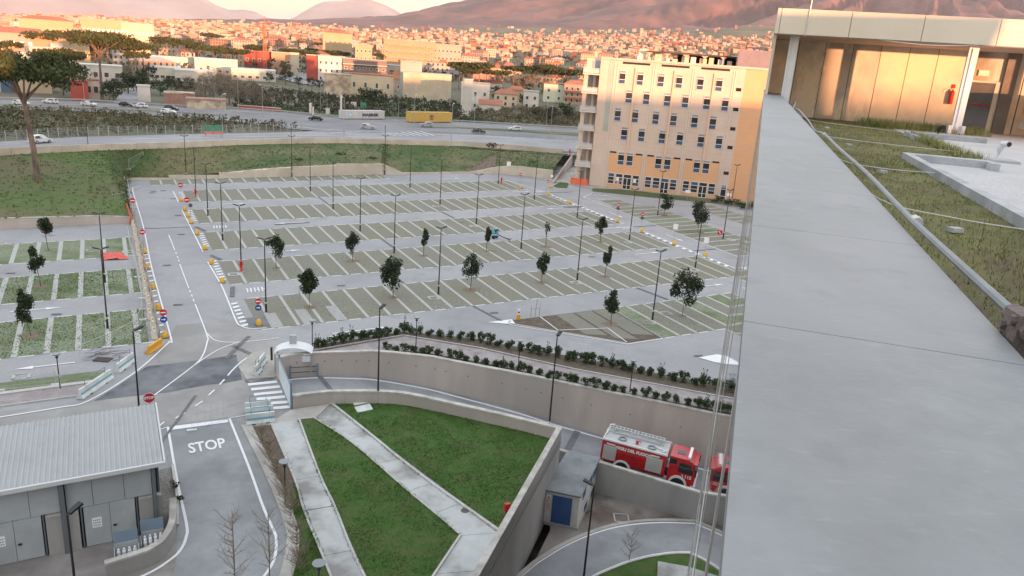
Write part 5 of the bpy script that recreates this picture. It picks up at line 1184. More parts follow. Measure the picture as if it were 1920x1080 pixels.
# ------------------------------------------------------------------ corrugated shed
SMET = mat('shed_metal', (.37, .395, .405), (.43, .455, .465), .9, .6, c3=(.345, .37, .38), s3=.35); SROOF = mat('shed_roof', (.33, .345, .355), (.39, .405, .415), .6, .55, metal=.15, c3=(.36, .37, .38), s3=.3); SCOL = mat('shed_column', (.13, .145, .155), rough=.6)
shed = thing('shed', 'long grey metal shed with ribbed lean-to roof beside the stop road', 'shed', ST(-5, 46), world=True)
def SH(s, t, h): p = ST(s, t); return p + Vector((0, 0, h))
def sbox(mb, s0, s1, t0, t1, h0, h1): return mb.hexa([SH(s0, t0, h0), SH(s1, t0, h0), SH(s1, t1, h0), SH(s0, t1, h0)], [SH(s0, t0, h1), SH(s1, t0, h1), SH(s1, t1, h1), SH(s0, t1, h1)])
b = MB(); S0, S1, n = -20.0, 1.74, 320
prof = []
for i in range(n + 1):
    f = (i % 4); prof.append((S0 + (S1 - S0) * i / n, .0 if f in (0, 1) else .065))
for i in range(n):
    (sa, ha), (sb_, hb) = prof[i], prof[i + 1]
    b.poly([SH(sa, 44.35, 4.9 + ha), SH(sb_, 44.35, 4.9 + hb), SH(sb_, 51.3, 5.36 + hb), SH(sa, 51.3, 5.36 + ha)])
roof = b.build('roof', SROOF, shed)
b = MB(); sbox(b, S0, S1 + .1, 44.2, 44.34, 4.72, 4.97); b.build('eave_gutter', mat('gutter', (.55, .56, .56), rough=.5), roof)
b = MB(); b.hexa([SH(S1 + .002, 44.35, 4.72), SH(S1 + .10, 44.35, 4.72), SH(S1 + .10, 51.35, 5.2), SH(S1 + .002, 51.35, 5.2)], [SH(S1 + .002, 44.35, 5.0), SH(S1 + .10, 44.35, 5.0), SH(S1 + .10, 51.35, 5.46), SH(S1 + .002, 51.35, 5.46)]); b.build('verge_trim', MATS['gutter'], roof)
b = MB(); sbox(b, S0 + .2, 1.35, 44.95, 51.0, -.3, 4.68); b.build('core', DARK, shed)
jn = [-6.9 - 1.55 * k for k in range(9)][::-1] + [-6.75, -5.19, -3.72]; 
for a, c in [(-14.6, -13.05), (-13.05, -11.5), (-11.5, -9.95), (-9.95, -8.4), (-8.4, -6.76), (-6.76, -5.19), (-5.19, -3.74), (-3.42, -2.07), (-2.07, -.44), (-.44, 1.03)]:
    b = MB(); sbox(b, a + .012, c - .012, 44.8, 44.94, 2.69, 4.66); b.build('upper_panel', SMET, shed)
def leafdoor(a, c, t0=44.76):
    m_ = (a + c) / 2
    for s0, s1 in ((a, m_), (m_, c)): b = MB(); sbox(b, s0 + .01, s1 - .01, t0, t0 + .1, .06, 2.66); d = b.build('door_leaf', SMET, shed)
    b = MB(); sbox(b, m_ + .12, m_ + .3, t0 - .06, t0 - .002, 1.1, 1.2); b.build('door_handle', BLACK, d)
    for s0 in (a - .14, c + .06): b = MB(); sbox(b, s0, s0 + .07, t0 - .05, t0 + .12, .05, 2.7); b.build('door_post', SCOL, shed)
    b = MB(); sbox(b, m_ - .95, m_ - .45, t0 - .012, t0 - .002, 1.22, 1.88); po = b.build('notice', SWHITE, shed)
    for r_ in range(3):
        for q in range(4): b = MB(); sbox(b, m_ - .89 + .1 * q, m_ - .83 + .1 * q, t0 - .016, t0 - .0125, 1.32 + .17 * r_, 1.38 + .17 * r_); b.build('pictogram', mat('ink', (.12, .12, .13), rough=.8), po)
leafdoor(-2.62, .06); leafdoor(-7.4, -4.7); leafdoor(-12.2, -9.5)
for a, c in ((-4.5, -3.74), (-3.42, -2.86), (.26, 1.03), (-9.2, -7.7), (1.26, 1.5)):
    b = MB(); sbox(b, a, c, 44.72, 44.94, 0, 2.5); w_ = b.build('masonry_pier', WALLG, shed); b = MB(); sbox(b, a, c, 44.66, 44.95, 2.503, 2.62); b.build('pier_cap', COPE, w_)
for s in (-3.72, 1.05, -8.4): b = MB(); sbox(b, s, s + .26 if s < 0 else s + .2, 44.5, 44.72, -.1, 4.70); b.build('column', SCOL, shed)
b = MB(); sbox(b, 1.36, 1.46, 45.0, 51.0, 2.6, 4.7); b.build('end_screen', SCOL, shed); b = MB(); sbox(b, 1.36, 1.55, 45.0, 51.0, -.2, 2.35); b.build('end_wall', WALLG, shed)
sheet('shed_yard', [ST(-20, 44.75), ST(1.3, 44.75), ST(2.2, 43.5), ST(1.5, 39), ST(-3, 36.5), ST(-20, 36)][::-1], mat('yard_concrete', (.24, .22, .205), (.31, .29, .275), .5, .9, .2, 9, c3=(.18, .16, .15), s3=.3), .03)
sheet('gravel_strip', [ST(1.56, 45), ST(2.3, 45), ST(2.5, 52), ST(1.6, 52)], mat('rubble', (.13, .125, .115), (.28, .27, .25), 9, .95, 1.0, 14), .05)
kerbST('shed_kerb', [(2.3, 44.9), (2.55, 48), (2.6, 52.2)], .16, .2)
cv = [at(u, v) for u, v in ((331, 962), (331, 985), (328, 1012), (310, 1043), (282, 1062), (231, 1080), (200, 1090))]
wall('curved_wall', 'low curved concrete wall enclosing the bottle crates by the shed', [(p, p.z, p.z + 1.15) for p in smooth_line(cv, 4)], .3, WALLG, COPE, back=-1)
for i, (s, t_, lab, open_) in enumerate(((-.55, 42.6, 'grey crate of four white bottles beside the curved wall', 0), (.85, 43.2, 'grey crate of eight white bottles with its blue lid raised', 1))):
    c = thing('bottle_crate', lab, 'crate', ST(s, t_), TH, 'bottle crates by the shed'); w, d, hh = 1.25, .9, .75
    for nm, cc, ss in (('side', (-w / 2, 0, hh / 2), (.04, d, hh)), ('side', (w / 2, 0, hh / 2), (.04, d, hh)), ('front', (0, -d / 2, .22), (w - .045, .04, .44)), ('back', (0, d / 2, hh * .65), (w - .045, .04, hh * 1.3))):
        b = MB(); b.box(cc, ss); link(nm, b.mesh(nm, SMET), c)
    b = MB(); b.hexa([(-w / 2, d / 2 + .03, hh * 1.32), (w / 2, d / 2 + .03, hh * 1.32), (w / 2, d / 2 + .06, hh * 1.32), (-w / 2, d / 2 + .06, hh * 1.32)], [(-w / 2, d / 2 + .25, hh * 2.1), (w / 2, d / 2 + .25, hh * 2.1), (w / 2, d / 2 + .28, hh * 2.1), (-w / 2, d / 2 + .28, hh * 2.1)]); link('lid', b.mesh('lid', mat('blue_grey_lid', (.16, .21, .27), rough=.5)), c)
    for q in range(4 if not open_ else 8): link('bottle', MB().lathe([(.1, .05), (.1, .62), (.06, .72), (.06, .8), (0, .8)], 10, (-.42 + .28 * (q % 4), .05 if not open_ else -.18 + .36 * (q // 4), .05)).mesh('bottle', SWHITE, smooth=False), c)

# ------------------------------------------------------------------ hut in the courtyard
hut = thing('hut', 'white service hut with grey flat roof and blue double door in the courtyard', 'hut', Vector((3.67, 50.9, CY)), world=True)
hx = Vector((2.56, -.62, 0)).normalized(); hy_ = Vector((.31, .951, 0)); HO = Vector((3.66, 50.95, CY))
def HB(a, c, h): return HO + hx * a + hy_ * c + Vector((0, 0, h))
def hbox(mb, a0, a1, c0, c1, h0, h1): return mb.hexa([HB(a0, c0, h0), HB(a1, c0, h0), HB(a1, c1, h0), HB(a0, c1, h0)], [HB(a0, c0, h1), HB(a1, c0, h1), HB(a1, c1, h1), HB(a0, c1, h1)])
HUTW = mat('hut_white', (.56, .54, .50), (.62, .60, .56), .7, .8, c3=(.48, .46, .43), s3=.6); HBLUE = mat('hut_blue', (.03, .085, .22), (.04, .10, .25), 1.5, .5)
b = MB(); hbox(b, 0, 2.62, 0, 6.4, .15, 2.78); b.build('wall', HUTW, hut); b = MB(); hbox(b, -.1, 2.72, -.1, 6.5, 2.781, 2.92); b.build('roof', mat('hut_roof', (.20, .22, .23), (.25, .27, .28), .8, .9, c3=(.17, .18, .19), s3=.5), hut); b = MB(); hbox(b, -.06, 2.7, -.06, 6.46, -.1, .149); b.build('plinth', WALLG, hut)
for a in (.58, 1.34): b = MB(); hbox(b, a, a + .75, -.05, -.002, .22, 2.55); b.build('door_leaf', HBLUE, hut)
for c0, h0, h1 in ((1.1, 1.95, 2.45), (3.3, 1.95, 2.45), (4.6, 1.95, 2.45), (2.2, .2, .75), (4.4, .2, .75)): b = MB(); hbox(b, 2.622, 2.66, c0, c0 + .9, h0, h1); b.build('louvre', HBLUE, hut)
b = MB(); hbox(b, .14, .46, -.03, -.002, 2.15, 2.5); w_ = b.build('warning_sign', SWHITE, hut); b = MB(); b.poly([HB(.2, -.034, 2.2), HB(.4, -.034, 2.2), HB(.3, -.034, 2.42)]); b.build('warning_triangle', MATS['ink'], w_)
for h in (1.35, 1.65, 1.95): b = MB(); hbox(b, .14, .46, -.03, -.002, h, h + .2); b.build('danger_plate', mat('danger_plate', (.55, .22, .22), (.75, .70, .70), 9, .6), hut)
b = MB(); b.tube([HB(2.75, 2.4, 0), HB(3.2, 2.3, .5)], .03, 6); b.build('handle_bar', BLACK, hut)

# ------------------------------------------------------------------ fire engine on the ramp
FR = mat('fire_red', (.40, .012, .018), (.46, .018, .022), .8, .22, spec=.6); FW = mat('fire_white', (.70, .70, .68), rough=.35); FG = mat('roller_shutter', (.50, .50, .47), (.56, .56, .53), 1.0, .4, metal=.3); FD = mat('deck_grey', (.40, .41, .41), (.48, .49, .49), 2, .55, metal=.2)
TYRE = mat('tyre', (.02, .02, .02), rough=.85); CGL = mat('cab_glass', (.02, .025, .03), rough=.05, spec=.7); ALU = mat('aluminium', (.55, .56, .57), rough=.35, metal=.6)
pa, pb = Vector((8.31, 57.23, 0)), Vector((15.67, 54.71, 0)); fd = (pb - pa).normalized(); fside = Vector((-fd.y, fd.x, 0))
cz = 30 - 32.45
tk = thing('fire_engine', 'red fire engine with ladder and white roller shutters on the ramp', 'fire engine', Vector((*(pa + fd * 3.9 + fside * 1.22).xy, cz)), math.atan2(fd.y, fd.x)); tk.rotation_euler = (0, R(2.6), math.atan2(fd.y, fd.x))
def P_(name, m, parent, *boxes, smooth=False):
    b = MB()
    for bx in boxes:
        if len(bx) == 6: x0, x1, y0, y1, z0, z1 = bx; b.box(((x0 + x1) / 2, (y0 + y1) / 2, (z0 + z1) / 2), (x1 - x0, y1 - y0, z1 - z0))
    return link(name, b.mesh(name, m), parent)
P_('chassis', BLACK, tk, (-3.7, 3.6, -.45, .45, .55, .85), (-3.6, 1.5, -1.15, 1.15, .7, .82))
body = P_('body', FR, tk, (-3.9, 1.5, -1.22, 1.22, .83, 2.62))
P_('roof_deck', FD, body, (-3.84, 1.44, -1.16, 1.16, 2.621, 2.66)); P_('roof_edge', FW, body, (-3.9, 1.5, -1.23, -1.15, 2.661, 2.80), (-3.9, 1.5, 1.15, 1.23, 2.661, 2.80), (-3.9, -3.84, -1.149, 1.149, 2.661, 2.80))
for x0, x1 in ((-3.72, -2.62), (-.1, 1.22)):
    s_ = P_('roller_shutter', FG, tk, (x0, x1, -1.25, -1.221, .98, 2.28))
    for k in range(14): P_('shutter_slat', FG, s_, (x0 + .02, x1 - .02, -1.262, -1.2505, 1.0 + .09 * k, 1.07 + .09 * k))
    P_('name_plate', FW, tk, ((x0 + x1) / 2 - .35, (x0 + x1) / 2 + .35, -1.235, -1.221, 2.36, 2.48))
for k in range(5): P_('side_moulding', mat('fire_red_dark', (.30, .01, .014), rough=.3), tk, (-2.5, -.2, -1.24, -1.221, 1.05 + .19 * k, 1.09 + .19 * k))
vf = text_mesh('VIGILI DEL FUOCO', .36, FW, 'lettering', .004, .022); x = link('lettering', vf, tk, (-1.25, -1.228, 2.28)); x.rotation_euler = (R(90), 0, 0)
for q, (xc, flag) in enumerate(((-2.0, 0), (2.65, 1))):
    for sy in (-1, 1):
        b = MB(); b.tube([(xc, sy * .85, .5), (xc, sy * 1.16, .5)], .5, 20); w_ = link('wheel', b.mesh('wheel', TYRE), tk); b = MB(); b.tube([(xc, sy * 1.161, .5), (xc, sy * 1.18, .5)], .28, 16); link('rim', b.mesh('rim', FW), w_)
        b = MB(); n = 12; r0, r1 = .58, .76
        for k in range(n):
            a0, a1 = math.pi * k / n, math.pi * (k + 1) / n
            y0, y1 = sorted((sy * 1.0, sy * 1.27))
            b.hexa([(xc + r * math.cos(a), y, .5 + r * math.sin(a)) for r, a, y in ((r0, a0, y0), (r1, a0, y0), (r1, a0, y1), (r0, a0, y1))], [(xc + r * math.cos(a), y, .5 + r * math.sin(a)) for r, a, y in ((r0, a1, y0), (r1, a1, y0), (r1, a1, y1), (r0, a1, y1))])
        link('wheel_arch', b.mesh('wheel_arch', FW), tk)
        b = MB(); b.tube([(xc, sy * 1.223, .5), (xc, sy * 1.235, .5)], .58, 20); link('arch_recess', b.mesh('arch_recess', BLACK), tk)
b = MB(); b.add([(1.72, -1.2, .6), (3.9, -1.2, .6), (3.95, -1.2, 1.5), (3.6, -1.12, 2.62), (3.2, -1.1, 2.78), (1.72, -1.1, 2.78), (1.72, 1.2, .6), (3.9, 1.2, .6), (3.95, 1.2, 1.5), (3.6, 1.12, 2.62), (3.2, 1.1, 2.78), (1.72, 1.1, 2.78)], [(0, 1, 2, 3, 4, 5), (11, 10, 9, 8, 7, 6), (1, 7, 8, 2), (2, 8, 9, 3), (3, 9, 10, 4), (4, 10, 11, 5), (5, 11, 6, 0), (0, 6, 7, 1)])
cab = link('cab', b.mesh('cab', FR), tk)
b = MB(); b.poly([(2.55, -1.185, 1.6), (3.72, -1.195, 1.6), (3.5, -1.135, 2.4), (2.55, -1.135, 2.4)]); b.poly([(3.97, -1.05, 1.6), (3.97, 1.05, 1.6), (3.66, 1.0, 2.5), (3.66, -1.0, 2.5)]); b.v = [v + Vector((.012 if v.x > 3.6 and abs(v.y) < 1.1 else 0, -.02 if v.y < -1.1 else 0, 0)) for v in b.v]; link('cab_window', b.mesh('cab_window', CGL), cab)
P_('crew_window_trim', BLACK, cab, (1.73, 2.3, -1.19, -1.13, 2.2, 2.6)); P_('roof_hatch', CGL, cab, (2.15, 2.85, -.35, .35, 2.785, 2.81)); P_('visor', FR, cab, (3.55, 3.95, -1.1, 1.1, 2.45, 2.53))
P_('light_bar', FW, tk, (3.1, 3.32, -.95, .95, 2.79, 2.98)); P_('bumper', FW, tk, (3.7, 4.05, -1.22, 1.22, .45, .68)); P_('step', ALU, tk, (2.95, 3.65, -1.25, -1.1, .42, .56))
for y in (-.9, .9): P_('headlight', FW, tk, (4.051, 4.07, y - .18, y + .18, .5, .64))
for sy in (-1, 1): P_('mirror', BLACK, tk, (3.85, 4.0, sy * 1.42 - .1, sy * 1.42 + .1, 1.65, 2.25))
n115 = text_mesh('115', .38, FW, 'emergency_number', .004, .012); x = link('emergency_number', n115, tk, (3.38, -1.214, 1.32)); x.rotation_euler = (R(90), 0, 0)
b = MB()
for k in range(14):
    a0, a1 = -2.6 + 4.4 * k / 14, -2.6 + 4.4 * (k + 1) / 14; b.poly([(2.86 + r * math.cos(a), -1.216, 1.32 + r * math.sin(a)) for r, a in ((.1, a0), (.15, a0), (.15, a1), (.1, a1))])
link('phone_emblem', b.mesh('phone_emblem', FW), tk)
lad = MB()
for y in (.62, 1.02): lad.box((-1.35, y, 3.02), (4.6, .07, .14))
for k in range(15): lad.box((-3.5 + .31 * k, .82, 3.02), (.06, .36, .06))
link('ladder', lad.mesh('ladder', ALU), tk); P_('ladder_rest', ALU, tk, (-3.3, -3.2, .5, 1.1, 2.67, 2.95), (.6, .7, .5, 1.1, 2.67, 2.95), (-3.3, .9, .35, .45, 2.67, 2.8))
for xc, yc in ((-2.4, -.3), (.1, -.45)): link('hose_coil', MB().lathe([(.25, 2.67), (.36, 2.68), (.36, 2.76), (.25, 2.77), (.25, 2.67)], 16, (xc, yc, 0)).mesh('hose_coil', mat('hose_grey', (.22, .25, .27), rough=.7)), tk)
P_('monitor', RED, tk, (-1.25, -1.05, -.5, -.25, 2.67, 2.85), (-1.3, -.8, -.42, -.34, 2.86, 2.92)); b = MB(); b.tube([(-3.75, .5, 2.7), (-3.75, .7, 3.2), (-3.4, .8, 3.25)], .08, 8); b.tube([(-3.82, .0, 2.68), (-3.82, .3, 2.95)], .09, 8); link('rear_gear', b.mesh('rear_gear', FW), tk)
b = MB(); b.tube([(.35, -.2, 2.72), (1.3, -.55, 2.78)], .045, 6); b.tube([(1.0, -.85, 2.72), (1.35, -.3, 2.85)], .03, 6); link('lance', b.mesh('lance', FW), tk)

# ------------------------------------------------------------------ gate, canopy, ramp rail
GATEW = mat('gate_paint', (.55, .62, .66), (.62, .69, .72), 2, .5); GBL = mat('gate_post', (.16, .22, .29), rough=.5)
g0, g1 = at(523.5, 712), at(545.5, 767); gate = thing('ramp_gate', 'pale blue sheet metal sliding gate standing open at the ramp', 'gate', g0, world=True); gd = (g1 - g0); gn = 11
for k in range(gn):
    a, c = g0 + gd * (k / gn + .004), g0 + gd * ((k + 1) / gn - .004); b = MB(); b.beam(a + Vector((0, 0, 1.1)), c + Vector((0, 0, 1.1)), .05, 1.95); b.build('gate_sheet', GATEW, gate)
b = MB(); b.beam(g0 + Vector((0, 0, 2.1)), g1 + Vector((0, 0, 2.1)), .08, .08); b.beam(g0 + Vector((0, 0, .09)), g1 + Vector((0, 0, .09)), .08, .06); b.build('gate_frame', GBL, gate)
for p_ in (g0, g1): b = MB(); b.box(p_ + Vector((.03, 0, 1.15)), (.14, .14, 2.5), TH); b.build('gate_post', GBL, gate)
q = g0 + gd * .62 + Vector((-.06, -.02, 1.2)); b = MB(); b.box(q, (.03, .3, .4), math.atan2(gd.y, gd.x) - math.pi / 2); b.build('gate_notice', SWHITE, gate)
ra, rb = at(546.5, 707, 30 - 28.55), at(597, 703.5, 30 - 28.8); ra.y -= .35; rb.y -= .35; rl = thing('barrier_rail', 'dark two-bar steel rail against the ramp wall', 'rail', ra, world=True)
for p_ in (ra, rb): b = MB(); b.box(p_ + Vector((0, 0, .6)), (.12, .12, 1.3)); b.build('post', GBL, rl)
for h in (.55, 1.05): b = MB(); b.tube([ra + Vector((0, 0, h)), rb + Vector((0, 0, h))], .03, 6); b.build('bar', BLACK, rl)
cn0 = lamp_from_top(513, 668, 1.75); ca = thing('gate_canopy', 'small white barrel-vaulted canopy beside the ramp gate', 'canopy', cn0, TH * .35)
b = MB(); n = 10; W_, D_ = 3.3, 1.7
for k in range(n):
    a0, a1 = math.pi * (.14 + .72 * k / n), math.pi * (.14 + .72 * (k + 1) / n); X = lambda a: W_ / 2 - math.cos(a) * W_ / 2 / .905 ; Z = lambda a: 1.55 + math.sin(a) * .95
    for d_ in (0,): b.hexa([(X(a0), 0, Z(a0)), (X(a1), 0, Z(a1)), (X(a1), D_, Z(a1)), (X(a0), D_, Z(a0))], [(X(a0), 0, Z(a0) + .05), (X(a1), 0, Z(a1) + .05), (X(a1), D_, Z(a1) + .05), (X(a0), D_, Z(a0) + .05)])
link('vault', b.mesh('vault', COLM), ca)
P_('front_panel', COLM, ca, (.1, W_ - .1, .06, .1, 1.2, 1.75), (.1, W_ - .1, .06, .1, 1.85, 1.95))
for xx in (.1, W_ - .1):
    for yy in (.1, D_ - .1): P_('leg', SGREY, ca, (xx - .05, xx + .05, yy - .05, yy + .05, 0, 1.9))
P_('meter_box', SMET, ca, (1.25, 1.85, 1.0, 1.35, 2.55, 3.35)); P_('gate_motor', BLACK, ca, (-.25, -.08, -.1, .1, 1.4, 2.6))

# ------------------------------------------------------------------ road barriers
JW = mat('jersey_concrete', (.58, .61, .60), (.66, .69, .68), 2, .7, c3=(.5, .52, .5), s3=1); JB = mat('jersey_stripe', (.18, .38, .46), rough=.6)
def jersey(name, label, L, m, stripe=True, rail=True, h=.85, group='concrete road barriers'):
    t = thing(name, label, 'barrier', (0, 0, 0), 0, group); b = MB()
    prof = [(-.3, 0), (.3, 0), (.3, .12), (.14, .32), (.09, h), (-.09, h), (-.14, .32), (-.3, .12)]
    b.add([(x, y, z) for x in (-L / 2, L / 2) for y, z in prof], [list(range(8))[::-1], list(range(8, 16))] + [[k, (k + 1) % 8, 8 + (k + 1) % 8, 8 + k] for k in range(8)]); body = link('barrier_body', b.mesh('barrier_body', m), t)
    if stripe:
        for sy in (-1, 1): b = MB(); b.hexa([(-L / 2 + .01, sy * .134, .36), (L / 2 - .01, sy * .134, .36), (L / 2 - .01, sy * .15, .36), (-L / 2 + .01, sy * .15, .36)][::sy], [(-L / 2 + .01, sy * .12, .52), (L / 2 - .01, sy * .12, .52), (L / 2 - .01, sy * .134, .52), (-L / 2 + .01, sy * .134, .52)][::sy]); link('blue_stripe', b.mesh('blue_stripe', JB), body)
    for x in (-L / 4, L / 4): b = MB(); b.box((x, 0, .05), (.3, .62, .1)); link('lifting_slot', b.mesh('lifting_slot', BLACK), body)
    if rail: b = MB(); b.tube([(-L * .32, 0, h - .05), (-L * .32, 0, h + .5), (L * .32, 0, h + .5), (L * .32, 0, h - .05)], .03, 6); link('guard_rail', b.mesh('guard_rail', GBL), t)
    return t
for i, (a, c, lab, dz) in enumerate((((150, 750), (208, 708), 'long white concrete barrier with blue stripe beside the dark asphalt, longer one', 0), ((220, 700), (250, 676), 'white concrete barrier with blue stripe near the orange barrier', 0), ((478, 707), (487, 697), 'white concrete barrier tipped on the pavement island, nearer one', .12),
                                     ((485, 694), (496, 679), 'white concrete barrier on the pavement island, farther one', .12), ((462, 797), (515, 790), 'white striped barrier at the end of the zebra crossing, front one', .05), ((461, 785), (512, 778), 'white barrier at the end of the zebra crossing, middle one', .05), ((460, 775), (508, 768), 'white barrier at the end of the zebra crossing, rear one', .05))):
    A, C_ = at(*a), at(*c); d = C_ - A; t = jersey('road_barrier', lab, d.length, JW, rail=i != 3); t.location = (A + C_) / 2 + Vector((0, 0, dz)); t.rotation_euler = (0, 0, math.atan2(d.y, d.x))
A, C_ = at(277, 664), at(300, 647); d = C_ - A; t = jersey('plastic_barrier', 'orange plastic barrier lying at the corner of the block fence', 2.3, mat('orange_plastic', (.72, .36, .03), (.66, .32, .03), 2, .5), False, False, .8, None); t.location = (A + C_) / 2; t.rotation_euler = (R(12), 0, math.atan2(d.y, d.x))
# block fence along the left road: one block per post
TAN = mat('tan_block', (.52, .46, .37), (.60, .54, .45), 2, .9); BRWN = mat('rusty_rail', (.20, .16, .13), (.28, .23, .19), 3, .8)
blk = thing('fence_block', 'x', 'concrete block', (0, 0, 0)); b = MB(); b.hexa([(-.28, -.95, 0), (.28, -.95, 0), (.28, .95, 0), (-.28, .95, 0)], [(-.12, -.7, .75), (.12, -.7, .75), (.12, .7, .75), (-.12, .7, .75)]); link('block_body', b.mesh('block_body', TAN), blk); b = MB(); b.box((0, 0, .80), (.1, .3, .1)); link('lifting_lug', b.mesh('lifting_lug', BRWN), blk)
tt = 77.5
for i in range(19): put(blk, i == 0, ST(3.0 + .07 * math.sin(i * 2.1), tt + 2.72 * i, .03), TH + .05 * math.sin(i * 3.7), f'tan concrete fence block, {ORD[i]} from the near end of the left road fence', 'concrete blocks of the left road fence')
fr_ = thing('timber_rail', 'weathered brown rail running along the top of the block fence', 'rail', ST(3.3, 100), world=True); b = MB(); b.beam(ST(3.42, 76.3, .95), ST(3.3, 128, .95), .14, .2); b.build('rail', BRWN, fr_)
for k in range(14): b = MB(); b.box(ST(3.4 - .008 * k, 77 + 3.7 * k, .5), (.08, .08, 1.0), TH); b.build('post', BRWN, fr_)
# temporary mesh fences
WM = mat('white_wire', (.46, .47, .46), rough=.5)
def mesh_fence(label, pts, h=1.9, grp='temporary mesh fences', tw_=.02):
    t = thing('mesh_fence', label, 'fence', pts[0], 0, grp, True)
    for a, c in zip(pts, pts[1:]):
        b = MB(); up = Vector((0, 0, h)); b.tube([a + Vector((0, 0, .12)), a + up, c + up, c + Vector((0, 0, .12)), a + Vector((0, 0, .12))], tw_, 5, cap=False)
        n = max(3, int((c - a).length / .45))
        for k in range(1, n): q = a.lerp(c, k / n); b.tube([q + Vector((0, 0, .12)), q + up], .006, 3, cap=False)
        for k in range(1, 4): b.tube([a + up * (k / 4), c + up * (k / 4)], .006, 3, cap=False)
        b.build('fence_panel', WM, t)
        b = MB(); b.box(a + Vector((0, 0, .06)), (.7, .25, .12), .4); b.build('foot_block', JW, t)
    return t
mesh_fence('white temporary mesh fence zigzagging over the upper bank', [at(u, v, dz=d) for u, v, d in ((242, 318, 1.8), (270, 303, 2.2), (247, 287, 2.6), (268, 281, 2.8))])
mesh_fence('white temporary mesh fence squared round the pallets on the meadow', [at(u, v) for u, v in ((236, 340), (205, 338), (210, 360), (212, 387), (236, 382))])
mesh_fence('white temporary mesh fence running beside the left road top', [at(u, v) for u, v in ((240, 352), (243, 372), (248, 395), (252, 418))], 2.0)
mesh_fence('white temporary mesh fence curving through the left car park', [at(u, v) for u, v in ((240, 445), (248, 480), (258, 520), (266, 560), (268, 600), (258, 624))], 1.6)
mesh_fence('white temporary mesh fence leaning across the near left stalls', [at(u, v) for u, v in ((258, 622), (200, 652), (150, 672))], 1.3)
mesh_fence('thin mesh fence across the junction before the stop line', [at(u, v) for u, v in ((360, 808), (455, 780))], 1.9, tw_=.010)
mesh_fence('leaning white mesh fence beside the brick pavement', [at(u, v) for u, v in ((0, 733), (105, 722), (116, 742))], 1.6)
tp = thing('orange_tarp', 'crumpled red plastic sheet lying in the left car park', 'tarp', at(213, 482), world=True); b = MB(); nu, nv = 12, 5; A, B_, C_, D_ = (at(u, v) for u, v in ((190, 489), (241, 487), (228, 474), (190, 475)))
for j in range(nv + 1):
    for i in range(nu + 1): q = A.lerp(B_, i / nu).lerp(D_.lerp(C_, i / nu), j / nv); b.v.append(q + Vector((0, 0, .08 + .3 * abs(noise.noise(q * 1.4)))))
for j in range(nv):
    for i in range(nu): k = j * (nu + 1) + i; b.f.append([k, k + 1, k + nu + 2, k + nu + 1]); b.m.append(0)
b.build('sheet', mat('red_tarp', (.62, .10, .07), (.54, .08, .06), 3, .6), tp)
on = thing('orange_netting', 'orange safety netting hung at the top of the block fence', 'netting', at(238, 410), world=True); b = MB()
for k in range(6): p0, p1 = at(234 + 1.5 * k, 398 + 4 * k), at(235.5 + 1.5 * k, 402 + 4 * k); b.poly([p0, p1, p1 + Vector((.3, .2, 1.6)), p0 + Vector((.3, .2, 1.6))])
b.build('net_sheet', NET, on)
for u, v, s, lab in ((90, 349, 1.5, 'yellow wooden crate beside the foot of the big pine'), (191, 337, 1.3, 'pale wooden crate on the meadow, leftmost of the row'), (217, 338, 1.0, 'pale wooden crate on the meadow, second of the row'), (229, 341, .9, 'pale wooden crate on the meadow, third of the row')):
    t = thing('wooden_crate', lab, 'crate', at(u, v, dz=.5), .3, 'crates on the meadow'); m = mat('pale_wood', (.48, .34, .17), (.56, .41, .22), 3, .8)
    for k in range(4): P_('board', m, t, (-s / 2, s / 2, -s * .35, -s * .3, s * .24 * k, s * .24 * k + s * .2)); P_('board', m, t, (-s / 2, s / 2, s * .3, s * .35, s * .24 * k, s * .24 * k + s * .2))
    P_('lid', m, t, (-s / 2, s / 2, -s * .36, s * .36, s * .97, s * 1.02)); P_('post', m, t, (-s / 2, -s / 2 + .08, -s * .29, s * .29, 0, s * .96)); P_('post', m, t, (s / 2 - .08, s / 2, -s * .29, s * .29, 0, s * .96))
# loose slabs and litter on the lawn
for u, v, lab in ((676, 755, 'broken white slab on the lawn near the lamp post, rear one'), (682, 768, 'white square slab lying on the lawn near the lamp post'), (1008, 813, 'small white slab at the corner lamp post')):
    p = at(u, v); t = thing('loose_slab', lab, 'slab', p, .5, None); b = MB(); b.box((0, 0, .12), (1.3 if u < 1000 else .6, .9 if u < 1000 else .4, .09)); o = link('slab_body', b.mesh('slab_body', JW), t); o.rotation_euler = (R(6), R(-5), 0)
# bare branches stacked beside the lane, and bare shrubs at the kerb
def bare(label, p, h, n, spread, seed, name='bare_shrub', cat='shrub', trunk=True):
    random.seed(seed); t = thing(name, label, cat, p); b = MB(); b.tube([(0, 0, -.05), (.05, 0, h * .35), (.0, .06, h * .8), (.02, .05, h)], [.034 * h / 4, .028 * h / 4, .014 * h / 4, .005], 6); link('trunk', b.mesh('trunk', TWIG), t)
    b = MB()
    for k in range(n):
        z0 = h * random.uniform(.12, .85); a = random.uniform(0, 6.28); L = spread * random.uniform(.5, 1.1) * (1 - .5 * z0 / h)
        p1 = Vector((math.cos(a) * L * .5, math.sin(a) * L * .5, z0 + L * .5)); p2 = Vector((math.cos(a) * L, math.sin(a) * L, z0 + L * random.uniform(.8, 1.3))); b.tube([(0, .02, z0), p1, p2], [.018, .013, .005], 4, cap=False)
        for q in range(4): f = random.uniform(.3, 1); s_ = Vector((0, .02, z0)).lerp(p2, f); e = s_ + Vector((random.uniform(-.5, .5), random.uniform(-.5, .5), random.uniform(.15, .6))) * spread * .45; b.tube([s_, s_.lerp(e, .5) + rand_dir() * .03, e], [.009, .007, .0035], 3, cap=False)
    link('branches', b.mesh('branches', TWIG), t); return t
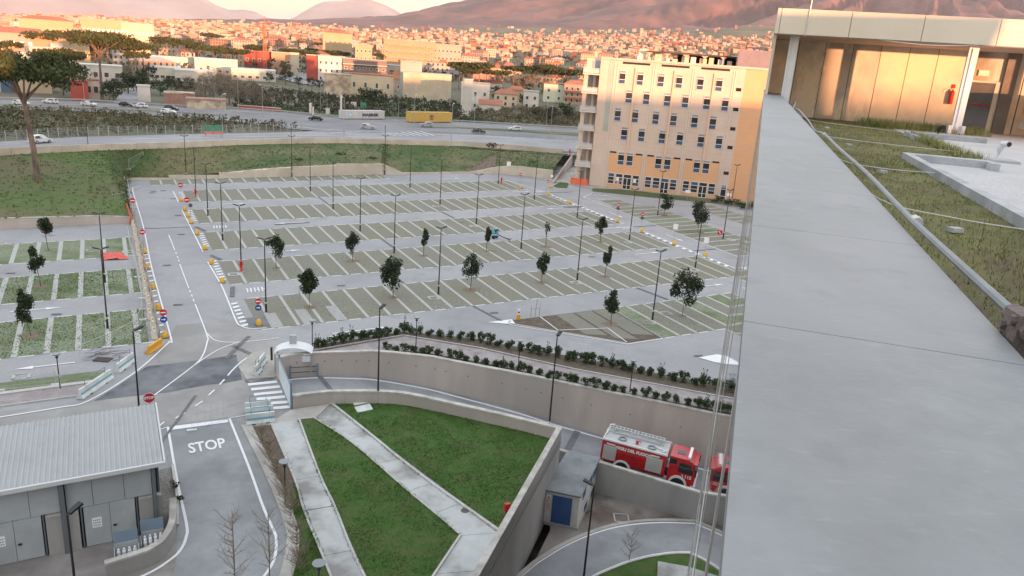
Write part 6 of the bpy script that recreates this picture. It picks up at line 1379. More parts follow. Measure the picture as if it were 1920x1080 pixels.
bare('bare tree with reddish trunk at the bend of the stop road', at(440, 1110), 5.6, 34, 1.3, 3, 'bare_tree', 'tree'); bare('bare tree with dark trunk beside the worn white line', at(505, 1088), 5.2, 30, 1.2, 4, 'bare_tree', 'tree')
bare('small bare tree at the courtyard road edge', at(1179, 1053, CY), 2.6, 22, 1.0, 5, 'bare_tree', 'tree')
for k, (u, v) in enumerate(((492, 840), (505, 868), (520, 900), (530, 925), (538, 955), (545, 975), (556, 1030), (562, 1075))): bare(f'twiggy leafless bush, {ORD[k]} from the zebra crossing in the kerb bed', at(u, v), 1.9, 44, 1.05, 30 + k)
br = thing('branch_pile', 'loose bare branches heaped in the lane behind the white barrier', 'branches', at(193, 675)); random.seed(9); b = MB()
for k in range(26): a = random.uniform(-.5, .5) + TH; x = random.uniform(-1.6, 1.2); y = random.uniform(-.7, .7); L = random.uniform(.8, 1.8); z = random.uniform(.1, 1.1); b.tube([(x, y, z), (x + L * .5 * math.cos(a), y + L * .5 * math.sin(a), z + random.uniform(-.05, .25)), (x + L * math.cos(a), y + L * math.sin(a), z + .1)], [.022, .016, .006], 4)
link('branches', b.mesh('branches', mat('dark_twigs', (.09, .08, .075), rough=.95)), br); b = MB(); b.box((0, 0, .05), (1.4, .9, .1)); link('base_litter', b.mesh('base_litter', MATS['dark_twigs']), br)
# ------------------------------------------------------------------ the town and its roads
def tgt(u, v, lift=0.0):
    """first point of the terrain on the line of sight"""
    d = ray(u, v).normalized(); k = 150.0
    while k < 9000:
        p = CAM + d * k
        if p.z <= TZ(p.x, p.y) + lift: return p
        k *= 1.006
    return CAM + d * 9000
def road_pt(u, v): return at(u, v, UPZ + .13)
PLAST = [(.38, .30, .22), (.42, .35, .275), (.41, .365, .31), (.36, .25, .185), (.38, .28, .24), (.43, .39, .345), (.34, .285, .22), (.29, .175, .135), (.40, .315, .21), (.35, .33, .30)]
WALLR = rnd_mat('town_plaster', PLAST); ROOFR = rnd_mat('town_roof', [(.27, .10, .06), (.33, .14, .09), (.36, .33, .30), (.24, .09, .06), (.42, .38, .34), (.30, .12, .075)]); TWIN = mat('town_window', (.05, .045, .05), (.10, .085, .08), .3, .2)
SHG = mat('shutter_green', (.03, .10, .06), rough=.6)
def rot(p, a): return Vector((p[0] * math.cos(a) - p[1] * math.sin(a), p[0] * math.sin(a) + p[1] * math.cos(a), p[2]))
def building(label, u0, u1, vb, vt, wallm, roofm=None, depth=10, roof='flat', win=None, cat='building', group=None, yaw=None, base=None, winm=None, extra=None, tilt_to=None, name='building', d=None):
    """a block whose front spans u0..u1 at the foot line vb and rises to vt; win = (columns, rows, width, height, first sill)"""
    um = (u0 + u1) / 2
    if d is None: p = tgt(um, vb)
    else: p = CAM + ray(um, vb).normalized() * d; p.z = TZ(p.x, p.y)
    dist = (p - CAM).length; px = FPX / dist
    W = (u1 - u0) / px; up_ray = ray(um, vt); k = math.hypot(p.x, p.y) / math.hypot(up_ray.x, up_ray.y); H = (CAM + up_ray * k).z - p.z
    a = -math.atan2(p.x, p.y) if yaw is None else yaw
    t = thing(name, label, cat, p, a, group)
    b = MB(); b.box((0, depth / 2, H / 2 - 1), (W, depth, H + 2)); link('wall', b.mesh('wall', wallm), t)
    b = MB()
    if roof == 'flat': b.box((0, depth / 2, H + .2), (W + .4, depth + .4, .4))
    elif roof == 'gable':
        h = min(W, depth) * .2; o = .4; b.add([(-W / 2 - o, -o, H), (W / 2 + o, -o, H), (W / 2 + o, depth + o, H), (-W / 2 - o, depth + o, H), (-W / 2 - o, depth / 2, H + h), (W / 2 + o, depth / 2, H + h)], [(0, 1, 5, 4), (2, 3, 4, 5), (1, 2, 5), (3, 0, 4), (3, 2, 1, 0)])
    elif roof == 'hip':
        h = min(W, depth) * .2; o = .5; b.add([(-W / 2 - o, -o, H), (W / 2 + o, -o, H), (W / 2 + o, depth + o, H), (-W / 2 - o, depth + o, H), (-W / 4, depth / 2, H + h), (W / 4, depth / 2, H + h)], [(0, 1, 5, 4), (2, 3, 4, 5), (1, 2, 5), (3, 0, 4), (3, 2, 1, 0)])
    ro = link('roof', b.mesh('roof', roofm or ROOFR), t)
    if win:
        nc, nr, ww, wh, s0 = win; st_ = (H - s0) / nr; me = MB().box((0, 0, 0), (ww, .16, wh)).mesh('window', winm or TWIN)
        fm = MB()
        for sx, sz, bw, bh in ((-ww / 2 - .06, 0, .12, wh + .24), (ww / 2 + .06, 0, .12, wh + .24), (0, wh / 2 + .06, ww, .12), (0, -wh / 2 - .06, ww, .12)): fm.box((sx, 0, sz), (bw, .22, bh))
        fme = fm.mesh('window_frame', WFR)
        for r_ in range(nr):
            for c in range(nc):
                w_ = link('window', me, t, (-W / 2 + W * (c + .5) / nc, -.05, s0 + st_ * r_ + wh / 2)); link('window_frame', fme, w_)
    return t, W, H, p, a
CRM = mat('plaster_cream', (.53, .45, .33), (.58, .50, .37), .15, .9, c3=(.46, .39, .29), s3=.1); WHT = mat('plaster_white', (.56, .54, .505), (.62, .60, .565), .15, .9, c3=(.48, .46, .43), s3=.1); REDP = mat('plaster_red', (.30, .06, .05), (.36, .085, .065), .2, .9); ORG = mat('plaster_orange', (.38, .235, .15), (.42, .265, .17), .1, .9); GRYR = mat('flat_roof_grey', (.33, .32, .30), (.40, .39, .37), .1, .9); TERRA = mat('terracotta', (.30, .115, .07), (.37, .15, .095), .3, .9); DKP = mat('plaster_brown', (.16, .125, .115), (.20, .16, .145), .2, .9); PINKP = mat('plaster_pink', (.39, .28, .235), (.43, .315, .265), .2, .9); GRNP = mat('plaster_pale_green', (.52, .56, .44), (.57, .61, .49), .2, .9); YELP = mat('plaster_yellow', (.38, .29, .185), (.42, .33, .215), .1, .9); OLD = mat('plaster_decayed', (.44, .37, .28), (.60, .52, .40), .35, .95, c3=(.28, .22, .17), s3=.25)
t, W, H, p, a = building('blank windowless cream building block beyond the yellow container', 757, 843, 190, 139, CRM, GRYR, 14)
for k in range(9): b = MB(); b.box((-W / 2 + 2 + (k * 3.7) % (W - 4), -.04, 3 + (k * 2.9) % (H - 4.5)), (1.1, .06, .9)); link('patched_opening', b.mesh('patched_opening', mat('plaster_patch', (.54, .46, .36), rough=.9)), t)
t, W, H, p, a = building('old cream farmhouse with green shutters and a crumbling end', 656, 735, 182, 141, CRM, TERRA, 10, win=(4, 1, 1.1, 2.2, 4.2), winm=SHG)
building('crumbling pale ruin at the end of the old farmhouse', 610, 656, 184, 140, OLD, OLD, 9)
building('pink low house with red roof edge between farmhouse and blank block', 694, 756, 168, 146, PINKP, TERRA, 9, 'gable', (3, 1, 1.0, 1.4, 1.2))
building('red gable wall of the white apartment house', 576, 598, 134, 104, REDP, GRYR, 14, d=470)
building('white apartment house next to the red gable', 598.5, 645, 142, 106, WHT, GRYR, 14, win=(5, 3, 1.1, 1.6, 1.4), d=468)
t, W, H, p, a = building('dark brown banded apartment house beside the white one', 645.6, 722, 141, 112, DKP, GRYR, 14, win=(7, 2, 1.5, 1.2, 2.6), d=466)
for k in range(3): b = MB(); b.box((0, -.7, 1.4 + k * (H - 1.4) / 2.6), (W, 1.3, .35)); link('balcony_band', b.mesh('balcony_band', WHT), t)
building('wide grey industrial hall with flat roof behind the cream block', 690, 862, 146, 126, mat('hall_grey', (.30, .295, .29), (.36, .35, .34), .2, .9), GRYR, 40, win=(9, 1, 4.2, 1.5, 3.0))
building('small grey rooftop block on the industrial hall', 752, 790, 134, 116, GRYR, GRYR, 8, d=400)
building('tall white house by the highway with two small windows', 864, 915, 208, 157, WHT, GRYR, 13, win=(3, 2, 1.0, 1.4, 1.6))
building('round white water tower on the white house', 868, 885, 168, 150, WHT, WHT, 4, d=300)
building('white outbuilding with red roof beside the white house', 898, 938, 214, 196, WHT, TERRA, 9, 'gable')
building('cream balcony house right of the white house', 926, 968, 203, 176, CRM, TERRA, 10, 'hip', (3, 2, 1.1, 1.5, 1.2)); building('white slim house with external stair', 980, 1008, 206, 172, WHT, GRYR, 9, win=(2, 2, 1.1, 1.4, 1.2))
building('yellow house with brown roof over the balcony', 952, 982, 196, 168, YELP, TERRA, 9, 'hip', (2, 2, 1.1, 1.3, 1.2)); building('pale green gabled house near the office block', 1018, 1056, 192, 158, GRNP, TERRA, 11, 'flat', (2, 2, 1.1, 1.4, 1.6))
t, W, H, p, a = building('pink house with red balcony rails near the office block', 1056, 1096, 196, 158, PINKP, TERRA, 10, 'hip', (4, 3, 1.1, 1.5, 1.2))
for k in range(2): b = MB(); b.box((0, -.6, H * (.3 + .33 * k)), (W * .9, 1.2, .9)); link('balcony', b.mesh('balcony', TERRA), t)
building('white low roofs behind the slim house', 890, 940, 170, 156, WHT, TERRA, 10, 'gable', (4, 1, 1, 1.3, 1)); building('sunlit yellow villa with balcony left of the pines', 905, 975, 152, 128, YELP, TERRA, 12, 'hip', (6, 2, 1.2, 1.6, 1.2))
t, W, H, p, a = building('large sunlit orange apartment block with balconies on the skyline', 722, 812, 128, 76, ORG, GRYR, 16, win=(8, 5, 1.4, 1.6, 1.6), d=620)
for k in range(5): b = MB(); b.box((0, -.8, 2.6 + k * (H - 2) / 5), (W * .92, 1.5, .5)); link('balcony', b.mesh('balcony', PINKP), t)
building('long sunlit orange wing right of the apartment block', 812.5, 862, 126, 84, PINKP, GRYR, 16, win=(7, 4, 1.4, 1.5, 1.6), d=626)
building('sunlit yellow tower house left of the apartment block', 667, 696, 114, 84, YELP, GRYR, 12, win=(4, 4, 1.2, 1.5, 1.4), d=560); building('sunlit pale house with many windows, above the dark apartment house', 608, 658, 82, 62, YELP, TERRA, 12, 'hip', (6, 3, 1.2, 1.5, 1.2), d=760)
building('bright sunlit school with long yellow front', 165, 232, 62, 38, YELP, GRYR, 14, win=(10, 3, 1.8, 1.7, 1.2), d=640); building('bright sunlit school wing with flat roof', 232.5, 282, 66, 44, CRM, GRYR, 14, win=(8, 3, 1.6, 1.6, 1.2), d=640)
building('sunlit villa with tiled roof on the left skyline', 52, 124, 56, 37, YELP, TERRA, 12, 'hip', (7, 2, 1.3, 1.6, 1.2), d=620); building('sunlit orange house under the pines, left one', 6, 66, 92, 62, PINKP, TERRA, 12, 'gable', (6, 3, 1.2, 1.6, 1.2), d=430); building('sunlit orange house under the pines, middle one', 74, 112, 94, 70, ORG, TERRA, 11, 'gable', (4, 2, 1.2, 1.6, 1.2), d=425); building('bright yellow end house under the pines', 112.5, 160, 95, 74, YELP, TERRA, 11, 'hip', (4, 2, 1.2, 1.6, 1.2), d=420)
t, W, H, p, a = building('sunlit cream warehouse with big blue door', 0, 79, 146, 116, CRM, TERRA, 16, 'flat', d=310); b = MB(); b.box((W * -.22, -.06, 3.0), (4.4, .16, 6.0)); link('loading_door', b.mesh('loading_door', mat('door_blue', (.05, .13, .22), rough=.5)), t)
building('white roofed shed behind the warehouse', 37, 76, 110, 101, WHT, WHT, 10, d=350)
t, W, H, p, a = building('dark red low house beside the highway pine', 138, 163, 188, 152, REDP, TERRA, 9, 'hip', d=285); building('white window bay beside the dark red house', 164, 184, 176, 152, WHT, TERRA, 6, 'flat', (2, 1, 1.2, 2.0, 2.2), d=292)
building('white villa with terraces behind the highway pine', 160, 222, 158, 124, WHT, WHT, 12, 'flat', (4, 2, 1.4, 1.6, 1.4), d=330)
for k, (u0, u1, vb, vt) in enumerate(((288, 372, 132, 108), (372.5, 440, 140, 112), (286, 335, 152, 128), (335.5, 400, 158, 134), (440, 512, 152, 132))): building(f'pale greenhouse-like hall with flat roof, {ORD[k]} of the group left of the crane', u0, u1, vb, vt, mat('hall_pale', (.50, .48, .42), (.56, .54, .47), .2, .9), mat('hall_roof', (.52, .52, .49), (.58, .58, .55), .2, .8), 22, win=(6, 1, 1.8, 1.2, 1.4))
building('red brick hall at the foot of the crane', 462, 511, 120, 97, REDP, TERRA, 14, win=(5, 2, 1.4, 1.6, 1.4), d=520); building('orange hall right of the crane', 511.5, 545, 124, 99, ORG, GRYR, 14, win=(3, 2, 1.4, 1.6, 1.4), d=515); building('olive end of the orange hall', 545.5, 560, 124, 100, CRM, GRYR, 14, d=515)
building('low ruined brick shed with rubble roof beside the highway', 314, 360, 190, 176, mat('brick_ruin', (.28, .16, .13), (.36, .23, .19), .6, .95), OLD, 7, d=282); building('low ruined shed with collapsed roof beside the highway, right one', 356, 418, 201, 188, OLD, MATS['brick_ruin'], 7, d=268)
building('white delivery kiosk by the ruined sheds', 261, 280, 184, 162, WHT, WHT, 4, d=290)
# road climbing between the houses
sheet('side_road', [Vector((q.x, q.y, TZ(q.x, q.y))) for q in (tgt(u, v) for u, v in ((214, 195), (276, 197), (262, 180), (256, 174), (256, 162), (240, 148), (236, 150), (246, 165), (238, 172), (224, 178)))], ROADU, .35)
sheet('side_road', [Vector((q.x, q.y, TZ(q.x, q.y))) for q in (tgt(u, v) for u, v in ((505, 132), (545, 128), (610, 152), (612, 163), (560, 158), (515, 146)))], ROADU, .35)
# construction crane
p = tgt(497, 112); p = CAM + ray(497, 112).normalized() * 500; p.z = TZ(p.x, p.y); px = FPX / 500; cr = thing('tower_crane', 'slim red tower crane rising over the town', 'crane', p); CRED = mat('crane_red', (.55, .13, .06), rough=.5); h = 30.0; b = MB()
for sx, sy in ((-.7, -.7), (.7, -.7), (.7, .7), (-.7, .7)): b.tube([(sx, sy, 0), (sx, sy, h)], .13, 4)
for k in range(15): z = k * 2; s = 1 if k % 2 else -1; b.tube([(-.7 * s, -.7, z), (.7 * s, -.7, z + 2)], .08, 4); b.tube([(-.7, -.7 * s, z), (-.7, .7 * s, z + 2)], .08, 4)
link('mast', b.mesh('mast', CRED), cr); b = MB(); b.tube([(0, 0, h), (0, 0, h + 4)], .2, 4); b.tube([(-5, 3, h), (9, -6, h)], .25, 4); b.tube([(0, 0, h + 4), (7, -4.6, h)], .06, 3); link('jib', b.mesh('jib', CRED), cr)
# generic town houses
def house_proto(k):
    random.seed(200 + k); W, D = random.choice((9, 11, 13, 16, 20)), random.choice((9, 10, 12)); fl = random.choice((2, 2, 3, 3, 4)); H = fl * 3.1; t = thing('town_house', 'x', 'house', (0, 0, -500)); b = MB(); b.box((0, 0, H / 2 - 1.5), (W, D, H + 3), m=0)
    for r_ in range(fl):
        n = int(W / 3)
        for c in range(n):
            for sy in (-1, 1): b.box((-W / 2 + W * (c + .5) / n, sy * (D / 2 + .02), 1.0 + 3.1 * r_ + .8), (1.1, .1, 1.5), m=1)
        for c in range(int(D / 3.3)):
            for sx in (-1, 1): b.box((sx * (W / 2 + .02), -D / 2 + D * (c + .5) / int(D / 3.3), 1.0 + 3.1 * r_ + .8), (.1, 1.1, 1.5), m=1)
    if k % 3 == 0:
        for r_ in range(1, fl): b.box((0, -D / 2 - .6, 3.1 * r_), (W * .7, 1.2, .25)); b.box((0, -D / 2 - 1.15, 3.1 * r_ + .5), (W * .7, .1, .9))
    link('wall', b.mesh('wall', [WALLR, TWIN]), t); b = MB()
    if k % 2 == 0: b.box((0, 0, H + .2), (W + .3, D + .3, .4)); b.box((W * .2, 0, H + 1.3), (W * .3, D * .3, 1.9)) 
    else: h = D * .2; b.add([(-W / 2 - .5, -D / 2 - .5, H), (W / 2 + .5, -D / 2 - .5, H), (W / 2 + .5, D / 2 + .5, H), (-W / 2 - .5, D / 2 + .5, H), (-W / 4, 0, H + h), (W / 4, 0, H + h)], [(0, 1, 5, 4), (2, 3, 4, 5), (1, 2, 5), (3, 0, 4), (3, 2, 1, 0)])
    link('roof', b.mesh('roof', ROOFR), t); return t, W, D
HP = [house_proto(k) for k in range(10)]; hu = set(); placed = []
random.seed(77)
def clear(x, y, r):
    for a, c, q in placed:
        if abs(a - x) < r + q and abs(c - y) < r + q: return False
    return True
for o in [o for o in COL.objects if o.parent is None and o.name.startswith('building')]: placed.append((o.location.x, o.location.y, 13))
n_h = 0; tries = 0
while n_h < 285 and tries < 9000:
    tries += 1; d = 360 + 1050 * random.random() ** 1.15; az = R(random.uniform(-38, 24)); x, y = math.sin(az) * d, math.cos(az) * d
    if d < 520 and R(-22) < az: continue
    if d < 440 and az < R(-22) and random.random() < .6: continue
    if not clear(x, y, 9 if d < 900 else 8): continue
    k = random.randrange(10); t0, W, D = HP[k]; f = k not in hu; hu.add(k); placed.append((x, y, 9))
    w = 'left-hand' if az < R(-14) else 'middle' if az < R(2) else 'right-hand'; q = 'nearer' if d < 700 else 'farther'
    put(t0, f, Vector((x, y, TZ(x, y))), -az + random.choice((0, .25, -.3, .5, 1.57, -.55)) + random.uniform(-.1, .1), f'small plastered house in the {q} {w} part of the sunlit town', f'houses in the {q} {w} town'); n_h += 1
for q in ('nearer', 'farther'):
    for w in ('left-hand', 'middle', 'right-hand'): number_from_left([o for o in COL.objects if o.parent is None and o.get('group') == f'houses in the {q} {w} town'], 'small plastered house, {} from the left in the ' + f'{q} {w} part of the town')
# the rest of the town, too many and too small to count
def island_mat(name, cols):
    m = bpy.data.materials.new(name); m.use_nodes = True; n = m.node_tree.nodes; L = m.node_tree.links; bs = n['Principled BSDF']; bs.inputs['Roughness'].default_value = .9; g = n.new('ShaderNodeNewGeometry'); r = n.new('ShaderNodeValToRGB'); r.color_ramp.interpolation = 'CONSTANT'; e = r.color_ramp.elements
    while len(e) < len(cols): e.new(.5)
    for i, c in enumerate(cols): e[i].position = i / len(cols); e[i].color = (*c, 1)
    L.new(g.outputs['Random Per Island'], r.inputs['Fac']); L.new(r.outputs['Color'], bs.inputs['Base Color']); return m
b = MB(); random.seed(91); n_f = 0
while n_f < 5200:
    d = 1250 + 2350 * random.random() ** .8; az = R(random.uniform(-38, 26)); x, y = math.sin(az) * d, math.cos(az) * d
    if noise.noise(Vector((x / 260, y / 260, 9))) < -.22: continue
    if d > 2900 and random.random() < (d - 2900) / 800: continue
    W, D, H = random.uniform(6, 15), random.uniform(6, 11), random.choice((4, 5.5, 6.5, 8, 9.5, 12)); z = TZ(x, y); b.box((x, y, z + H / 2 - 2), (W, D, H + 4), -az + random.uniform(-.7, .7))
    b.box((x, y, z + H + .35), (W + .8, D + .8, .7), -az + random.uniform(-.1, .1)); n_f += 1
for _ in range(45):                                           # scattered farms on the slopes
    d = random.uniform(3500, 4300); az = R(random.uniform(-20, 28)); x, y = math.sin(az) * d, math.cos(az) * d; b.box((x, y, TZ(x, y) + 2.5), (random.uniform(9, 20), 10, 8), random.uniform(0, 3))
tag(b.build('far_town', island_mat('far_town_plaster', PLAST + [(.24, .09, .06), (.27, .11, .075), (.32, .285, .25), (.44, .38, .31), (.26, .12, .08)])), 'countless tiny houses of the far town below the mountain', 'town', kind='stuff')
# ------------------------------------------------------------------ trees of the town
def pine(label, p, h, w, seed, n=1400, group=None, sz=None, lean=0.0, m=None):
    random.seed(seed); t = thing('umbrella_pine', label, 'pine tree', p, 0, group); b = MB(); th = h * .72; r0 = max(.28, h * .022)
    tp_ = Vector((lean, .3, th)); b.tube([(0, 0, -1), (lean * .25, .1, th * .45), tp_], [r0, r0 * .85, r0 * .6], 8); crown = MB(); pts = []
    for k in range(9):
        a = k * 2.4 + seed; rr = w / 2 * (.35 + .5 * ((k * 37) % 10) / 10); e = tp_ + Vector((math.cos(a) * rr, math.sin(a) * rr, h * .16 + random.uniform(-.03, .04) * h)); b.tube([tp_ * (.86 + .012 * k), tp_.lerp(e, .5) + Vector((0, 0, -.02 * h)), e], [r0 * .4, r0 * .28, r0 * .1], 5)
        pts += [e + Vector((q.x, q.y, q.z)) for q in blob_pts(n // 6, w * .26, w * .26, h * .09, Vector((0, 0, 0)), 6, .6)]
    pts += blob_pts(n // 2, w * .38, w * .38, h * .075, tp_ + Vector((0, 0, h * .19)), 12, .4)
    link('trunk', b.mesh('trunk', BARKP), t); leaves(crown, pts, (sz or w * .055) * 1.15, .25); link('crown', crown.mesh('crown', m or LEAF_P), t); return t
pm = at(75, 366, dz=.6); big = pine('big umbrella pine standing on the meadow by the car park', pm, 22.5, 15.5, 3, 5200, sz=.55, lean=-1.2)
for k, (u, v, d, h, w, lab) in enumerate(((118, 165, 305, 15, 17, 'dark round-crowned pine over the warehouse'), (192, 186, 290, 22, 18.5, 'tall umbrella pine with bare leaning trunk beside the highway'))): q = CAM + ray(u, v).normalized() * d; q.z = TZ(q.x, q.y); pine(lab, q, h, w, 20 + k, 3200, sz=.75)
pp_ = []
for k in range(4):
    pp_.append(pine('x', Vector((0, 0, -300)), 14 + k, 13 + 2 * k, 40 + k, 900, sz=1.0))
PINES = [(14, 70, 430), (40, 70, 440), (66, 72, 440), (95, 76, 430), (120, 76, 436), (150, 78, 432), (176, 80, 436), (200, 82, 430), (255, 104, 420), (268, 100, 425), (240, 98, 430), (310, 92, 520), (345, 92, 525), (372, 96, 520), (400, 98, 520), (425, 100, 515), (450, 102, 515), (480, 104, 560), (545, 108, 560), (575, 110, 560), (600, 100, 600), (625, 104, 600), (640, 102, 600), (585, 78, 820), (690, 102, 620), (705, 104, 620), (870, 128, 470), (885, 130, 465), (900, 128, 470), (920, 126, 480), (940, 126, 485), (862, 124, 480), (965, 128, 500), (985, 130, 500), (1005, 132, 495), (1025, 134, 490), (1045, 135, 490), (1065, 137, 485), (1085, 139, 480), (45, 36, 700), (72, 34, 710), (130, 40, 690), (395, 58, 900), (790, 84, 900), (600, 66, 900)]
up_ = set(); random.seed(6)
for i, (u, v, d) in enumerate(PINES):
    q = CAM + ray(u, v).normalized() * d; q.z = TZ(q.x, q.y); k = random.randrange(4); f = k not in up_; up_.add(k); w = 'left' if u < 300 else 'middle' if u < 800 else 'right'
    s = random.uniform(.8, 1.15); put(pp_[k], f, q, i, f'umbrella pine in the pine row of the {w} town', f'umbrella pines of the {w} town', (s, s, s))
for w in ('left', 'middle', 'right'): number_from_left([o for o in COL.objects if o.parent is None and o.get('group') == f'umbrella pines of the {w} town'], 'umbrella pine, {} from the left in the pine row of the ' + w + ' town')
def bushy(label, seed, h, w, m, n=700, sz=.6, name='town_tree'):
    random.seed(seed); t = thing(name, label, 'tree', Vector((0, 0, -300))); b = MB(); b.tube([(0, 0, -.5), (0, 0, h * .5)], [.25, .12], 6); link('trunk', b.mesh('trunk', BARK), t); c = MB(); leaves(c, blob_pts(n, w / 2, w / 2, h * .42, Vector((0, 0, h * .55)), 14, .38), sz); link('crown', c.mesh('crown', m), t); return t
LEAF_W = mat('winter_twigs', (.16, .125, .095), (.24, .19, .15), .4, .95, c3=(.13, .11, .08), s3=.08)
TB = [bushy('x', 60, 8, 7, LEAF_D), bushy('x', 61, 6, 7.5, LEAF_P), bushy('x', 62, 9, 8, LEAF_W, 1000, .35), bushy('x', 63, 7, 8, LEAF_W, 900, .35)]
SPT = [(k, u, v, d) for k, lst in ((0, [(228, 160, 330), (240, 165, 320), (250, 158, 335), (265, 168, 315), (275, 160, 330), (262, 130, 380), (278, 126, 385), (300, 166, 320), (322, 162, 325), (345, 168, 318), (205, 180, 285), (212, 172, 292), (505, 128, 430), (535, 130, 425), (560, 138, 410), (585, 142, 405), (600, 146, 400), (885, 152, 400), (905, 158, 390), (935, 156, 395), (960, 158, 395), (950, 170, 370), (1040, 206, 300), (1060, 210, 295), (1030, 200, 305), (700, 184, 320), (712, 176, 330), (682, 182, 322)]),
       (1, [(20, 96, 400), (45, 100, 395), (330, 150, 340), (355, 152, 335), (150, 172, 300), (90, 160, 320), (60, 150, 340), (1010, 190, 320), (990, 168, 370), (475, 160, 350), (450, 156, 355)]),
       (2, [(385, 178, 300), (400, 182, 296), (415, 178, 300), (430, 184, 294), (445, 180, 298), (460, 186, 292), (475, 182, 296), (395, 160, 330), (410, 158, 335), (425, 162, 328), (440, 160, 330), (800, 118, 560), (565, 96, 620), (550, 94, 630), (1045, 202, 305), (1070, 206, 300), (1020, 204, 302), (230, 118, 400), (245, 114, 410), (380, 130, 380), (405, 132, 376), (395, 142, 360), (425, 140, 362), (450, 170, 320), (470, 168, 322)]),
       (3, [(370, 172, 310), (380, 186, 288), (490, 190, 286), (505, 188, 288), (340, 172, 308), (360, 160, 330), (435, 148, 348), (455, 146, 350), (1050, 216, 285), (965, 118, 560), (985, 118, 560), (1000, 120, 555), (1055, 122, 550)])) for u, v, d in lst]
ub = set(); random.seed(8); KIND = ('dark evergreen tree', 'low olive-green tree', 'leafless grey-brown tree', 'leafless spreading tree')
for i, (k, u, v, d) in enumerate(SPT):
    q = CAM + ray(u, v).normalized() * d; q.z = TZ(q.x, q.y); f = k not in ub; ub.add(k); s = random.uniform(.75, 1.2); w = 'left of the side road' if u < 230 else 'left of the crane' if u < 500 else 'in the middle' if u < 860 else 'near the office block'
    put(TB[k], f, q, i * 1.7, f'{KIND[k]} among the near houses {w}', f'{KIND[k]}s {w}', (s, s, s))
for k_ in KIND:
    for w in ('left of the side road', 'left of the crane', 'in the middle', 'near the office block'): number_from_left([o for o in COL.objects if o.parent is None and o.get('group') == f'{k_}s {w}'], k_ + ', {} from left among the houses ' + w)
def scrub(name, label, px, n, size, m, hmax, lift=0.0, seed=1, plane=UPZ):
    """uncountable bushes filling a measured strip"""
    random.seed(seed); b = MB(); P = [at(u, v, plane) if plane is not None else tgt(u, v) for u, v in px]
    quads = [(P[i], P[i + 1], P[-2 - i], P[-1 - i]) for i in range(len(P) // 2 - 1)]; ar = [((a - c).cross(b_ - d)).length for a, b_, c, d in quads]
    for _ in range(n // 14):
        a, b_, c, d = random.choices(quads, ar)[0]; s, t = random.random(), random.random(); q = a.lerp(b_, s).lerp(d.lerp(c, s), t); z0 = q.z if plane is not None else TZ(q.x, q.y); hh = hmax * (.45 + .55 * (noise.noise(q * .12) * .5 + .5)) * (1 - .5 * abs(2 * t - 1) ** 3); r = random.uniform(.7, 1.5)
        c0 = Vector((q.x, q.y, z0 + hh * random.random() ** .7)); leaves(b, [c0 + rand_dir() * r * random.random() ** .4 for _ in range(14)], size)
    return tag(b.build(name, m), label, 'scrub', kind='stuff')
scrub('scrub', 'tangle of brown and green scrub between the upper road and highway', [(-120, 268), (0, 262), (150, 254), (300, 250), (440, 248), (560, 244), (520, 241), (420, 229), (260, 219), (140, 212), (0, 209), (-120, 209)], 11000, .65, LEAF_B, 2.7, seed=2)
scrub('scrub', 'dark brambles covering the slope behind the containers', [(440, 204), (540, 210), (640, 218), (760, 222), (870, 228), (870, 198), (760, 186), (640, 182), (540, 172), (450, 168)], 16000, .8, mat('bramble', (.035, .035, .022), (.075, .062, .04), .3, .9, c3=(.03, .05, .018), s3=.06), 3.0, seed=3, plane=None)
scrub('scrub', 'low bright green verge beside the highway containers', [(470, 206), (540, 211), (640, 219), (720, 221), (780, 224), (860, 229), (950, 234), (950, 229), (860, 223), (780, 218), (720, 216), (640, 213), (540, 205), (470, 200)], 4500, .55, mat('verge_green', (.045, .085, .02), (.08, .115, .035), .4, .9), 1.0, seed=4, plane=None)
scrub('scrub', 'scrub and brush below the houses near the office block', [(860, 230), (940, 234), (1090, 240), (1090, 214), (1000, 204), (900, 208)], 9000, .75, LEAF_B, 2.6, seed=5, plane=None)
b = MB(); random.seed(14)
for _ in range(1900):
    d = 480 + 2600 * random.random() ** 1.1; az = R(random.uniform(-38, 26)); x, y = math.sin(az) * d, math.cos(az) * d; s = random.uniform(4, 9); z = TZ(x, y); leaves(b, [Vector((x, y, z + s * .5)) + Vector((q.x * s, q.y * s, q.z * s * .55)) for q in (rand_dir() * random.random() ** .4 for _ in range(15))], s * .55)
tag(b.build('far_trees', mat('far_foliage', (.055, .05, .025), (.115, .09, .055), .01, .9, c3=(.10, .065, .05), s3=.004)), 'brown and olive treetops scattered through the far town', 'trees', kind='stuff')
# ------------------------------------------------------------------ upper road furniture
fn = thing('road_fence', 'wire mesh fence with pale concrete posts behind the upper road', 'fence', at(200, 256, UPZ), world=True); fp = [(-110, 275), (0, 265.5), (150, 257), (300, 252.5), (500, 248.5), (565, 246.5)]; FP = [at(u, v, UPZ) for u, v in fp]; posts = resample(FP, 40)
pm_ = MB().box((0, 0, 0), (.15, .15, 2.2)).mesh('fence_post', CONC)
for q in posts: link('fence_post', pm_, fn, q - fn.location + Vector((0, 0, 1.0)))
b = MB()
for a, c in zip(posts, posts[1:]):
    for h in (.25, .6, .95, 1.3, 1.65, 2.0): b.tube([a + Vector((0, 0, h)), c + Vector((0, 0, h))], .018, 3, cap=False)
    for k in range(1, 6): q = a.lerp(c, k / 6); b.tube([q + Vector((0, 0, .1)), q + Vector((0, 0, 2.0))], .012, 3, cap=False)
b.build('mesh_wire', SGREY, fn)
fn = thing('road_fence', 'low wire fence with thin posts between upper road and highway near the office block', 'fence', at(950, 262, UPZ), world=True); posts = resample([at(u, v, UPZ) for u, v in ((775, 247), (860, 250), (960, 258), (1088, 268))], 26); b = MB()
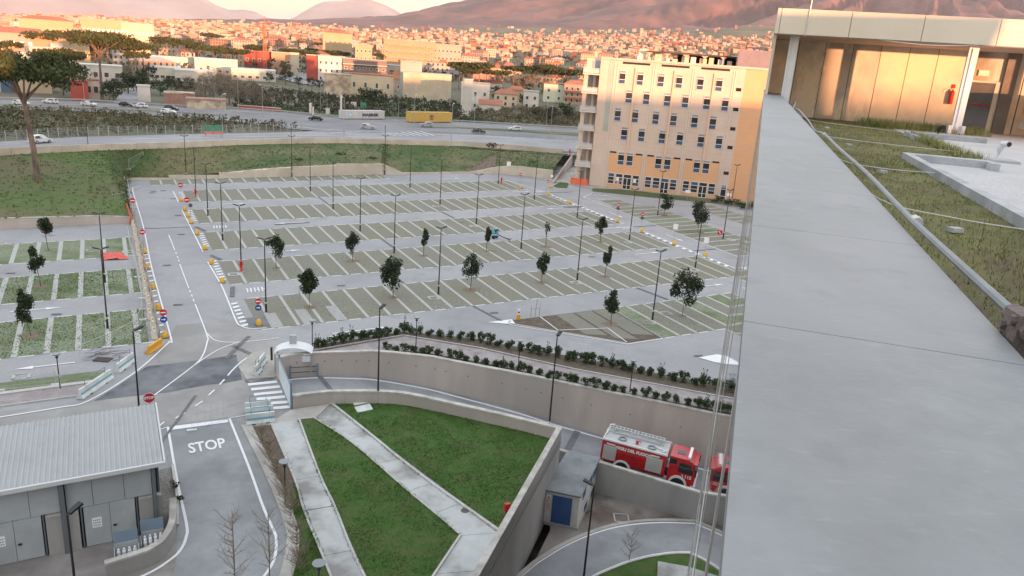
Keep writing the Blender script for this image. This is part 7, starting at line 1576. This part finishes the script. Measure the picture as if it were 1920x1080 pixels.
pm_ = MB().tube([(0, 0, 0), (0, 0, 1.5)], .05, 5).mesh('post', SGREY)
for q in posts: link('post', pm_, fn, q - fn.location)
for a, c in zip(posts, posts[1:]):
    for h in (.5, 1.0, 1.45): b.tube([a + Vector((0, 0, h)), c + Vector((0, 0, h))], .02, 3, cap=False)
b.build('wire', SGREY, fn)
for lab, px in (('steel guard rail along the far side of the highway', ((-150, 182), (0, 187), (150, 190), (300, 199), (440, 205.5), (530, 211.5), (640, 221.5), (760, 224.5), (900, 231.5), (1090, 242.5))), ('steel guard rail along the left verge of the highway', ((-150, 201), (0, 202), (140, 205), (300, 211), (420, 220)))):
    P = [at(u, v, UPZ + .12) for u, v in px]; t = thing('guard_rail', lab, 'guard rail', P[0], world=True); b = MB()
    for a, c in zip(P, P[1:]): b.beam(a + Vector((0, 0, .65)), c + Vector((0, 0, .65)), .12, .35)
    b.build('rail', SGREY, t); gp_ = MB().box((0, .14, .35), (.1, .1, .8)).mesh('post', SGREY)
    for q in resample(P, 45): link('post', gp_, t, q - t.location)
t = thing('road_wall', 'low red and white barrier wall beside the highway', 'wall', at(485, 208, UPZ), world=True); P = resample([at(u, v, UPZ + .1) for u, v in ((445, 203.5), (480, 206), (527, 210))], 13)
for i, (a, c) in enumerate(zip(P, P[1:])): b = MB(); b.beam(a + Vector((0, 0, .55)), c + Vector((0, 0, .55)), .4, 1.1); b.build('wall_block', REDP, t); b = MB(); b.beam(a + Vector((0, 0, 1.2)), c + Vector((0, 0, 1.2)), .42, .18); b.build('wall_cap', WHT, t)
def board(label, u0, u1, vb, vt, m, legs=True, name='billboard', depth=.15, z=UPZ + .1, lab_cat='billboard'):
    a, c = at(u0, vb, z), at(u1, vb, z); d = c - a; mid = (a + c) / 2; r_ = ray((u0 + u1) / 2, vt); k = math.hypot(mid.x, mid.y) / math.hypot(r_.x, r_.y); H = (CAM + r_ * k).z - mid.z; W = d.length; t = thing(name, label, lab_cat, mid, math.atan2(d.y, d.x)); return t, W, H
t, W, H = board('billboard with green upper and red lower half on the upper road', 383, 418, 256, 234.5, None); P_('panel', mat('billboard_green', (.05, .20, .12), (.10, .26, .18), 1.2, .6), t, (-W / 2, W / 2, -.05, .05, H * .45, H)); P_('panel', mat('billboard_red', (.50, .14, .10), (.58, .30, .26), 1.5, .6), t, (-W / 2, W / 2, -.05, .05, .5, H * .45 - .01)); P_('post', SGREY, t, (-W / 2 + .3, -W / 2 + .45, .06, .2, 0, H), (W / 2 - .45, W / 2 - .3, .06, .2, 0, H))
t, W, H = board('pale grey shipping container lettered in dark blue beside the highway', 643, 721, 224, 207.5, None, name='shipping_container', lab_cat='container'); CGRY = mat('container_grey', (.46, .455, .45), (.52, .515, .51), .6, .7); P_('container_body', CGRY, t, (-W / 2, W / 2, 0, 2.6, .25, H)); P_('container_foot', BLACK, t, (-W / 2 + .5, W / 2 - .5, .3, 2.3, 0, .249))
for k in range(26): P_('corrugation', CGRY, t, (-W / 2 + W * (k + .3) / 26, -W / 2 + W * (k + .6) / 26, -.04, -.001, .4, H - .15))
x = link('lettering', text_mesh('MAERSK', H * .42, mat('maersk_ink', (.05, .06, .09), rough=.6), 'lettering', .01, .07), t, (W * .15, -.06, H * .5)); x.rotation_euler = (R(90), 0, 0); x.scale = (1.45, 1, 1); b = MB(); s = H * .24; b.box((-W * .33, -.055, H * .55), (s * 1.7, .02, s * 1.7)); o = link('emblem_square', b.mesh('emblem_square', mat('emblem_blue', (.25, .47, .60), rough=.6)), t)
b = MB(); b.poly([(-W * .33 + (s * .75 if k % 2 == 0 else s * .3) * math.sin(k * math.pi / 7), -.07, H * .55 + (s * .75 if k % 2 == 0 else s * .3) * math.cos(k * math.pi / 7)) for k in range(14)][::-1]); link('emblem_star', b.mesh('emblem_star', SWHITE), o)
t, W, H = board('yellow shipping container with a dark letter emblem beside the highway', 769, 847, 230, 210.5, None, name='shipping_container', lab_cat='container'); CYEL = mat('container_yellow', (.50, .32, .08), (.55, .36, .10), .6, .7); P_('container_body', CYEL, t, (-W / 2, W / 2, 0, 2.6, .25, H)); P_('container_foot', BLACK, t, (-W / 2 + .5, W / 2 - .5, .3, 2.3, 0, .249))
for k in range(26): P_('corrugation', CYEL, t, (-W / 2 + W * (k + .3) / 26, -W / 2 + W * (k + .6) / 26, -.04, -.001, .4, H - .15))
x = link('lettering', text_mesh('m', H * .62, MATS['maersk_ink'], 'lettering', .01, .04), t, (0, -.06, H * .62)); x.rotation_euler = (R(90), 0, 0); P_('emblem_bar', MATS['maersk_ink'], t, (-H * .16, H * .18, -.07, -.05, H * .28, H * .36))
for lab, u0, u1, vb, vt, m in (('tall white totem sign beside the grey container', 638, 641, 220, 178, WHT), ('green kiosk panel behind the grey container', 676, 686, 205, 193, mat('kiosk_green', (.03, .26, .16), rough=.6)), ('white board panel behind the grey container', 658, 668, 205, 191, WHT), ('slim white roadside totem, left one of the pair', 580, 584, 216, 193, WHT), ('slim white roadside totem, right one of the pair', 585.5, 588.5, 219, 200, WHT), ('white road sign panel beside the highway', 611, 618, 217, 203, WHT)):
    t, W, H = board(lab, u0, u1, vb, vt, m, name='totem_sign', lab_cat='sign'); P_('panel', m, t, (-W / 2, W / 2, -.1, .1, .6, H)); P_('post', SGREY, t, (-.1, .1, .11, .25, 0, H * .9))
# cars
CARP = rnd_mat('car_paint', [(.62, .62, .63), (.66, .66, .66), (.58, .59, .60)], .25, .5, .03); CARD = mat('car_paint_dark', (.02, .022, .028), rough=.2); CARS = mat('car_paint_silver', (.42, .43, .44), rough=.25, metal=.4)
def car(label, p, rz, m, tall=1.0):
    t = thing('car', label, 'car', p, rz, 'cars on the roads behind the car park'); b = MB(); L = 2.1
    pr = [(-L, .35), (-L, .8), (-1.85, .92), (-1.55, 1.42 * tall), (.3, 1.48 * tall), (1.05, .98), (1.9, .82), (L, .6), (L, .35)]; n = len(pr)
    b.add([(x, y * (.82 if z > 1.1 else 1), z) for y in (-.86, .86) for x, z in pr], [list(range(n)), list(range(2 * n - 1, n - 1, -1))] + [[k, n + k, n + (k + 1) % n, (k + 1) % n] for k in range(n)]); body = link('body', b.mesh('body', m), t); b = MB()
    for sy in (-1, 1): b.poly([(x, sy * y, z) for x, y, z in ((-1.6, .855, .98), (.85, .855, .98), (.25, .73, 1.38 * tall), (-1.42, .73, 1.36 * tall))][::sy])
    b.poly([(1.06, -.72, 1.0), (1.06, .72, 1.0), (.36, .62, 1.44 * tall), (.36, -.62, 1.44 * tall)]); b.poly([(-1.86, .7, .98), (-1.86, -.7, .98), (-1.6, -.62, 1.38 * tall), (-1.6, .62, 1.38 * tall)]); link('window', b.mesh('window', CGL), body)
    for x in (-1.3, 1.3):
        for sy in (-1, 1): w_ = link('wheel', MB().tube([(x, sy * .68, .32), (x, sy * .88, .32)], .33, 12).mesh('wheel', TYRE), t); link('rim', MB().tube([(x, sy * .881, .32), (x, sy * .89, .32)], .2, 10).mesh('rim', SGREY), w_)
    for y in (-.6, .6): P_('headlight', FW, t, (L - .02, L + .02, y - .18, y + .18, .6, .75)); P_('tail_light', RED, t, (-L - .02, -L + .02, y - .18, y + .18, .65, .85))
    return t
hv_ = road_pt(700, 235) - road_pt(560, 224); ha = math.atan2(hv_.y, hv_.x)
for u, v, m, fl, lab, tl in ((167, 198.5, CARP, 0, 'white car on the highway beside the tall pine', 1), (264, 202, CARP, 1, 'white car overlapping a dark one on the highway', 1), (238, 200, CARD, 0, 'dark car behind a white car on the highway', 1), (322, 207, CARD, 0, 'dark tall car beside the highway shoulder', 1.12), (316, 213, CARP, 0, 'white car half hidden by the scrub', 1), (690, 242, CARS, 0, 'silver hatchback in the middle of the junction', 1.05), (592, 226, CARD, 1, 'dark saloon passing the roadside totems', 1), (800, 237.5, CARS, 1, 'silver estate car in front of the yellow container', 1.02), (897, 250, CARD, 0, 'dark hatchback by the grassy median', 1.06), (965, 245, CARP, 1, 'small white car on the far carriageway', 1), (40, 197, CARP, 0, 'white car on the highway behind the big pine', 1), (95, 194, CARP, 1, 'white car half hidden by the big pine crown', 1)):
    car(lab, road_pt(u, v), ha + (math.pi if fl else 0) + (.25 if u > 600 else 0), m, tl)
p0, p1 = at(40, 268, UPZ), at(110, 263, UPZ); d = p1 - p0; car('white hatchback on the upper road behind the big pine trunk', at(76, 268, UPZ + .07), math.atan2(d.y, d.x), CARP, 1.08)
# street lamps of the highway
sl_p = thing('street_lamp', 'x', 'street lamp', (0, 0, -200)); link('pole', MB().tube([(0, 0, 0), (0, 0, 9.2), (.3, 0, 9.6), (1.4, 0, 9.8)], [.1, .07, .06, .05], 6).mesh('pole', SGREY), sl_p); b = MB(); b.box((1.7, 0, 9.8), (.9, .3, .14)); link('lamp_head', b.mesh('lamp_head', COLM), sl_p)
for i, (u, v, z) in enumerate(((160, 205, 0), (447, 206, 0), (493, 222, 0), (601, 211, 0), (747, 226, 0), (776, 240, 0), (889, 232, 0), (1023, 246, 0), (1031, 262, 0), (418, 258, 0), (645, 254, 0), (846, 265, 0))): put(sl_p, i == 0, at(u, v, UPZ + .05), ha + (1.57 if i % 2 else -1.57), f'tall grey street lamp of the highway, {ORD[i]} counted from the left' if i < 9 else f'grey street lamp on the upper road, {ORD[i - 9]} from the left', 'street lamps behind the car park')
bl = thing('bollard_post', 'x', 'post', (0, 0, -200)); link('post', MB().tube([(0, 0, 0), (0, 0, 3.6)], .06, 6).mesh('post', BLACK), bl); link('cap', MB().lathe([(.12, 3.6), (.14, 3.75), (0, 3.8)], 8).mesh('cap', BLACK), bl)
for i, (u, v) in enumerate(((165, 271), (346, 268), (546, 262), (722, 264))): put(bl, i == 0, at(u, v, UPZ), 0, f'short black post on the upper road parapet, {ORD[i]} from the left', 'posts on the upper road')
# earth mound with a pipe mouth on the bank
t = thing('earth_slip', 'brown slip of bare earth with a dark hole in the grass bank', 'earth', at(905, 318, dz=.6), world=True); b = MB(); EC = at(907, 300, dz=2.4)
for f_ in bk.f:
    c = sum((bk.v[i] for i in f_), Vector()) / 4; q = Vector((c.x - EC.x, c.y - EC.y, 0)); e = q.dot(Vector((.2, .98, 0))); w = q.dot(Vector((.98, -.2, 0)))
    if (e / 11.0) ** 2 + (w / (2.6 - .12 * e)) ** 2 < 1 + .5 * noise.noise(c * .8): b.add([bk.v[i] + Vector((0, 0, .22 + .3 * noise.noise(bk.v[i] * .9))) for i in f_], [(0, 1, 2, 3)])
b.build('earth', mat('slumped_earth', (.12, .085, .065), (.19, .145, .115), .9, .95, 1, 5), t)
b = MB(); top = max((v for v in b.v), key=lambda v: v.y, default=EC + Vector((1.5, 8.5, 2.3))); leaves(b, [EC + Vector((1.3, 8.6, 2.6)) + Vector((q.x * 1.5, q.y * .8, q.z * .7)) for q in (rand_dir() * random.random() ** .4 for _ in range(160))], .4); b.build('brush', mat('dead_brush', (.03, .025, .02), (.06, .045, .035), 2, .95), t)
# ------------------------------------------------------------------ fine vegetation
def tri_pick(pts):
    """random points in a polygon given as triangle fan list"""
    T = [(pts[0], pts[i], pts[i + 1]) for i in range(1, len(pts) - 1)]; A = [((b - a).cross(c - a)).length for a, b, c in T]
    def f():
        a, b, c = random.choices(T, A)[0]; u, v = random.random(), random.random()
        if u + v > 1: u, v = 1 - u, 1 - v
        return a + (b - a) * u + (c - a) * v
    return f
def blades(mb, p, h, n, w, spread):
    for _ in range(n):
        a = random.uniform(0, 6.28); d = Vector((math.cos(a), math.sin(a), 0)); q = p + Vector((random.uniform(-1, 1), random.uniform(-1, 1), 0)) * spread; s = Vector((-d.y, d.x, 0)) * w; l = h * random.uniform(.55, 1.3)
        mb.add([q - s, q + s, q + d * l * .55 + Vector((0, 0, l * .85))], [(0, 1, 2)])
random.seed(31); GRB = mat('grass_blades', (.042, .098, .014), (.07, .14, .022), 1.4, .8, c3=(.08, .125, .03), s3=.3, lo=.3, hi=.7, spec=.2); b = MB()
fans = [([at(619, 757)] + [p for p in inner[:1]] + inner[1:] + cwp[:2] + [at(925, 988)], 9000, 0), ([at(u, v) for u, v in ((575, 800), (592, 787), (653, 827), (708, 873), (766, 924), (816, 966), (862, 1006), (816, 1078), (692, 1085), (626, 950))], 6500, 0), ([at(u, v) for u, v in ((554, 905), (571, 959), (606, 1044), (620, 1085), (545, 1085), (550, 1025), (546, 985))], 2500, 0)]
for pts, n, _ in fans:
    f = tri_pick(pts)
    for _ in range(n):
        p = f(); k = noise.noise(p * .5)
        if k < -.25 and random.random() < .7: continue
        p.z = pz(p.x, p.y) + .06; blades(b, p, .10 + .05 * k, 2, .022, .06)
for px in (((621, 760), (692.8, 815.8), (748, 861), (809.5, 908.5), (862, 946), (925, 988)), ((591, 787), (652, 826.5), (707, 872.2), (765.4, 923.5), (815.8, 965), (861, 1004)), ((553, 905), (570, 961), (605, 1046)), ((561, 790), (600.5, 896), (627, 952), (660, 1035), (690, 1085))):
    for q in resample([at(*c) for c in px], 420): blades(b, q + Vector((random.uniform(-.12, .12), random.uniform(-.12, .12), .08)), random.uniform(.08, .2) if noise.noise(q * .6) > -.05 else .05, 3, .02, .07)
tag(b.build('lawn_grass', GRB), 'short grass blades of the lawns beside the ramp', 'grass', kind='stuff')
b = MB(); f = tri_pick([ST(-46, 70.6), ST(-1.3, 70.6), ST(-1.3, 69.0), ST(-46, 69.0)])
for t0, t1 in ((76.2, 85.7), (91.6, 101)):
    for _ in range(5200): p = ST(random.uniform(-24, 2.6), random.uniform(t0, t1), .02); blades(b, p, .14 if noise.noise(p * .7) > 0 else .08, 1, .05, .1)
tag(b.build('paver_grass', GRB), 'grass growing through the pavers of the left car park', 'grass', kind='stuff')
random.seed(33); RB = mat('roof_grass_blades', (.20, .20, .065), (.34, .31, .14), 2.5, .8, c3=(.15, .175, .05), s3=.8, lo=.3, hi=.7, spec=.2); b = MB()
for _ in range(24000):
    l = .6 + 35 * random.random() ** 2.1; r = random.uniform(.68, 3.14 if l < 18.8 else 4.6 if l < 35 else 4.6); p = LR(l, r, -1.5)
    if noise.noise(p * 1.1) < -.3 and random.random() < .75: continue
    blades(b, p, random.uniform(.02, .065), 2, .003 if l < 6 else .005 if l < 14 else .008, .05)
for _ in range(60): blades(b, LR(random.uniform(2, 12), random.uniform(.8, 3), -1.5), .3, 3, .003, .05)
for _ in range(900): l = random.uniform(32.2, 34.8); blades(b, LR(l, random.uniform(3.8, 8.2), -1.5), .32, 3, .012, .08)
for _ in range(500): blades(b, LR(random.uniform(19.5, 28), 4.75 + random.uniform(-.1, .25), -1.5), .25, 3, .01, .08)
tag(b.build('roof_grass', RB), 'dry grass of the turf roof beside the coping', 'grass', kind='stuff')
# tufts and weeds on the bank and meadow
random.seed(35); b = MB(); nb = len(bk.v)
for _ in range(6500):
    p = bk.v[random.randrange(nb)] + Vector((random.uniform(-.8, .8), random.uniform(-.8, .8), .02))
    blades(b, p, random.uniform(.15, .4), 3, .07, .25)
tag(b.build('bank_grass', mat('bank_blades', (.06, .085, .025), (.12, .12, .05), .5, .85, c3=(.035, .08, .018), s3=.08, lo=.3, hi=.7)), 'tufted grass of the bank and meadow', 'grass', kind='stuff')
b = MB()
for u, v, r in ((72, 302, 1.0), (45, 305, .9), (123, 317, .8), (165, 317, 1.0), (172, 308, .9), (190, 287, 1.2), (560, 300, .8), (640, 290, 1.0), (700, 298, .9), (22, 302, .7), (205, 306, .7), (1000, 305, .8)):
    p = at(u, v, dz=2.6 if u > 240 else 2.0); leaves(b, [p + Vector((q.x * r * 1.5, q.y * r, abs(q.z) * r * .6)) for q in (rand_dir() * random.random() ** .5 for _ in range(90))], .35)
tag(b.build('weed_clumps', mat('weed_green', (.028, .055, .016), (.05, .08, .025), 1, .85)), 'dark weed clumps on the grass bank', 'weeds', kind='stuff')
for i, (s, t_) in enumerate(((2.5, 49.2), (2.65, 47.3))):
    w_ = thing('weed', 'dark weed tuft at the shed kerb, ' + ('larger' if i == 0 else 'smaller') + ' one', 'plant', ST(s, t_, .15)); c = MB(); leaves(c, blob_pts(160, .4 - .15 * i, .4 - .15 * i, .3 - .1 * i, Vector((0, 0, .25)), 6, .5), .12); link('leaves', c.mesh('leaves', LEAF_S), w_); link('stem', MB().tube([(0, 0, -.1), (0, 0, .25)], .02, 5).mesh('stem', BARK), w_)
# evergreen shrubs at the office corner
for i, (u, v) in enumerate(((1345, 380), (1362, 385), (1380, 388), (1396, 392))):
    w_ = thing('corner_shrub', f'dark evergreen shrub at the office block corner, {ORD[i]} from the left', 'shrub', at(u, v), 0, 'shrubs at the office block'); c = MB(); leaves(c, blob_pts(320, 1.5, 1.0, .8, Vector((0, 0, .8)), 9, .42), .28); link('foliage', c.mesh('foliage', LEAF_D), w_); link('stem', MB().tube([(0, 0, -.1), (0, 0, .6)], .05, 5).mesh('stem', BARK), w_)
for o in bpy.data.objects:
    if '_w' in o: del o['_w']
    if '_r' in o: del o['_r']
# ------------------------------------------------------------------ evening haze
hz = MB(); hz.box((-900, 9100, 545), (17000, 18600, 1110)); ho = tag(hz.build('haze', None) if False else link('haze', hz.mesh('haze', bpy.data.materials.new('haze_air'))), kind='stuff')
hm_ = ho.data.materials[0]; hm_.use_nodes = True; hn = hm_.node_tree.nodes; hn.clear(); ho_ = hn.new('ShaderNodeOutputMaterial'); pv = hn.new('ShaderNodeVolumePrincipled')
pv.inputs['Color'].default_value = (.93, .90, .95, 1); pv.inputs['Density'].default_value = HAZE; pv.inputs['Anisotropy'].default_value = 0.0
hm_.node_tree.links.new(pv.outputs[0], ho_.inputs['Volume'])
